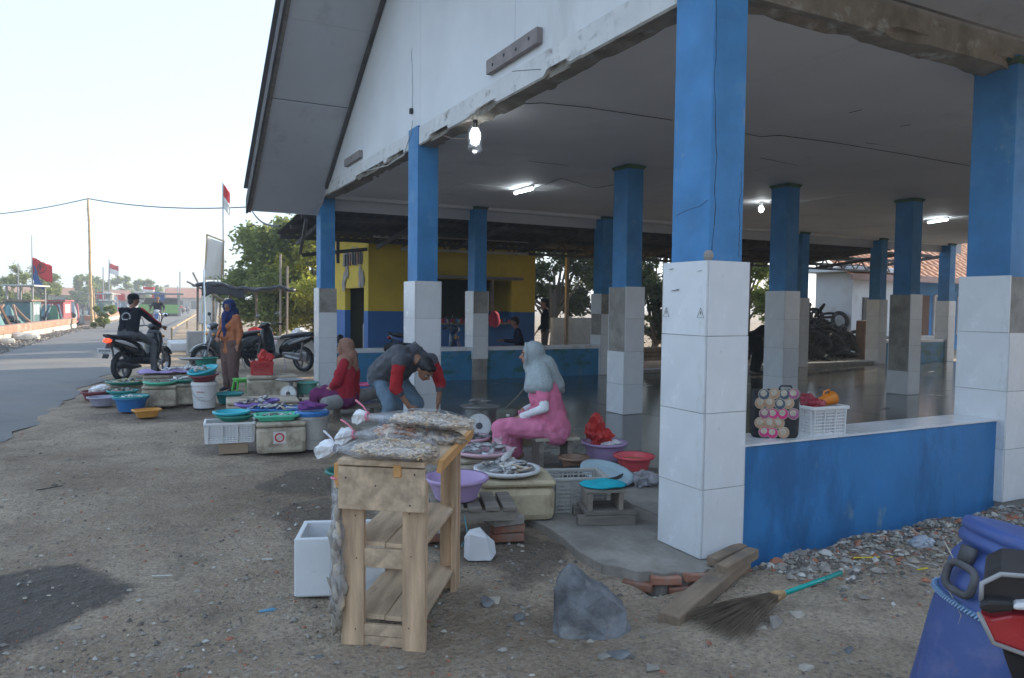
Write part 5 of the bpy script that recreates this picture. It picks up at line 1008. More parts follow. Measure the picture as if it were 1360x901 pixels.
# ---------------------------------------------------------------- things on the blue wall
P = aty(1036, 578, .14); ZC = .672; pb_ = mat('bag_black', (.025, .025, .03), .6, .4, 30)
t = thing('patterned_bag', 'black shopping bag patterned with pink, tan and grey circles on the wall', 'bag', (P.x, .19, ZC), -.50); W_, H_, D_ = .295, .305, .12
m = MB(); m.loft([(0, 0, W_/2*.92, D_/2*.9, 0), (0, .02, W_/2, D_/2, 0), (0, H_*.5, W_/2*1.02, D_/2*1.02, 0), (0, H_, W_/2*.98, D_/2*.8, 0)], 28, 4, Matrix.Rotation(PI/2, 4, 'Z')); m.build('body', pb_, t, smooth=True)
random.seed(2); dm = [mat('disc_'+str(k), c, .5, .2, 30, rnd=.0) for k, c in enumerate(((.62, .04, .20), (.45, .28, .18), (.06, .10, .14), (.35, .10, .22), (.46, .42, .33)))]
for r_ in range(5):
    for c in range(5):
        x = -W_/2+.03+c*.062+(.0 if r_ % 2 else .028)+random.uniform(-.006, .006); z = .036+r_*.062+random.uniform(-.006, .006)
        if c > 2 and r_ in (0, 1): continue
        if x > .125 or (c > 2 and r_ < 2): continue
        k = random.choice((0, 0, 1, 2, 3, 1)); M_ = Matrix.Translation((x, -D_/2*1.04-.004-.0012*((r_+c) % 3), z)) @ Matrix.Rotation(PI/2, 4, 'X')
        m = MB(); m.lathe([(.037, 0), (.001, .002)], 20, M_); d1 = m.build('disc', dm[4], t); m = MB(); m.lathe([(.033, .0024), (.001, .0034)], 20, M_); m.build('disc_ring', dm[k], d1); M2 = Matrix.Translation((x-.004, -D_/2*1.04-.0085-.0012*((r_+c) % 3), z+.007)) @ Matrix.Rotation(PI/2, 4, 'X'); m = MB(); m.lathe([(.021, 0), (.001, .001)], 16, M2); m.build('disc_centre', dm[4], d1)
m = MB(); m.tube([(.0, -.05, H_), (.02, -.05, H_+.03), (.08, -.05, H_+.03), (.1, -.05, H_)], .006, 6); m.build('strap', pb_, t)
P = aty(1103, 580, .10); crate('wall_crate', 'off-white lattice basket on the blue wall', (P.x, .21, ZC), .30, .22, .175, WHITEPL, -.1, 'basket', nh=8); lump('plastic_bag', mat('dark_red_plastic', (.26, .02, .035), .38, .2, 6, .6, 14), (P.x-.06, .21, ZC+.11), (.095, .08, .085), 'dark red plastic bag in the off-white basket', 'bag', 21, .5, 9)
t = thing('orange_cup', 'translucent orange plastic jug lying in the off-white basket', 'jug', (P.x+.065, .19, ZC+.215), rot=(rad(8), rad(78), .15)); m = MB(); m.lathe([(.030, -.06), (.034, -.055), (.045, .055), (.047, .06), (.043, .06), (.032, -.05), (.001, -.05)], 22, cap=(True, False)); m.build('body', mat('orange_translucent', (.80, .26, .02), .3, trans=.35), t, smooth=True); m = MB(); m.tube([(-.04, 0, -.03), (-.065, 0, -.02), (-.065, 0, .03), (-.043, 0, .04)], .006, 6); m.build('handle', mat('orange_translucent', (.80, .26, .02), .3), t)
lump('plastic_bag', WHITEBAG, (P.x+.0, .24, ZC+.12), (.06, .06, .05), 'white bag peeping out of the off-white basket', 'bag', 23, .5, 9)
# ================================================================ wooden stand
PINE = mat('pale_pine', (.50, .345, .22), .8, .34, 2.2, .35, 40, stretch=(9, 9, 1), dirt=((.26, .19, .13), .60, 2.0, .75, (2.5, 2.5, 1.2)), rnd=.10); PINEH = mat('pine_board', (.52, .385, .26), .8, .34, 2.2, .35, 40, stretch=(1, 8, 8), dirt=((.28, .20, .13), .58, 2.4, .75, (1.2, 2.5, 2.5)), rnd=.10); ORW = mat('orange_pine', (.60, .32, .12), .75, .12, 2, .2, 40, stretch=(1, 8, 8))
fl_, fr_, br_ = gp(468+18, 852), gp(562, 858), gp(608, 777)
ang = math.atan2(br_.y-fr_.y, br_.x-fr_.x)       # long side runs away from the viewer
L_T, W_T, H_T = .74, .37, .845
xd = Vector((math.cos(ang), math.sin(ang), 0)); yd = Vector((-xd.y, xd.x, 0)); c0 = fr_+Vector((0, 0, 0))+xd*.0
st = thing('wooden_stand', 'rough pine stand with two shelves and bags of dried fish on top', 'stand', (c0.x, c0.y, gh(c0.x, c0.y)-.005), ang)
LG = .105; TH = .028                      # local x along depth, y to the left
def sb(nm, x, y, z, dx, dy, dz, mt, rot=None, par=st): m = MB(); m.box((0, 0, 0), (dx, dy, dz)); return m.build(nm, mt, par, loc=(x, y, z), rot=rot, bevel=.003)
for y in (.045, W_T-.045): sb('leg', .016, y, H_T/2-.04, TH, LG, H_T-.08, PINE, (0, 0, random.uniform(-.02, .02)))
for y in (.045, W_T-.045): sb('leg', L_T-.016, y, H_T/2, TH, LG, H_T, PINE)
sb('side_leg', .056, .016, H_T/2-.05, .052, .026, H_T-.1, PINE); sb('side_leg', L_T-.06, .012, H_T/2-.01, .06, .026, H_T-.03, PINE)
sb('front_panel', -.016, W_T/2, H_T-.115, .028, W_T+.02, .19, PINEH, (0, 0, PI/2*0))
sb('front_lip', -.008, W_T/2, H_T+.0, .06, W_T+.02, .026, PINEH); sb('top_board', L_T/2, W_T*.74, H_T-.012, L_T-.08, W_T*.5, .018, PINEH); sb('side_rail', L_T*.52, -.012, H_T+.012, L_T-.02, .085, .026, PINEH, (rad(6), rad(-1), 0)); sb('orange_batten', L_T*.50, -.066, H_T+.0, L_T-.02, .022, .06, ORW, (rad(12), rad(-2), 0)); sb('back_rail', L_T-.02, W_T/2, H_T+.024, .05, W_T, .03, PINEH); sb('left_rail', L_T/2, W_T+.004, H_T-.05, L_T, .022, .07, PINE)
sb('orange_block', .02, W_T+.03, H_T-.07, .04, .022, .11, ORW); sb('orange_stub', -.034, W_T*.30, H_T-.03, .012, .035, .055, ORW)
for zz, nm in ((.46, 'middle_shelf'), (.13, 'lower_shelf')):
    sb(nm, L_T/2+.02, W_T*.27, zz, L_T-.04, W_T*.47, .022, PINEH); sb(nm, L_T/2+.02, W_T*.75, zz+.004, L_T-.03, W_T*.46, .022, PINEH, (0, 0, .015))
sb('shelf_rail', .02, W_T/2, .41, .024, W_T-.17, .085, PINEH); sb('shelf_rail', .02, W_T/2, .085, .024, W_T-.17, .05, PINEH); sb('shelf_rail', .024, W_T/2, .035, .024, W_T-.17, .045, PINEH); sb('shelf_rail', L_T-.02, W_T/2, .42, .02, W_T-.17, .06, PINEH)
m = MB()
for y, z in ((.035, .80), (.345, .775), (.055, .665), (.21, .745)): m.ell((-.031, y, z), (.003, .004, .004), nu=8, nv=5)
for z in (.43, .11, .62): m.ell((.0, .05+random.uniform(-.02, .02), z), (.003, .003, .003), nu=8, nv=5); m.ell((.0, W_T-.05+random.uniform(-.02, .02), z-.02), (.003, .003, .003), nu=8, nv=5)
o = m.build('nail_holes', INK, st); o['kind'] = 'stuff'
# bags of dried fish
def bag_plastic():
    m = bpy.data.materials.new('bag_plastic'); m.use_nodes = True; n = m.node_tree; L = n.links.new; N = n.nodes.new
    tr = N('ShaderNodeBsdfTransparent'); tr.inputs[0].default_value = (.97, .97, .98, 1); gl = N('ShaderNodeBsdfGlossy'); gl.inputs['Roughness'].default_value = .16; df = N('ShaderNodeBsdfDiffuse'); df.inputs[0].default_value = (.70, .72, .75, 1)
    tc = N('ShaderNodeTexCoord'); nn = N('ShaderNodeTexNoise'); nn.inputs['Scale'].default_value = 16; nn.inputs['Detail'].default_value = 5; L(tc.outputs['Object'], nn.inputs[0]); bp = N('ShaderNodeBump'); bp.inputs['Strength'].default_value = .8; bp.inputs['Distance'].default_value = .02; L(nn.outputs[0], bp.inputs['Height']); L(bp.outputs[0], gl.inputs['Normal']); L(bp.outputs[0], df.inputs['Normal'])
    r_ = N('ShaderNodeMapRange'); r_.inputs[1].default_value = .35; r_.inputs[2].default_value = .7; r_.inputs[3].default_value = .03; r_.inputs[4].default_value = .30; L(nn.outputs[0], r_.inputs[0])
    m1 = N('ShaderNodeMixShader'); L(r_.outputs[0], m1.inputs[0]); L(tr.outputs[0], m1.inputs[1]); L(df.outputs[0], m1.inputs[2]); m2 = N('ShaderNodeMixShader'); m2.inputs[0].default_value = .11; L(m1.outputs[0], m2.inputs[1]); L(gl.outputs[0], m2.inputs[2]); L(m2.outputs[0], n.nodes['Material Output'].inputs[0]); return m
BAGP = bag_plastic(); DRY = [mat('dry_tan', (.62, .46, .31), .85, .25, 15, .3, 60), mat('dry_gold', (.66, .48, .26), .8, .2, 15), mat('dry_grey', (.48, .39, .29), .85, .25, 15), mat('dry_pale', (.72, .62, .48), .85, .2, 15)]; PEACH = [mat('dry_peach', (.72, .44, .28), .8, .2, 15), mat('dry_rust', (.60, .30, .17), .8, .2, 15), DRY[3]]; FILL = [mat('dried_fish_grey', (.30, .26, .21), .8, .3, 18, .4, 50), DRY[2], DRY[0]]
def dried_bag(name, lab, loc, rz, L_, W, H, mts, seed, n=420, psz=.022, neck=.42, tie=None, pitch=0, knot=.09):
    random.seed(seed); t = thing(name, lab, 'bag', loc, rot=(0, pitch, rz), group='bags of dried fish')
    def sec(u):      # u 0 = neck, 1 = far end; returns half-width, half-height
        if u < neck: k = u/neck; return .02+(W/2-.02)*k**1.25, .014+(H/2-.014)*k**1.1
        k = (u-neck)/(1-neck); q = (1-max(0, k-.55)**2/.2025*.55); return W/2*q, H/2*(1-.35*k**3)
    m = MB(); n1, n2 = 34, 22; vs = []
    for i in range(n1+1):
        u = i/n1; hw, hh = sec(u)
        for k in range(n2):
            a = 2*PI*k/n2; c, s = math.cos(a), math.sin(a); g_ = (abs(c)**2.6+abs(s)**2.6)**(-1/2.6); x = u*L_; y = c*g_*hw; z = s*g_*hh+hh*.9
            cr = .16*nz(x*9+seed, y*9, z*9)+.10*nz(x*26, y*20+seed, z*20)+.05*math.sin(a*9+u*6)*(1-min(1, u/neck))
            vs.append((x, y*(1+cr), hh*.9+(z-hh*.9)*(1+cr*1.2)))
    m.add(vs, [(i*n2+k, i*n2+(k+1) % n2, (i+1)*n2+(k+1) % n2, (i+1)*n2+k) for i in range(n1) for k in range(n2)]+[tuple(n1*n2+k for k in range(n2))]); m.build('plastic', BAGP, t, smooth=True)
    m = MB()
    for k in range(n):
        u = neck*.62+(1-neck*.62-.03)*random.random()**.8; hw, hh = sec(u); a = random.random()*2*PI; q = random.random()**.4*.88; s = psz*random.uniform(.6, 1.4)
        M_ = Matrix.Translation((u*L_, hw*q*math.cos(a), hh*.9+hh*q*.92*math.sin(a)*(.75 if u > neck else .5))) @ Euler((random.gauss(0, .8), random.gauss(0, .25), random.random()*6 if psz < .04 else random.gauss(0, .22))).to_matrix().to_4x4(); m.k = random.randrange(len(mts)); m.ell((0, 0, 0), (s, s*.42, s*.2), M_, 6, 4)
    o = m.build('dried_fish', mts, t, smooth=True); o['kind'] = 'stuff'
    m = MB()
    if knot:
        vs = []; n3 = 9
        for i in range(n3):
            u = i/(n3-1); r_ = .016+knot*.42*math.sin(PI*min(1, u*.9+.04))
            for k in range(14): a = 2*PI*k/14; q = 1+.35*nz(k*.9+seed, u*5, 1)+.2*math.sin(a*5); vs.append((-u*knot, r_*q*math.cos(a), .014+r_*.75*q*math.sin(a)-.25*u*u*knot))
        m.add(vs, [(i*14+k, (i+1)*14+k, (i+1)*14+(k+1) % 14, i*14+(k+1) % 14) for i in range(n3-1) for k in range(14)]); m.build('knot', WHITEBAG, t)
    if tie: m = MB(); m.tube([(.004*1, .024*math.cos(a), .015+.02*math.sin(a)) for a in [k*2*PI/10 for k in range(11)]], .005, 5); m.tube([(0, .01, .03), (-.03, .02, .06), (-.075, .03, .085)], [.003, .004, .006], 6); m.build('tie', tie, t)
    return t
def stp(x, y, z): return st.matrix_basis @ Vector((x, y, z))
PT = mat('pink_tie', (.70, .22, .30), .5); zt = H_T+.015
a_l = math.atan2(RIGHT.y, RIGHT.x)
P = stp(.10, W_T+.08, zt); dried_bag('dried_fish_bag', 'front clear bag of golden dried fish flakes drooping over the stand edge', P, a_l-.35, .50, .29, .095, DRY, 1, 2000, .013, tie=mat('white_tie', (.6, .6, .62), .5))
P = stp(.46, W_T+.12, zt); dried_bag('dried_fish_bag', 'rear bag of peach coloured dried fish on the stand', P, a_l-.1, .52, .30, .105, PEACH, 2, 700, .026, tie=PT)
P = stp(.40, W_T+.03, zt+.105); dried_bag('dried_fish_bag', 'topmost clear bag of grey dried fish with a pink tie', P, a_l-.2, .55, .26, .075, DRY, 3, 1100, .016, tie=PT, pitch=rad(3), knot=.07)
P = stp(.30, W_T*.42, zt); dried_bag('dried_fish_bag', 'small cloudy bag tucked at the right of the stand top', P, a_l+.3, .26, .18, .08, FILL, 4, 150, .03, knot=0)
def hang_bag(lab, P, L_, W, seed):
    t = dried_bag('hanging_fish_bag', lab, P, 0, L_, W, W*.55, [FILL[0], DRY[2], mat('dried_silver', (.36, .33, .29), .6, .3, 18)], seed, 150, .05, .38, tie=PT, knot=0); t.rotation_euler = (0, rad(90), a_l+.1*(seed-5)); return t
P = stp(.02, W_T+.055, H_T-.10); hang_bag('longer hanging clear bag of dried fish at the front left of the stand', P+Vector((-.0, 0, .02)), .68, .14, 5)
P = stp(.12, W_T+.07, H_T-.10); hang_bag('shorter hanging clear bag of dried fish behind the longer one', P, .46, .16, 6)
# white foam box and green basin
P = gp(430, 798); t = thing('open_foam_box', 'open white foam box on the dirt beside the stand', 'foam box', (P.x+.15, P.y+.20, -.01), -.35); a, b_, h, w_ = .23, .165, .30, .028
m = MB(); m.box((0, 0, .02), (2*a-.02, 2*b_-.02, .04)); m.build('base', FOAM, t)
for s in (-1, 1): m = MB(); m.box((0, s*(b_-w_/2), h/2+.005), (2*a, w_, h)); m.build('wall', FOAM, t, bevel=.006); m = MB(); m.box((s*(a-w_/2), 0, h/2+.005), (w_-.001, 2*b_-2*w_-.001, h-.004)); m.build('wall', FOAM, t, bevel=.006)
P = gp(462, 655); basin('basin', 'green basin on the dirt behind the stand', (P.x+.05, P.y+.2, 0), .16, .14, DGREEN)
# ================================================================ rock, planks, broom, drum
ROCK = mat('grey_rock', (.15, .155, .165), .9, .5, 6, 2.2, 13, dirt=((.32, .31, .30), .52, 4, .6), dirt2=((.17, .14, .11), .6, 2.2, .7))
def rock(lab, P, pts, seed, cat='rock', mt=ROCK, sub=4, amp=.018):
    import bmesh
    bm = bmesh.new()
    for p in pts: bm.verts.new(p)
    bmesh.ops.convex_hull(bm, input=bm.verts); bmesh.ops.delete(bm, geom=[v for v in bm.verts if not v.link_faces], context='VERTS'); bmesh.ops.triangulate(bm, faces=bm.faces); bmesh.ops.subdivide_edges(bm, edges=bm.edges, cuts=sub, use_grid_fill=True)
    for v in bm.verts: q = v.co; v.co = q+v.normal*(amp*(nz(q.x+seed, q.y, q.z, 7)+.5*nz(q.x, q.y+seed, q.z, 19)))
    me = bpy.data.meshes.new('rock'); bm.to_mesh(me); bm.free(); me.materials.append(mt); o = obj('rock', me, None, P); return tag(o, lab, cat)
def cv(px, py, dep_off, base): # point on the boulder in local coordinates
    dep = (base-CAM).dot(FWD)+dep_off; return atd(px, py, dep)-base
B = gp(787, 832); B.z = gh(B.x, B.y)-.005; loc3 = lambda q: RIGHT*q[0]+FWD*q[1]+Vector((0, 0, q[2])); rock('large angular grey boulder in front of the slab', B, [loc3(q) for q in ((-.17, .0, -.04), (-.14, -.07, -.04), (.13, -.08, -.04), (.19, .02, -.04), (.17, .22, -.04), (-.15, .22, -.04), (-.18, .03, .21), (-.115, .05, .315), (-.085, .12, .30), (.05, -.01, .19), (.175, .03, .10), (.16, .16, .10), (.02, .15, .22), (-.16, .15, .2), (-.07, -.06, .14))], 1, amp=.022)
P = gp(642, 742); rock('broken white foam chunk on the dirt under the pallet', (P.x, P.y+.06, -.01), [loc3(q) for q in ((-.09, 0, 0), (-.06, -.06, .0), (.07, -.06, 0), (.1, .02, .02), (.05, .08, .0), (-.07, .07, 0), (-.09, .0, .12), (-.05, -.05, .15), (.05, -.05, .13), (.09, .03, .09), (.0, .07, .16), (-.06, .05, .15))], 5, 'foam', FOAM, 3, .006).name = 'foam_chunk'
random.seed(41)
for k, (px, py, s, lab) in enumerate(((822, 868, .045, 'pale cracked stone right of the boulder foot'), (803, 868, .025, 'dark pebble beside the pale cracked stone'), (865, 885, .03, 'slate grey stone at the lower middle edge'), (786, 843, .02, 'small grey stone under the boulder'), (1072, 886, .028, 'flat grey stone at the bottom right'), (1060, 815, .035, 'rounded dark stone behind the broom'), (1030, 830, .05, 'flat pale slab stone below the broom'), (1010, 832, .03, 'grey stone under the broom bristles'), (1128, 865, .026, 'grey stone left of the blue drum'), (980, 742, .055, 'dark lump of rubble against the near pillar'), (690, 815, .03, 'small stone right of the stand leg'), (425, 868, .02, 'small pale stone left of the stand'), (640, 800, .05, 'pale flat chip of concrete right of the stand'), (655, 796, .035, 'second pale chip of concrete right of the stand'), (100, 832, .022, 'small dark stone on the dirt at the left'))):
    P = gp(px, py); P.z = gh(P.x, P.y)-.005; pts = [(random.uniform(-1, 1)*s*1.3, random.uniform(-1, 1)*s, random.uniform(-.2, .8)*s) for q in range(14)]; rock(lab, P, pts, k+3, 'stone', random.choice((ROCK, STONE[0], STONE[2])), 2, .004)
OLDW = mat('old_timber', (.27, .20, .14), .85, .3, 3, .6, 30, stretch=(1, 8, 8), dirt=((.14, .12, .10), .55, 3, .6), rnd=.15)
for k, (a_, b_, w_, h, z, lab) in enumerate((((888, 822), (985, 752), .115, .07, .0, 'thick grey timber with a bored hole before the near pillar'), ((945, 762), (985, 742), .07, .055, .075, 'short brown timber offcut lying on the thick timber'), ((958, 775), (1000, 750), .07, .06, .072, 'short pale timber offcut beside the brown one'))):
    A_, B_ = gp(*a_), gp(*b_); d = (B_-A_); t = thing('timber', lab, 'timber', ((A_+B_)/2)+Vector((0, 0, gh(A_.x, A_.y)+z+.002)), math.atan2(d.y, d.x), 'timbers before the near pillar'); m = MB(); m.box((0, 0, h/2), (d.length, w_, h)); o = m.build('beam', OLDW, t, bevel=.008)
    if k == 0: m = MB(); m.lathe([(.022, h+.0012), (.001, h+.0013)], 14, Matrix.Translation((d.length*.22, .01, 0))); m.build('bored_hole', INK, t); t.rotation_euler = (0, rad(-3), math.atan2(d.y, d.x))
A_, B_, C_ = gp(1117, 764, .05), gp(1040, 792, .035), gp(935, 822, .02); t = thing('broom', 'stick broom with a teal handle lying on the dirt', 'broom', (0, 0, 0))
for q in (A_, B_, C_): q.z += max(0, gh(q.x, q.y))+.012
d = (A_-B_).normalized(); m = MB(); m.tube([B_-d*.02, A_], .0125, 12); m.build('handle', plastic('teal_handle', (.0, .33, .29), .3), t, smooth=True); m = MB(); m.tube([A_-d*.002, A_+d*.03], [.010, .007], 10); m.build('handle_tip', OLDW, t)
m = MB(); m.tube([B_-d*.075, B_-d*.04, B_], [.03, .026, .018], 12); 
for k in range(6): c = B_-d*.012*k; m.tube([c, c-d*.008], .021+.0018*k, 12)
m.build('binding', mat('rattan_binding', (.42, .27, .13), .8, .3, 20, .5, 50), t); m = MB(); random.seed(3); side = d.cross(Vector((0, 0, 1))).normalized(); BL = (B_-C_).length
for k in range(240):
    a = random.uniform(-.40, .36); l = BL*random.uniform(.72, 1.08); s0 = B_-d*.05+side*random.uniform(-.022, .022)+Vector((0, 0, random.uniform(-.012, .018))); dr = (-d*math.cos(a)+side*math.sin(a)); e = s0+dr*l; e.z = gh(e.x, e.y)+random.uniform(.004, .05)*(1-abs(a)); mid = s0.lerp(e, .5)+Vector((0, 0, .012+random.uniform(-.008, .012))); m.tube([s0, mid, e], [.0021, .0018, .001], 3)
o = m.build('bristles', mat('coconut_rib', (.17, .13, .095), .85, .35, 8), t); o['kind'] = 'stuff'
# drum
DRUM = mat('blue_drum', (.045, .085, .26), .45, .12, 2.5, .15, 30, spec=.45, dirt=((.14, .15, .30), .58, 4, .6), dirt2=((.10, .10, .20), .6, 14, .5)); DIN = mat('drum_inside', (.16, .145, .13), .9, .2, 3, .3, 20)
D0 = atd(1328, 901, 2.3); D0 -= RIGHT*.05; D0.z = -.03
t = thing('blue_drum', 'leaning blue plastic drum tied with a blue rope', 'drum', D0, rot=None); R = .27; from mathutils import Quaternion; t.rotation_euler = (Quaternion(FWD, rad(15)) @ Quaternion((0, 0, 1), .1)).to_euler()
prof = [(R*.93, 0), (R*.99, .02), (R, .06), (R*1.0, .3), (R*1.02, .5), (R, .62), (R*.97, .70), (R*.90, .735), (R*.90, .745), (R*.955, .75), (R*.965, .765), (R*.955, .78), (R*.93, .785), (R*.955, .79), (R*.965, .805), (R*.95, .82), (R*.80, .828), (.001, .825)]
hole = lambda i, k: False
m = MB(); m.lathe(prof, 56, cap=(True, False)); m.build('shell', DRUM, t, smooth=True)
m = MB(); m.tube([(R*1.028*math.cos(a)+.0, R*1.028*math.sin(a), .56+.012*math.sin(a)) for a in [k*2*PI/64 for k in range(65)]], .010, 8, cap=False); rp = m.build('rope', mat('blue_rope', (.10, .20, .36), .8, .4, 60, 1, 90), t); m = MB()
for k in range(150): a = 2*PI*k/150; c, s = math.cos(a), math.sin(a); m.bar((R*1.062*c, R*1.062*s, .5535+.012*s), (R*1.062*math.cos(a+.03), R*1.062*math.sin(a+.03), .5665+.012*s), .006, .005)
o = m.build('rope_strand', mat('pale_rope', (.22, .34, .50), .8), rp); o['kind'] = 'stuff'
aa = rad(160)-t.rotation_euler.z; M_ = Matrix.Rotation(aa, 4, 'Z') @ Matrix.Translation((R*1.0, 0, .655)); m = MB(); m.tube([M_ @ Vector((.018, .058*math.copysign(abs(math.cos(b))**.6, math.cos(b)), .042*math.copysign(abs(math.sin(b))**.6, math.sin(b))-.01)) for b in [k*2*PI/26 for k in range(27)]], .012, 8, cap=False); m.box((0, 0, .0), (.02, .05, .05), M_ @ Matrix.Translation((0, -.02, .065))); m.build('handle', mat('grey_rubber', (.085, .085, .09), .7, .3, 20), t, smooth=True)
m = MB(); m.tube([Matrix.Rotation(aa, 4, 'Z') @ Vector((R*1.004, .03*math.sin(k*1.3)+.02*k-.12, .72-.03*k)) for k in range(9)], .0022, 4); m.build('fibre', PALEW, t)
# litter
LITW = mat('white_scrap', (.48, .48, .46), .6, .2, 10); random.seed(19)
P = gp(1228, 728); lump('plastic_scrap', mat('grey_film', (.36, .40, .46), .35, .2, 6, .8, 18), (P.x, P.y, gh(P.x, P.y)), (.10, .06, .045), 'crumpled grey plastic film in the rubble by the drum', 'plastic', 31, .5, 10)
for k, (px, py, qx, qy, mt, lab) in enumerate(((1133, 748, 1185, 747, 'straw_yellow', 'thin yellow straw on the rubble by the blue wall'), (1200, 753, 1220, 760, 'white_scrap', 'white straw piece left of the drum'), (1218, 760, 1232, 758, 'straw_yellow', 'short yellow straw stub by the drum'), (202, 767, 229, 766, 'white_scrap', 'white stick on the open dirt'), (348, 743, 362, 743, 'white_scrap', 'short white stick left of the foam box'), (48, 652, 83, 646, 'cable', 'dark twig on the dirt at the left'))):
    A_, B_ = gp(px, py), gp(qx, qy); A_.z = max(gh(A_.x, A_.y), gh(B_.x, B_.y))+.012; B_.z = A_.z; m = MB(); m.tube([A_, B_], .0045, 6); tag(m.build('straw' if 'straw' in lab else 'stick', mat(mt, (.62, .50, .03) if 'yellow' in mt else (.5, .5, .48), .5)), lab, 'litter')
P = gp(356, 808); lump('blue_scrap', mat('blue_film', (.10, .26, .40), .4, .2, 8), (P.x, P.y, gh(P.x, P.y)-.004), (.045, .016, .008), 'small blue plastic scrap on the dirt left of the stand', 'litter', 33, .6, 20)
for k, (px, py) in enumerate(((115, 629), (172, 584), (248, 627), (6, 665), (77, 628), (273, 850), (185, 798))):
    P = gp(px, py); m = MB(); s = .014+.008*random.random(); a = random.random()*3; m.box((0, 0, 0), (s*1.8, s, .003)); tag(m.build('paper_scrap', LITW, loc=(P.x, P.y, gh(P.x, P.y)+.012), rot=(.2, .15, a)), 'tiny pale scrap of litter on the open dirt', 'litter', 'scraps of litter on the dirt')
# ================================================================ scooters
def scooter(lab, P, rz, bodyc, accent, tilt=0, name='scooter', plate=True, nomirror=False, basket=False, dup_group='parked scooters'):
    t = thing(name, lab, 'scooter', P, rot=(tilt, 0, rz), group=dup_group); BD = mat('scooter_paint_%d_%d' % (int(bodyc[0]*99), int(bodyc[1]*99)), bodyc, .25, .05, 3, coat=.5); AC = mat('scooter_accent_%d_%d' % (int(accent[0]*99), int(accent[1]*99)), accent, .3, .05, 3); BLK = mat('scooter_black', (.018, .018, .02), .55, .2, 8); MET = mat('scooter_metal', (.28, .28, .29), .35, .2, 8, metal=.8)
    for x in (0, 1.25):
        m = MB(); M_ = Matrix.Translation((x, 0, .28)) @ Matrix.Rotation(PI/2, 4, 'X'); m.lathe([(.03, -.05), (.05, -.045), (.05, .045), (.03, .05)], 16, M_, cap=(True, True))
        for k in range(5): a = 2*PI*k/5; m.bar(M_ @ Vector((.04*math.cos(a), .04*math.sin(a), 0)), M_ @ Vector((.2*math.cos(a), .2*math.sin(a), 0)), .03, .025)
        m.lathe([(.19, -.035), (.215, -.035), (.215, .035), (.19, .035), (.19, -.035)], 28, M_); wh = m.build('wheel', MET, t)
        m = MB(); n = 10; M2 = 28; vs = [M_ @ Vector(((.245+.038*math.cos(b))*math.cos(a), (.245+.038*math.cos(b))*math.sin(a), .05*math.sin(b))) for a in [k*2*PI/M2 for k in range(M2)] for b in [q*2*PI/n for q in range(n)]]; m.add(vs, [(i*n+k, ((i+1) % M2)*n+k, ((i+1) % M2)*n+(k+1) % n, i*n+(k+1) % n) for i in range(M2) for k in range(n)]); m.build('tyre', TYRE, wh, smooth=True)
    H = PI/2
    m = MB(); m.loft([(-.40, .80, .05, .03, H), (-.28, .765, .10, .065, H), (-.05, .70, .135, .11, H), (.2, .62, .15, .15, H), (.42, .55, .145, .15, H), (.56, .46, .12, .10, H)], 18, 2.6); b_ = m.build('rear_body', BD, t, smooth=True)
    for s in (-1, 1): m = MB(); m.loft([(-.30, .775, .012, .02, H, s*.088), (-.1, .73, .015, .035, H, s*.124), (.12, .66, .012, .03, H, s*.143), (.25, .61, .006, .01, H, s*.15)], 8, 2); m.build('side_stripe', AC, b_, smooth=True)
    m = MB(); m.loft([(-.34, .845, .07, .02, H), (-.2, .845, .125, .035, H), (.05, .815, .14, .045, H), (.28, .785, .13, .045, H), (.50, .755, .09, .04, H), (.58, .72, .05, .02, H)], 16, 2.8); m.build('seat', BLK, t, smooth=True)
    m = MB(); m.tube([(-.18, .10, .80), (-.36, .10, .86), (-.43, .05, .88), (-.43, -.05, .88), (-.36, -.10, .86), (-.18, -.10, .80)], .014, 8); m.build('grab_rail', BLK, t, smooth=True)
    m = MB(); m.ell((-.40, 0, .775), (.05, .085, .045), nu=14, nv=8); m.build('tail_lamp', mat('tail_lamp', (.45, .015, .01), .2, emit=((1, .08, .03), .7)) if plate else mat('tail_lamp_off', (.35, .015, .01), .2), t, smooth=True)
    m = MB(); m.bar((-.33, 0, .72), (-.47, 0, .46), .11, .02); m.build('rear_fender', BLK, t)
    if plate:
        m = MB(); M_ = Matrix.Translation((-.475, 0, .585)) @ Matrix.Rotation(rad(-25), 4, 'Y'); m.box((0, 0, 0), (.006, .27, .115), M_); p_ = m.build('number_plate', mat('plate_white', (.68, .70, .72), .4), t); m = MB()
        for k in range(8): m.box((-.0042, -.10+k*.028, .015), (.002, .014, .04), M_)
        for k in range(4): m.box((-.0042, -.04+k*.028, -.035), (.002, .014, .018), M_)
        m.build('plate_characters', INK, p_)
    m = MB(); m.box((.02, .0, .33), (.40, .20, .17)); m.box((.32, 0, .36), (.35, .22, .14)); m.tube([(0, .09, .28), (.4, .10, .34)], .05, 8); m.build('engine', MET if not plate else BLK, t, bevel=.03)
    m = MB(); m.tube([(.35, -.14, .26), (.05, -.16, .27), (-.3, -.17, .34)], [.025, .055, .06], 12); m.build('exhaust', BLK, t, smooth=True)
    m = MB(); m.tube([(-.02, .12, .3), (-.12, .12, .66)], .022, 8); m.build('shock_absorber', MET, t)
    m = MB(); m.loft([(.50, .36, .15, .06, H), (.72, .31, .16, .05, H), (.92, .33, .15, .06, H)], 14, 4); m.build('floorboard', BLK, t, smooth=True)
    m = MB(); m.loft([(.90, .32, .13, .05, 0), (.95, .50, .17, .06, 0), (.99, .70, .19, .07, 0), (1.00, .85, .16, .08, 0), (1.0, .95, .10, .06, 0)], 18, 2.6); m.build('leg_shield', BD, t, smooth=True)
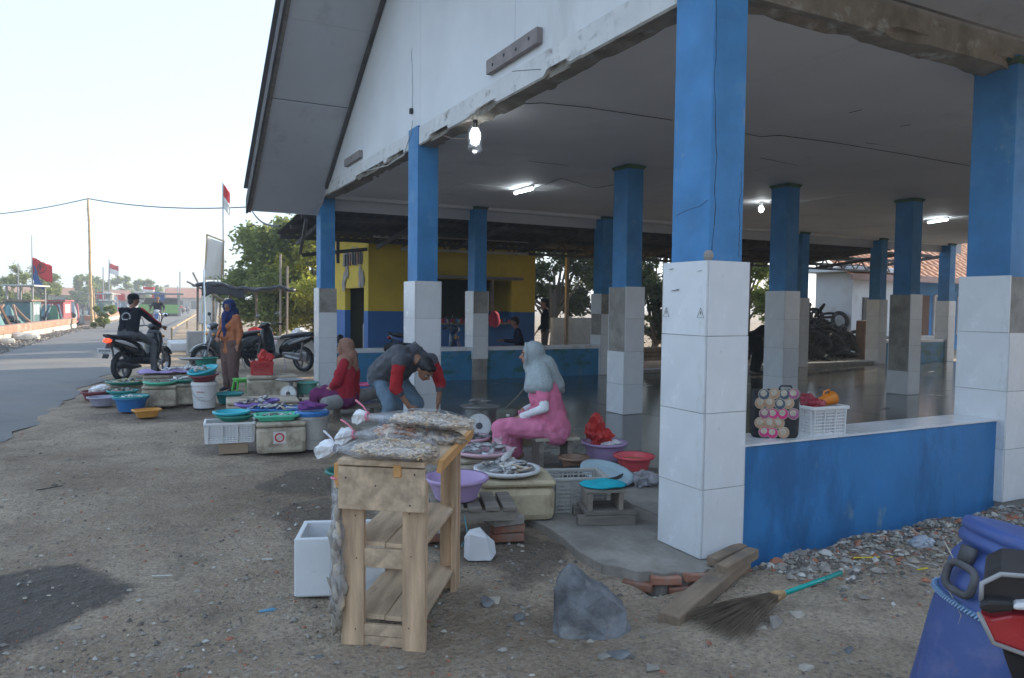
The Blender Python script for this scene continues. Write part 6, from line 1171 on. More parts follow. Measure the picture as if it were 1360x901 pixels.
    m = MB(); m.loft([(1.04, .52, .06, .05, 0), (1.07, .66, .10, .06, 0), (1.06, .80, .12, .05, 0), (1.02, .90, .08, .03, 0)], 14, 2.4); m.build('front_panel', AC, t, smooth=True)
    m = MB(); m.loft([(.93, .98, .06, .03, H), (.98, 1.0, .13, .06, H), (1.05, 1.0, .13, .065, H), (1.12, .97, .08, .05, H)], 16, 2.4); m.build('handlebar_cowl', BD, t, smooth=True)
    m = MB(); m.ell((1.105, 0, .965), (.04, .085, .05), nu=14, nv=8); m.build('headlamp', mat('headlamp_glass', (.62, .64, .66), .1), t, smooth=True)
    for s in (-1, 1): m = MB(); m.ell((1.085, s*.13, .80), (.03, .05, .03), nu=10, nv=6); m.build('turn_signal', mat('signal_amber', (.6, .25, .03), .2), t, smooth=True)
    m = MB(); m.tube([(.86, .34, .99), (.93, .2, 1.02), (.98, 0, 1.01), (.93, -.2, 1.02), (.86, -.34, .99)], .013, 8); m.build('handlebar', MET, t, smooth=True)
    for s in (-1, 1):
        m = MB(); m.tube([(.85, s*.36, .987), (.905, s*.24, 1.01)], .019, 10); m.build('grip', BLK, t, smooth=True); m = MB(); m.tube([(.93, s*.33, .985), (.97, s*.2, 1.0)], .007, 6); m.build('brake_lever', MET, t)
        if not nomirror:
            m = MB(); m.tube([(.95, s*.17, 1.03), (.95, s*.21, 1.15), (.93, s*.27, 1.21)], .007, 6); mi = m.build('mirror_stem', BLK, t); m = MB(); m.ell((.93, s*.30, 1.235), (.018, .068, .042), nu=14, nv=8); mm = m.build('mirror', BLK, t, smooth=True); m = MB(); m.ell((.920, s*.30, 1.235), (.011, .062, .037), nu=14, nv=8); m.build('mirror_glass', mat('mirror_glass', (.75, .78, .8), .05, metal=1), mm, smooth=True)
    m = MB()
    for s in (-1, 1): m.tube([(1.07, s*.07, .78), (1.25, s*.075, .28)], .022, 8)
    m.build('fork', MET, t); m = MB(); fn = []
    for a in [rad(25+k*11) for k in range(12)]: fn.append((1.25+.315*math.cos(a), .28+.315*math.sin(a), .06, .012, a))
    m.loft(fn, 10, 3); m.build('front_fender', BD, t, smooth=True)
    m = MB(); m.tube([(.42, .12, .28), (.36, .2, .02)], .012, 6); m.build('side_stand', MET, t); return t
r0, r1 = gp(154, 507), gp(219, 497); rh = math.atan2(r1.y-r0.y, r1.x-r0.x); SCT = scooter('black scooter with a white number plate ridden by the man in the black jacket', (r0.x+.1, r0.y+.05, 0), rh, (.012, .012, .014), (.5, .5, .52))
P = gp(315, 498); scooter('grey scooter parked behind the woman in orange', (P.x+.55, P.y+1.4, 0), rad(205), (.07, .075, .08), (.12, .12, .13))
P = gp(405, 497); scooter('black motorbike parked behind the red crate', (P.x+.1, P.y+.6, 0), rad(128), (.015, .015, .017), (.25, .25, .26), tilt=rad(-5), plate=False)
P = aty(600, 460, 11.6); scooter('dark blue scooter parked behind the low wall', (P.x-.9, 11.9, 0), rad(-35), (.03, .05, .10), (.03, .06, .2), plate=False)
P = gp(208, 441); RS = scooter('blue and white scooter coming up the road', (P.x+.1, P.y+1.0, .03), rad(-95), (.35, .38, .42), (.05, .12, .35))
P = gp(243, 417); scooter('distant scooter stopped by the roadside kiosk', (P.x, P.y, .03), rad(60), (.25, .25, .27), (.3, .05, .05))
P = atd(1352, 800, 1.5); SW = scooter('red and white scooter front at the right edge beside the drum', (P.x, P.y, 0), math.atan2(-RIGHT.y, -RIGHT.x), (.45, .03, .035), (.03, .03, .033), plate=False, nomirror=True)
_n = Vector((1.10, 0, 0)); _n.rotate(SW.rotation_euler); SW.location = (P.x-_n.x+RIGHT.x*.12, P.y-_n.y+RIGHT.y*.12, 0)
def fairing(nm, pts, mt, th, off=0, bev=.006):
    m = MB(); A_ = [atd(x, y, 1.52+off) for x, y in pts]; n = len(A_); XD = (FWD+RIGHT*.68).normalized(); m.add(A_+[a+XD*th for a in A_], [tuple(range(n)), tuple(range(2*n-1, n-1, -1))]+[((k+1) % n, k, n+k, n+(k+1) % n) for k in range(n)]); o = m.build(nm, mt, None, bevel=bev); o.parent = SW; o.matrix_parent_inverse = (Matrix.Translation(SW.location) @ SW.rotation_euler.to_matrix().to_4x4()).inverted(); return o
def edge(nm, pts):
    m = MB(); m.tube([atd(x, y, 1.512) for x, y in pts], .005, 8); o = m.build(nm, GT, None, smooth=True); o.parent = SW; o.matrix_parent_inverse = (Matrix.Translation(SW.location) @ SW.rotation_euler.to_matrix().to_4x4()).inverted()
RP = mat('red_fairing', (.42, .02, .03), .25, .08, 5, coat=.5); GT = mat('grey_trim', (.30, .30, .30), .5, .1, 8); BK = mat('black_fairing', (.02, .02, .022), .45, .2, 8)
fairing('upper_cowl', ((1305, 775), (1329, 764), (1372, 768), (1395, 800), (1303, 800)), BK, .22); edge('cowl_edge', ((1303, 798), (1304, 775), (1329, 763), (1395, 768)))
fairing('red_panel', ((1301, 815), (1317, 822), (1344, 817), (1400, 822), (1400, 876), (1360, 868), (1320, 853)), RP, .2, .0); edge('panel_trim', ((1300, 814), (1319, 854), (1360, 869), (1400, 877)))
fairing('lever_guard', ((1300, 803), (1312, 799), (1346, 801), (1346, 813), (1316, 816), (1301, 811)), BK, .06, -.03); fairing('white_lever', ((1345, 803), (1380, 801), (1380, 813), (1345, 811)), mat('white_lever', (.65, .65, .66), .35), .05, -.025); fairing('lower_cowl', ((1330, 862), (1362, 873), (1380, 930), (1350, 920)), BK, .15, .03)
# ================================================================ people
SKIN = mat('skin', (.27, .135, .08), .55, .1, 12, .05, 60, sub=.08); SKIN2 = mat('skin_light', (.38, .20, .13), .55, .1, 12, .05, 60, sub=.08); HAIR = mat('black_hair', (.012, .011, .011), .5, .4, 40, .6, 90, stretch=(1, 1, .2)); EYE = mat('eye_white', (.5, .48, .45), .2); LIP = mat('lips', (.28, .09, .07), .5)
def cap_prim(m, p, q, r0, r1, n=10):
    p, q = Vector(p), Vector(q); d = q-p; L_ = d.length
    if L_ < 1e-5: d = Vector((0, 0, 1)); L_ = 1e-5
    d = d/max(L_, 1e-5); pts = []; rs = []
    for a in (-80, -55, -25, 0): pts.append(p+d*r0*math.sin(rad(a))); rs.append(r0*math.cos(rad(a)))
    for a in (0, 25, 55, 80): pts.append(q+d*r1*math.sin(rad(a))); rs.append(r1*math.cos(rad(a)))
    m.tube(pts, rs, n)
def remesh(name, prims, mats, parent, vox, smooth=6, fold=0):
    """prims: (tag, 'c', p, q, r0, r1) or (tag, 'e', centre, radii, 3x3 rotation) -> one continuous skin, material by nearest primitive"""
    m = MB()
    for pr in prims:
        if pr[1] == 'c': cap_prim(m, *pr[2:])
        else: m.ell((0, 0, 0), pr[3], Matrix.Translation(pr[2]) @ pr[4].to_4x4(), 16, 12)
    o = m.build('tmp', []); md = o.modifiers.new('r', 'REMESH'); md.mode = 'VOXEL'; md.voxel_size = vox; md.use_smooth_shade = True
    md = o.modifiers.new('s', 'SMOOTH'); md.factor = .5; md.iterations = smooth
    dg = bpy.context.evaluated_depsgraph_get(); me = bpy.data.meshes.new_from_object(o.evaluated_get(dg)); bpy.data.objects.remove(o); me.name = name
    n = len(me.polygons); C = np.zeros(n*3); me.polygons.foreach_get('center', C); C = C.reshape(-1, 3); best = np.full(n, 1e9); mi = np.zeros(n, int)
    for pr in prims:
        if pr[1] == 'c':
            p, q, r0, r1 = np.array(pr[2]), np.array(pr[3]), pr[4], pr[5]; d = q-p; tt = np.clip(((C-p)@d)/max(d@d, 1e-9), 0, 1); dist = np.linalg.norm(C-p-tt[:, None]*d, axis=1)-(r0+(r1-r0)*tt)
        else:
            R_ = np.array(pr[4]); q = ((C-np.array(pr[2]))@R_)/np.array(pr[3]); dist = (np.linalg.norm(q, axis=1)-1)*min(pr[3])
        k = dist < best; best[k] = dist[k]; mi[k] = pr[0]
    for mt in mats: me.materials.append(mt)
    me.polygons.foreach_set('material_index', mi.astype(np.int32)); me.polygons.foreach_set('use_smooth', [True]*n)
    if fold:
        nv = len(me.vertices); V = np.zeros(nv*3); me.vertices.foreach_get('co', V); V = V.reshape(-1, 3); vm = np.zeros(nv, int)
        for p in me.polygons:
            for v in p.vertices: vm[v] = max(vm[v], mi[p.index])
        N_ = np.zeros(nv*3); me.vertices.foreach_get('normal', N_); N_ = N_.reshape(-1, 3)
        for i in range(nv):
            if vm[i] in (1, 2): V[i] += N_[i]*fold*(.7*nz(V[i][0]*3, V[i][1]*3, V[i][2]*1.4, 5)+1.3*(.22-abs(nz(V[i][0], V[i][1]*.6, V[i][2]*1.1, 9)))+.4*nz(V[i][0], V[i][1], V[i][2], 24))
        me.vertices.foreach_set('co', V.ravel())
    me.update(); return obj(name, me, parent)
def rotm(fx, up=(0, 0, 1)):
    x = Vector(fx).normalized(); y = Vector(up).cross(x).normalized(); z = x.cross(y); return Matrix(((x.x, y.x, z.x), (x.y, y.y, z.y), (x.z, y.z, z.z)))
def hand(prims, w, d, up, side, curl=.5, k=0):
    """palm and five fingers from wrist w along d; up = back of hand; side = thumb side"""
    d, up = Vector(d).normalized(), Vector(up).normalized(); sd = d.cross(up).normalized()*side; w = Vector(w); pc = w+d*.045
    for s in (-1, 0, 1): prims.append((k, 'c', w+sd*s*.012, w+d*.075+sd*s*.024, .016, .014))
    for s, l in ((.032, .066), (.011, .076), (-.011, .070), (-.031, .054)):
        b_ = w+d*.082+sd*s; m_ = b_+(d*math.cos(curl*.6)-up*math.sin(curl*.6))*l*.55; e = m_+(d*math.cos(curl*1.6)-up*math.sin(curl*1.6))*l*.5; prims.append((k, 'c', b_, m_, .0095, .0085)); prims.append((k, 'c', m_, e, .0085, .007))
    b_ = w+d*.03+sd*.03; m_ = b_+(d*.6+sd*.7-up*.2).normalized()*.035; prims.append((k, 'c', b_, m_, .012, .010)); prims.append((k, 'c', m_, m_+(d*.9+sd*.2-up*.3).normalized()*.03, .010, .008))
def person(lab, P, rz, J, top, pants, skin=None, shoe=None, vox=.011, sleeve='long', bust=0, belly=0, wide=1.0, hair=True, scale=1, skirt=None, fold=.011, armw=1.0, undersleeve=None, feet=True, cuff=None, legw=1.0, hand_dir=None):
    skin = skin or SKIN; shoe = shoe or skin; t = thing('person', lab, 'person', P, rz, scale=scale); V = {k: Vector(v) for k, v in J.items()}; pr = []
    lat = (V['shL']-V['shR']).normalized(); pel, ch, nk, hd = V['pel'], V['che'], V['nk'], V['hd']; f = lat.cross((ch-pel).normalized())
    for s in (-1, 1):
        sh = V['shL'] if s > 0 else V['shR']
        pr.append((1, 'c', pel+lat*s*.065*wide, ch+lat*s*.07*wide, .112*wide, .108*wide)); pr.append((1, 'c', ch+lat*s*.05, sh-lat*s*.015, .10*wide, .062)); pr.append((1, 'c', nk-(nk-ch)*.2, sh, .055, .055))
        if bust: pr.append((1, 'e', ch+lat*s*.065+f*.085-(nk-ch)*.1, (.075*bust,)*3, Matrix.Identity(3)))
        pr.append((2, 'c', pel+lat*s*.07-(ch-pel).normalized()*.03, pel+lat*s*.05, .118*wide, .11*wide))
    if belly: pr.append((1, 'e', pel.lerp(ch, .4)+f*.06, (.13*belly, .15*belly, .14*belly), Matrix.Identity(3)))
    pr.append((0, 'c', nk-(nk-ch)*.12, hd.lerp(nk, .3), .052, .05))
    hf = V['hf'].normalized(); hu = V.get('hu', Vector((0, 0, 1))); R_ = rotm(hf, hu); X, Y, Z = R_.col[0], R_.col[1], R_.col[2]
    pr += [(0, 'e', hd+Z*.025-X*.008, (.092, .074, .088), R_), (0, 'e', hd-Z*.035+X*.022, (.066, .056, .075), R_), (0, 'c', hd-Z*.085+X*.058, hd-Z*.07+X*.045, .022, .035), (0, 'c', hd+X*.088+Z*.012, hd+X*.106-Z*.022, .009, .014), (0, 'c', hd+X*.07+Y*.03+Z*.03, hd+X*.07-Y*.03+Z*.03, .018, .018)]
    for s in (-1, 1): pr.append((0, 'e', hd+Y*s*.073-X*.008-Z*.005, (.020, .010, .030), R_))
    for s, a in ((1, 'L'), (-1, 'R')):
        sh, el, wr = V['sh'+a], V['el'+a], V['wr'+a]; lw = 1 if sleeve != 'short' else 0; aw = armw
        pr.append((1, 'c', sh, sh.lerp(el, 1 if lw else .62), .062*aw, (.052 if lw else .06)*aw)); us = 3 if undersleeve else 0
        if not lw: pr.append((us, 'c', sh.lerp(el, .5), el, .046, .042))
        pr.append((1 if lw else us, 'c', el, el.lerp(wr, .88 if lw and sleeve == 'long' else .35 if lw else .92), .050*aw if lw else .042, (.038 if lw else .030)*aw)); pr.append((0, 'c', el.lerp(wr, .5), wr, .036 if not lw else .03, .026)) if not undersleeve else pr.append((0, 'c', el.lerp(wr, .9), wr, .026, .025))
        hdv = Vector(hand_dir[a]) if hand_dir and a in hand_dir else (wr-el); upv = Vector((0, 0, 1)) if abs(hdv.normalized().z) < .8 else f
        hand(pr, wr, hdv, upv, -s if upv.z > .5 else s, .55)
        hp, kn, an, to = V['hi'+a], V['kn'+a], V['an'+a], V['to'+a]
        pr.append((2, 'c', hp, kn, .098*legw, .072*legw)); pr.append((2, 'c', kn, kn.lerp(an, .93), .072*legw, .055*legw)); pr.append((4, 'c', kn.lerp(an, .85), an, .042, .040))
        if feet: pr.append((4, 'c', an-Vector((0, 0, .02))-(to-an).normalized()*.04, to.lerp(an, .25), .038, .036)); pr.append((4, 'c', to.lerp(an, .3), to, .036, .026))
    if skirt: pr += skirt(V)
    remesh('body', pr, [skin, top, pants, undersleeve or skin, shoe], t, vox, 5, fold)
    for s in (-1, 1):
        m = MB(); m.ell((0, 0, 0), (.009, .014, .008), Matrix.Translation(hd+X*.083+Y*s*.031+Z*.008) @ R_.to_4x4(), 10, 6); e = m.build('eye', EYE, t, smooth=True); m = MB(); m.ell((0, 0, 0), (.004, .006, .007), Matrix.Translation(hd+X*.091+Y*s*.031+Z*.008) @ R_.to_4x4(), 8, 6); m.build('pupil', INK, e); m = MB(); m.bar(hd+X*.090+Y*s*.018+Z*.030, hd+X*.082+Y*s*.047+Z*.030, .006, .008); m.build('eyebrow', HAIR, t)
    m = MB(); m.ell((0, 0, 0), (.008, .022, .008), Matrix.Translation(hd+X*.083-Z*.052) @ R_.to_4x4(), 10, 6); m.build('mouth', LIP, t, smooth=True)
    if hair: 
        hp_ = [(0, 'e', hd+Z*.038-X*.022, (.094, .082, .088), R_), (0, 'e', hd-X*.05-Z*.01, (.06, .070, .08), R_), (0, 'c', hd+X*.055+Z*.085+Y*.03, hd+X*.055+Z*.085-Y*.03, .03, .03)]; remesh('hair', hp_, [HAIR], t, .012, 2)
    t['_f'] = 0; del t['_f']; return t, V, (hd, X, Y, Z)
def hijab(t, H, mt, drape, vox=.010, cap_c=None, amp=.008):
    hd, X, Y, Z = H; R_ = Matrix((X, Y, Z)).transposed(); pr = [(0, 'e', hd+Z*.032-X*.022, (.105, .092, .105), R_), (0, 'e', hd-Z*.02-X*.035, (.085, .088, .11), R_)]
    for a in range(-150, 151, 20):       # cloth edge framing the face
        a0, a1 = rad(a), rad(a+20); pr.append((0, 'c', hd+X*(.052)+Y*.080*math.sin(a0)+Z*(.010+.100*math.cos(a0)), hd+X*.052+Y*.080*math.sin(a1)+Z*(.010+.100*math.cos(a1)), .017, .017))
    pr.append((0, 'c', hd-Z*.10+X*.03, hd-Z*.13, .05, .07)); pr += [(0,)+d for d in drape]
    o = remesh('headscarf', pr, [mt], t, vox, 6); me = o.data
    for v in me.vertices: q = v.co; v.co = q+v.normal*amp*(nz(q.x*8, q.y*8, q.z*3, 1.6)+.6*nz(q.x, q.y, q.z, 24))
    return o
def standing(hip=.84, H=1.0):
    return dict(pel=(0, 0, .88), che=(.01, 0, 1.16), nk=(.01, 0, 1.34), hd=(.03, 0, 1.49), hf=(1, 0, -.05), shL=(0, .17, 1.30), shR=(0, -.17, 1.30), elL=(-.02, .23, 1.04), elR=(-.02, -.23, 1.04), wrL=(.06, .24, .82), wrR=(.06, -.24, .82), hiL=(0, .085, .84), hiR=(0, -.085, .84), knL=(.02, .09, .46), knR=(.02, -.09, .46), anL=(0, .09, .08), anR=(0, -.09, .08), toL=(.14, .11, .03), toR=(.14, -.11, .03))
def seated(h, lean=.05, splay=.14, reach=.40, low=0):
    return dict(pel=(0, 0, h+.10), che=(lean*.7, 0, h+.40), nk=(lean, 0, h+.57), hd=(lean+.05, 0, h+.72), hf=(1, 0, -.06), shL=(lean*.8, .17, h+.53), shR=(lean*.8, -.17, h+.53), elL=(.06, .24, h+.28), elR=(.06, -.24, h+.28), wrL=(.26, .16, h+.22), wrR=(.26, -.16, h+.22), hiL=(.02, .09, h+.09), hiR=(.02, -.09, h+.09), knL=(reach, splay, max(.28, h+.13)+low), knR=(reach, -splay, max(.28, h+.13)+low), anL=(reach+.02, splay, .09), anR=(reach+.02, -splay, .09), toL=(reach+.16, splay+.02, .035), toR=(reach+.16, -splay-.02, .035))
LEFTA = math.atan2(-RIGHT.y, -RIGHT.x); TOCAM = math.atan2(-FWD.y, -FWD.x)
# --- woman in pink
J = seated(.285, .02, .15, .40); J.update(hd=(.22, 0, 1.03), nk=(.14, 0, .88), hf=(1, .06, .0), che=(.08, 0, .69), elR=(.11, -.25, .58), wrR=(.30, -.14, .505), elL=(.08, .25, .58), wrL=(.30, .18, .49), knR=(.38, -.10, .42), anR=(.36, -.11, .09), toR=(.50, -.12, .035), knL=(.47, .25, .40), anL=(.46, .28, .09), toL=(.6, .3, .035), shL=(.12, .165, .82), shR=(.12, -.165, .82), elL_=0)
J.pop('elL_'); PKT, PKP = cloth('pink_blouse', (.66, .19, .31), 7, 1.0), cloth('pink_trousers', (.66, .21, .34), 6, 1.0)
t, V, H = person('person in a grey patterned headscarf and pink outfit sitting sideways on a low stool', (STL.x+.02, STL.y+.02, FL-.02), LEFTA-.10, J, PKT, PKP, SKIN2, vox=.009, sleeve='short', bust=1.15, belly=1.2, wide=1.2, hair=False, undersleeve=cloth('white_sleeve', (.70, .71, .74), 14, .6), legw=1.15, hand_dir={'R': (.9, .1, -.35), 'L': (.9, 0, -.4)})
GSC = mat('patterned_scarf', (.33, .38, .39), .85, .12, 6, .35, 26, dirt=((.13, .16, .19), .56, 55, .7), dirt2=((.54, .59, .60), .60, 48, .6))
hijab(t, H, GSC, [('c', (.15, 0, .92), (.11, 0, .80), .095, .13), ('c', (.14, .07, .90), (.11, .17, .79), .095, .105), ('c', (.14, -.07, .90), (.11, -.17, .79), .095, .105), ('c', (.17, -.02, .86), (.205, -.04, .66), .07, .05), ('c', (.09, 0, .95), (-.01, -.02, .76), .09, .08), ('c', (.06, -.14, .78), (.03, -.19, .70), .07, .035), ('c', (.02, -.08, .78), (-.06, -.13, .70), .06, .03), ('c', (.20, -.05, .68), (.21, -.06, .58), .04, .025), ('c', (.16, -.09, .86), (.19, -.15, .77), .09, .075), ('c', (.16, .09, .86), (.19, .15, .77), .09, .075), ('c', (.20, -.04, .87), (.235, -.10, .74), .07, .05), ('c', (.20, .04, .87), (.235, .10, .74), .07, .05)], .009, amp=.005)
m = MB(); BG = mat('olive_nylon', (.085, .09, .07), .7, .15, 10, .3, 60); m.box((0, 0, 0), (.20, .09, .17)); bt = thing('shoulder_bag', 'olive shoulder bag with a white tag on the lap of the woman in pink', 'bag', t.matrix_basis @ Vector((.43, .08, .46)), LEFTA-.1); b_ = m.build('body', BG, bt, bevel=.035); m = MB(); m.box((-.01, .0465, .03), (.03, .002, .02)); m.build('tag', LITW, b_); m = MB(); m.box((-.01, -.0465, .03), (.03, .002, .02)); m.build('tag', LITW, b_); m = MB(); m.tube([(.02, 0, .08), (-.10, -.03, .20), (-.2, -.04, .34)], .008, 6); m.build('strap', BG, bt)
# --- woman in red, seated on the low bench
P = gp(470, 560); J = seated(.20, -.02, .16, .36); J.update(hf=(1, .10, -.02), elR=(.05, -.24, .50), wrR=(.27, -.12, .34), elL=(.05, .24, .50), wrL=(.29, .08, .34)); RED = cloth('red_blouse', (.33, .022, .035), 8, .9); PLM = cloth('plum_trousers', (.15, .035, .11), 7, .9)
t, V, H = person('person in a brown headscarf and red blouse sitting by the dial scale', (P.x-.02, P.y+.25, 0), LEFTA-.12, J, RED, PLM, SKIN2, vox=.011, sleeve='elbow', bust=1.2, belly=1.25, wide=1.18, hair=False, armw=1.2, legw=1.2, scale=1.0)
hijab(t, H, cloth('brown_scarf', (.30, .165, .12), 9, .6), [('c', (0, 0, .80), (-.01, 0, .72), .10, .13), ('c', (-.05, 0, .84), (-.09, -.02, .66), .085, .06), ('c', (.06, 0, .76), (.10, 0, .62), .08, .05), ('c', (-.02, -.10, .75), (-.03, -.13, .68), .09, .07), ('c', (-.02, .10, .75), (-.03, .13, .68), .09, .07)], .011)
# --- bending man in a padded vest
P = gp(552, 600); J = dict(pel=(-.16, 0, .70), che=(.17, 0, .91), nk=(.36, 0, .90), hd=(.47, .02, .80), hf=(.62, .05, -.78), hu=(.75, 0, .6), shL=(.33, .19, .88), shR=(.33, -.19, .88), elL=(.36, .30, .64), elR=(.36, -.25, .63), wrL=(.42, .22, .45), wrR=(.42, -.14, .45), hiL=(-.16, .09, .68), hiR=(-.16, -.09, .68), knL=(.14, .17, .42), knR=(.14, -.17, .42), anL=(-.05, .14, .08), anR=(-.05, -.14, .08), toL=(.10, .15, .03), toR=(.10, -.15, .03))
VEST = mat('padded_vest', (.075, .08, .095), .7, .2, 5, 1.0, 6, stretch=(1, 1, 3)); REDS = cloth('red_sleeve', (.36, .025, .03), 9, .8); JEAN = cloth('faded_jeans', (.13, .19, .25), 9, .6)
t, V, H = person('person in a padded grey vest and red sleeves bending forward over the goods', (P.x-.10, P.y+.33, FL), TOCAM+.75, J, VEST, JEAN, SKIN, vox=.010, sleeve='elbow', wide=1.22, armw=1.15, scale=1.02, skirt=lambda V: [(1, 'c', (-.17, .07, .70), (-.05, .07, .80), .15, .14), (1, 'c', (-.17, -.07, .70), (-.05, -.07, .80), .15, .14)])
b_ = [c for c in t.children if c.name.startswith('body')][0]; b_.data.materials.append(REDS)
for pl in b_.data.polygons:      # sleeves are red, the vest is grey
    if pl.material_index == 1:
        for a in 'LR':
            sh, el, wr = V['sh'+a], V['el'+a], V['wr'+a]; c = Vector(pl.center); d = el-sh; u = max(0, min(1, (c-sh).dot(d)/d.dot(d)))
            if (c-sh-d*u).length < .075 and u > .18 or (c-el).length < .07: pl.material_index = 5
m = MB(); m.tube([(.0, .16, .99), (.12, .14, 1.04), (.26, .10, 1.0), (.34, .02, .97), (.36, -.1, .90)], .018, 6); m.build('bag_strap', BLACKPL, t); m = MB(); m.box((-.08, .1, .98), (.22, .30, .10)); m.build('backpack', cloth('black_nylon', (.02, .02, .022)), t, bevel=.04)
# --- woman in orange, standing
P = gp(307, 520); J = standing(); J.update(elR=(.02, -.25, 1.06), wrR=(.16, -.15, .93), elL=(-.02, .24, 1.05), wrL=(.05, .25, .84), hf=(.95, .25, -.05)); OR = cloth('orange_tunic', (.40, .15, .07), 8, .8); BRN = cloth('brown_trousers', (.135, .085, .075), 7, .9)
t, V, H = person('person in a navy headscarf and orange tunic standing beside a green stool', (P.x, P.y, 0), TOCAM-.55, J, OR, BRN, SKIN, BLACKPL, vox=.012, bust=1.0, belly=.9, wide=1.08, hair=False, scale=.955, legw=1.35, skirt=lambda V: [(1, 'c', (0, .05, .86), (.0, .07, .72), .12, .125), (1, 'c', (0, -.05, .86), (0, -.07, .72), .12, .125)], hand_dir={'R': (.5, .8, -.1)})
hijab(t, H, cloth('navy_scarf', (.03, .045, .13), 9, .6), [('c', (0, 0, 1.36), (0, 0, 1.30), .10, .13), ('c', (.10, 0, 1.34), (.145, .03, 1.10), .075, .055), ('c', (-.06, 0, 1.4), (-.08, 0, 1.24), .09, .08), ('c', (.14, .03, 1.1), (.15, .04, .98), .05, .035)], .012)
m = MB(); m.tube([(.02, .12, 1.28), (.15, 0, 1.14), (.16, -.14, .96), (.04, -.22, .84)], .012, 6); m.build('bag_strap', BLACKPL, t)
# --- scooter rider
R0 = SCT.location; J = dict(pel=(.20, 0, .93), che=(.27, 0, 1.22), nk=(.32, 0, 1.40), hd=(.37, -.01, 1.55), hf=(.75, -.66, -.05), shL=(.29, .19, 1.36), shR=(.29, -.19, 1.36), elL=(.50, .30, 1.16), elR=(.50, -.30, 1.16), wrL=(.80, .31, 1.03), wrR=(.80, -.31, 1.03), hiL=(.24, .10, .90), hiR=(.24, -.10, .90), knL=(.66, .20, .78), knR=(.62, -.24, .72), anL=(.66, .17, .44), anR=(.50, -.34, .10), toL=(.80, .17, .40), toR=(.64, -.38, .04))
JKT = cloth('black_jacket', (.012, .013, .018), 8, .8); GRYT = cloth('grey_trousers', (.10, .10, .11), 8, .8)
t, V, H = person('person in a black jacket with red sleeve stripes and cap riding the black scooter', R0, rh, J, JKT, GRYT, SKIN, BLACKPL, vox=.012, wide=1.12, scale=.97, hand_dir={'L': (1, 0, -.25), 'R': (1, 0, -.25)})
hd, X, Y, Z = H; m = MB(); M_ = Matrix.Translation(hd+Z*.05-X*.01) @ Matrix((X, Y, Z)).transposed().to_4x4(); m.lathe([(.106, -.02), (.108, .02), (.09, .065), (.05, .088), (.001, .094)], 18, M_); m.box((.13, 0, -.005), (.1, .14, .012), M_); m.build('cap', cloth('black_cap', (.012, .012, .014)), t, smooth=True)
for a, s in (('R', -1), ('L', 1)):
    for off, nm, mt in ((0, 'red_stripe', cloth('stripe_red', (.42, .02, .03))), (.022, 'white_stripe', cloth('stripe_white', (.55, .35, .36)))):
        m = MB(); pts = [V['sh'+a]+Vector((-.02+off, s*.050, .045)), V['sh'+a].lerp(V['el'+a], .5)+Vector((off, s*.056, .040)), V['el'+a]+Vector((off, s*.044, .035)), V['el'+a].lerp(V['wr'+a], .8)+Vector((off, s*.035, .022))]; m.tube(pts, [.018 if not off else .006]*4, 6); m.build(nm, mt, t, smooth=True)
m = MB(); bm_ = cloth('jacket_print', (.50, .50, .50))
for k in range(11): a = rad(205-k*23); c = Vector((.140+.012*math.sin(a), .085*math.cos(a), 1.235+.075*math.sin(a))); m.bar(c-Vector((0, .010, .006)), c+Vector((0, .010, .008)), .012, .02, up=(1, 0, 0))
m.bar((.112, -.055, 1.185), (.112, .055, 1.185), .02, .014, up=(1, 0, 0)); m.build('back_print', bm_, t)
# --- rider coming up the road
J2 = dict(J); J2['hf'] = (1, 0, -.05); J2.update(anL=(.66, .17, .44), knL=(.66, .2, .78), knR=(.66, -.2, .78), anR=(.66, -.17, .44), toR=(.80, -.17, .40), hd=(.35, 0, 1.56))
t, V, H = person('person in a dark shirt riding up the road on the blue and white scooter', RS.location, rad(-95), J2, cloth('dark_shirt', (.02, .022, .03)), GRYT, SKIN, BLACKPL, vox=.018, wide=1.1, fold=0)
hd, X, Y, Z = H; m = MB(); M_ = Matrix.Translation(hd+Z*.05) @ Matrix((X, Y, Z)).transposed().to_4x4(); m.lathe([(.108, -.02), (.108, .02), (.09, .065), (.001, .09)], 14, M_); m.build('cap', mat('tan_cap', (.20, .12, .07), .8), t, smooth=True)
# --- person behind the woman in red (only the dark head shows)
P = aty(451, 462, 11.0); J = seated(.2, 0); t, V, H = person('person with black hair sitting beyond the low wall by the doorway', (P.x, 11.0, 0), TOCAM+PI, J, cloth('black_shirt', (.02, .02, .022)), GRYT, SKIN, vox=.016, fold=0, scale=.86)
# --- standing man in the yard, seated man
DK = cloth('very_dark_shirt', (.018, .018, .02)); P = aty(724, 460, 12.4); J = standing(); J.update(hf=(1, -.1, -.1), elR=(.0, -.24, 1.06), wrR=(.16, -.18, .86)); person('person in dark clothes standing with his back turned beyond the low wall', (P.x, 12.4, 0), LEFTA, J, DK, GRYT, SKIN, BLACKPL, vox=.015, fold=0, scale=1.05)
P = aty(692, 450, 11.6); J = seated(.40, .10); J.update(wrL=(.42, .2, .70), wrR=(.42, -.16, .70), hf=(1, 0, -.15)); person('person in a dark blue shirt seated behind the low wall with hands forward', (P.x, 11.6, 0), LEFTA+.1, J, cloth('navy_shirt', (.02, .022, .045)), GRYT, SKIN, vox=.015, fold=0)
m = MB(); m.box((P.x, 11.62, .2), (.6, .3, .39)); tag(m.build('seat_block', WOODG, bevel=.01), 'wooden block seat behind the low wall', 'seat')
m = MB(); q = aty(657, 430, 13.0); m.ell((0, 0, 0), (.16, .1, .2), nu=14, nv=10)
for i, v in enumerate(m.v): m.v[i] = (v[0]*(1+.3*nz(v[0]*8, v[1]*8, v[2]*8)), v[1], v[2]*(1+.3*nz(v[0]*6, v[1]*6, v[2]*6, 2)))
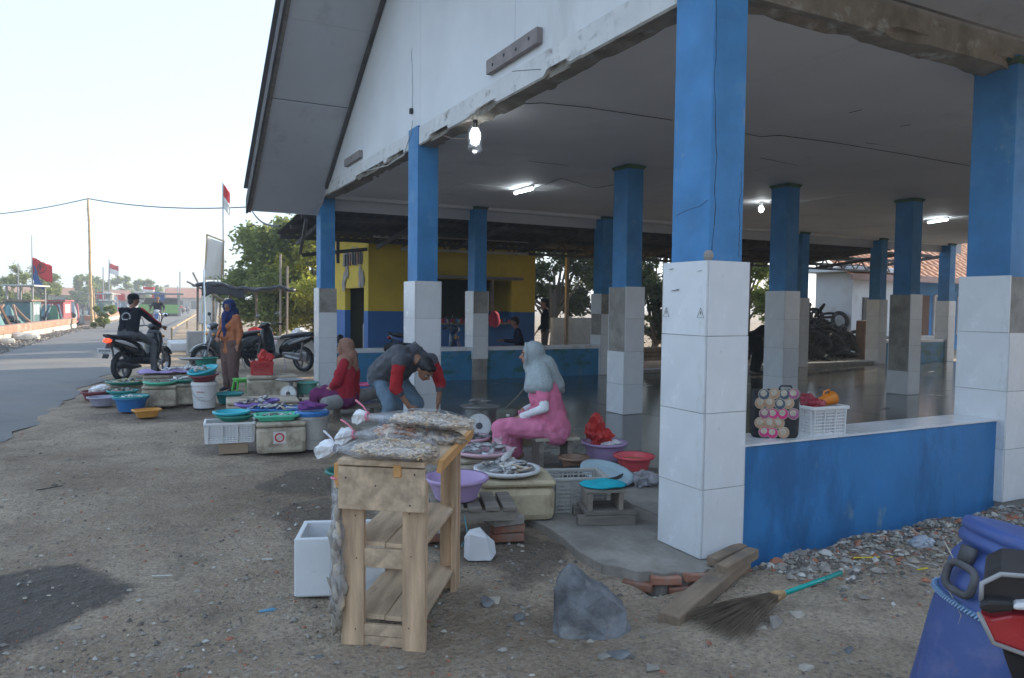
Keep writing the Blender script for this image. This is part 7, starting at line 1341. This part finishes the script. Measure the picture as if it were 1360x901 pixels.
tag(m.build('hanging_bag', cloth('pink_red_cloth', (.36, .05, .09)), loc=(q.x, 13.02, q.z+.1), smooth=True), 'pink-red bag hanging at the serving window', 'bag')
# --- stooping figure in a hat
P = aty(1003, 480, 9.0); J = dict(pel=(-.08, 0, .82), che=(.14, 0, 1.0), nk=(.28, 0, 1.08), hd=(.40, 0, 1.10), hf=(.85, 0, -.5), shL=(.24, .17, 1.03), shR=(.24, -.17, 1.03), elL=(.30, .22, .78), elR=(.30, -.22, .78), wrL=(.42, .18, .60), wrR=(.42, -.18, .60), hiL=(-.08, .09, .78), hiR=(-.08, -.09, .78), knL=(.02, .1, .44), knR=(.02, -.1, .44), anL=(-.05, .1, .08), anR=(-.05, -.1, .08), toL=(.1, .11, .03), toR=(.1, -.11, .03))
t, V, H = person('person in dark clothes and brimmed hat stooping right of the near pillar', (P.x+.06, 9.0, FL), -LEFTA*0+math.atan2(RIGHT.y, RIGHT.x), J, DK, cloth('black_skirt', (.02, .02, .02)), SKIN, BLACKPL, vox=.015, fold=0, scale=1.0, legw=1.5)
hd, X, Y, Z = H; m = MB(); M_ = Matrix.Translation(hd+Z*.05) @ Matrix((X, Y, Z)).transposed().to_4x4(); m.lathe([(.17, -.03), (.16, -.02), (.115, 0), (.108, .05), (.08, .085), (.001, .09)], 18, M_); m.build('hat', mat('dark_hat', (.03, .03, .03), .9), t, smooth=True); m = MB(); m.lathe([(.118, .0), (.119, .025)], 18, M_); m.build('hat_band', LITW, t)
# ================================================================ air
m = MB(); m.box((0, 150, 13.4), (900, 700, 31)); hz = m.build('haze', [])
hm = bpy.data.materials.new('haze_air'); hm.use_nodes = True; n_ = hm.node_tree; n_.nodes.remove(n_.nodes['Principled BSDF']); pv = n_.nodes.new('ShaderNodeVolumePrincipled'); pv.inputs['Color'].default_value = (.80, .88, .98, 1); pv.inputs['Density'].default_value = .0025; pv.inputs['Anisotropy'].default_value = .2; n_.links.new(pv.outputs[0], n_.nodes['Material Output'].inputs['Volume']); hz.data.materials.append(hm)
tag(hz, 'thin pale sea haze fading the far bank', 'haze', kind='stuff')
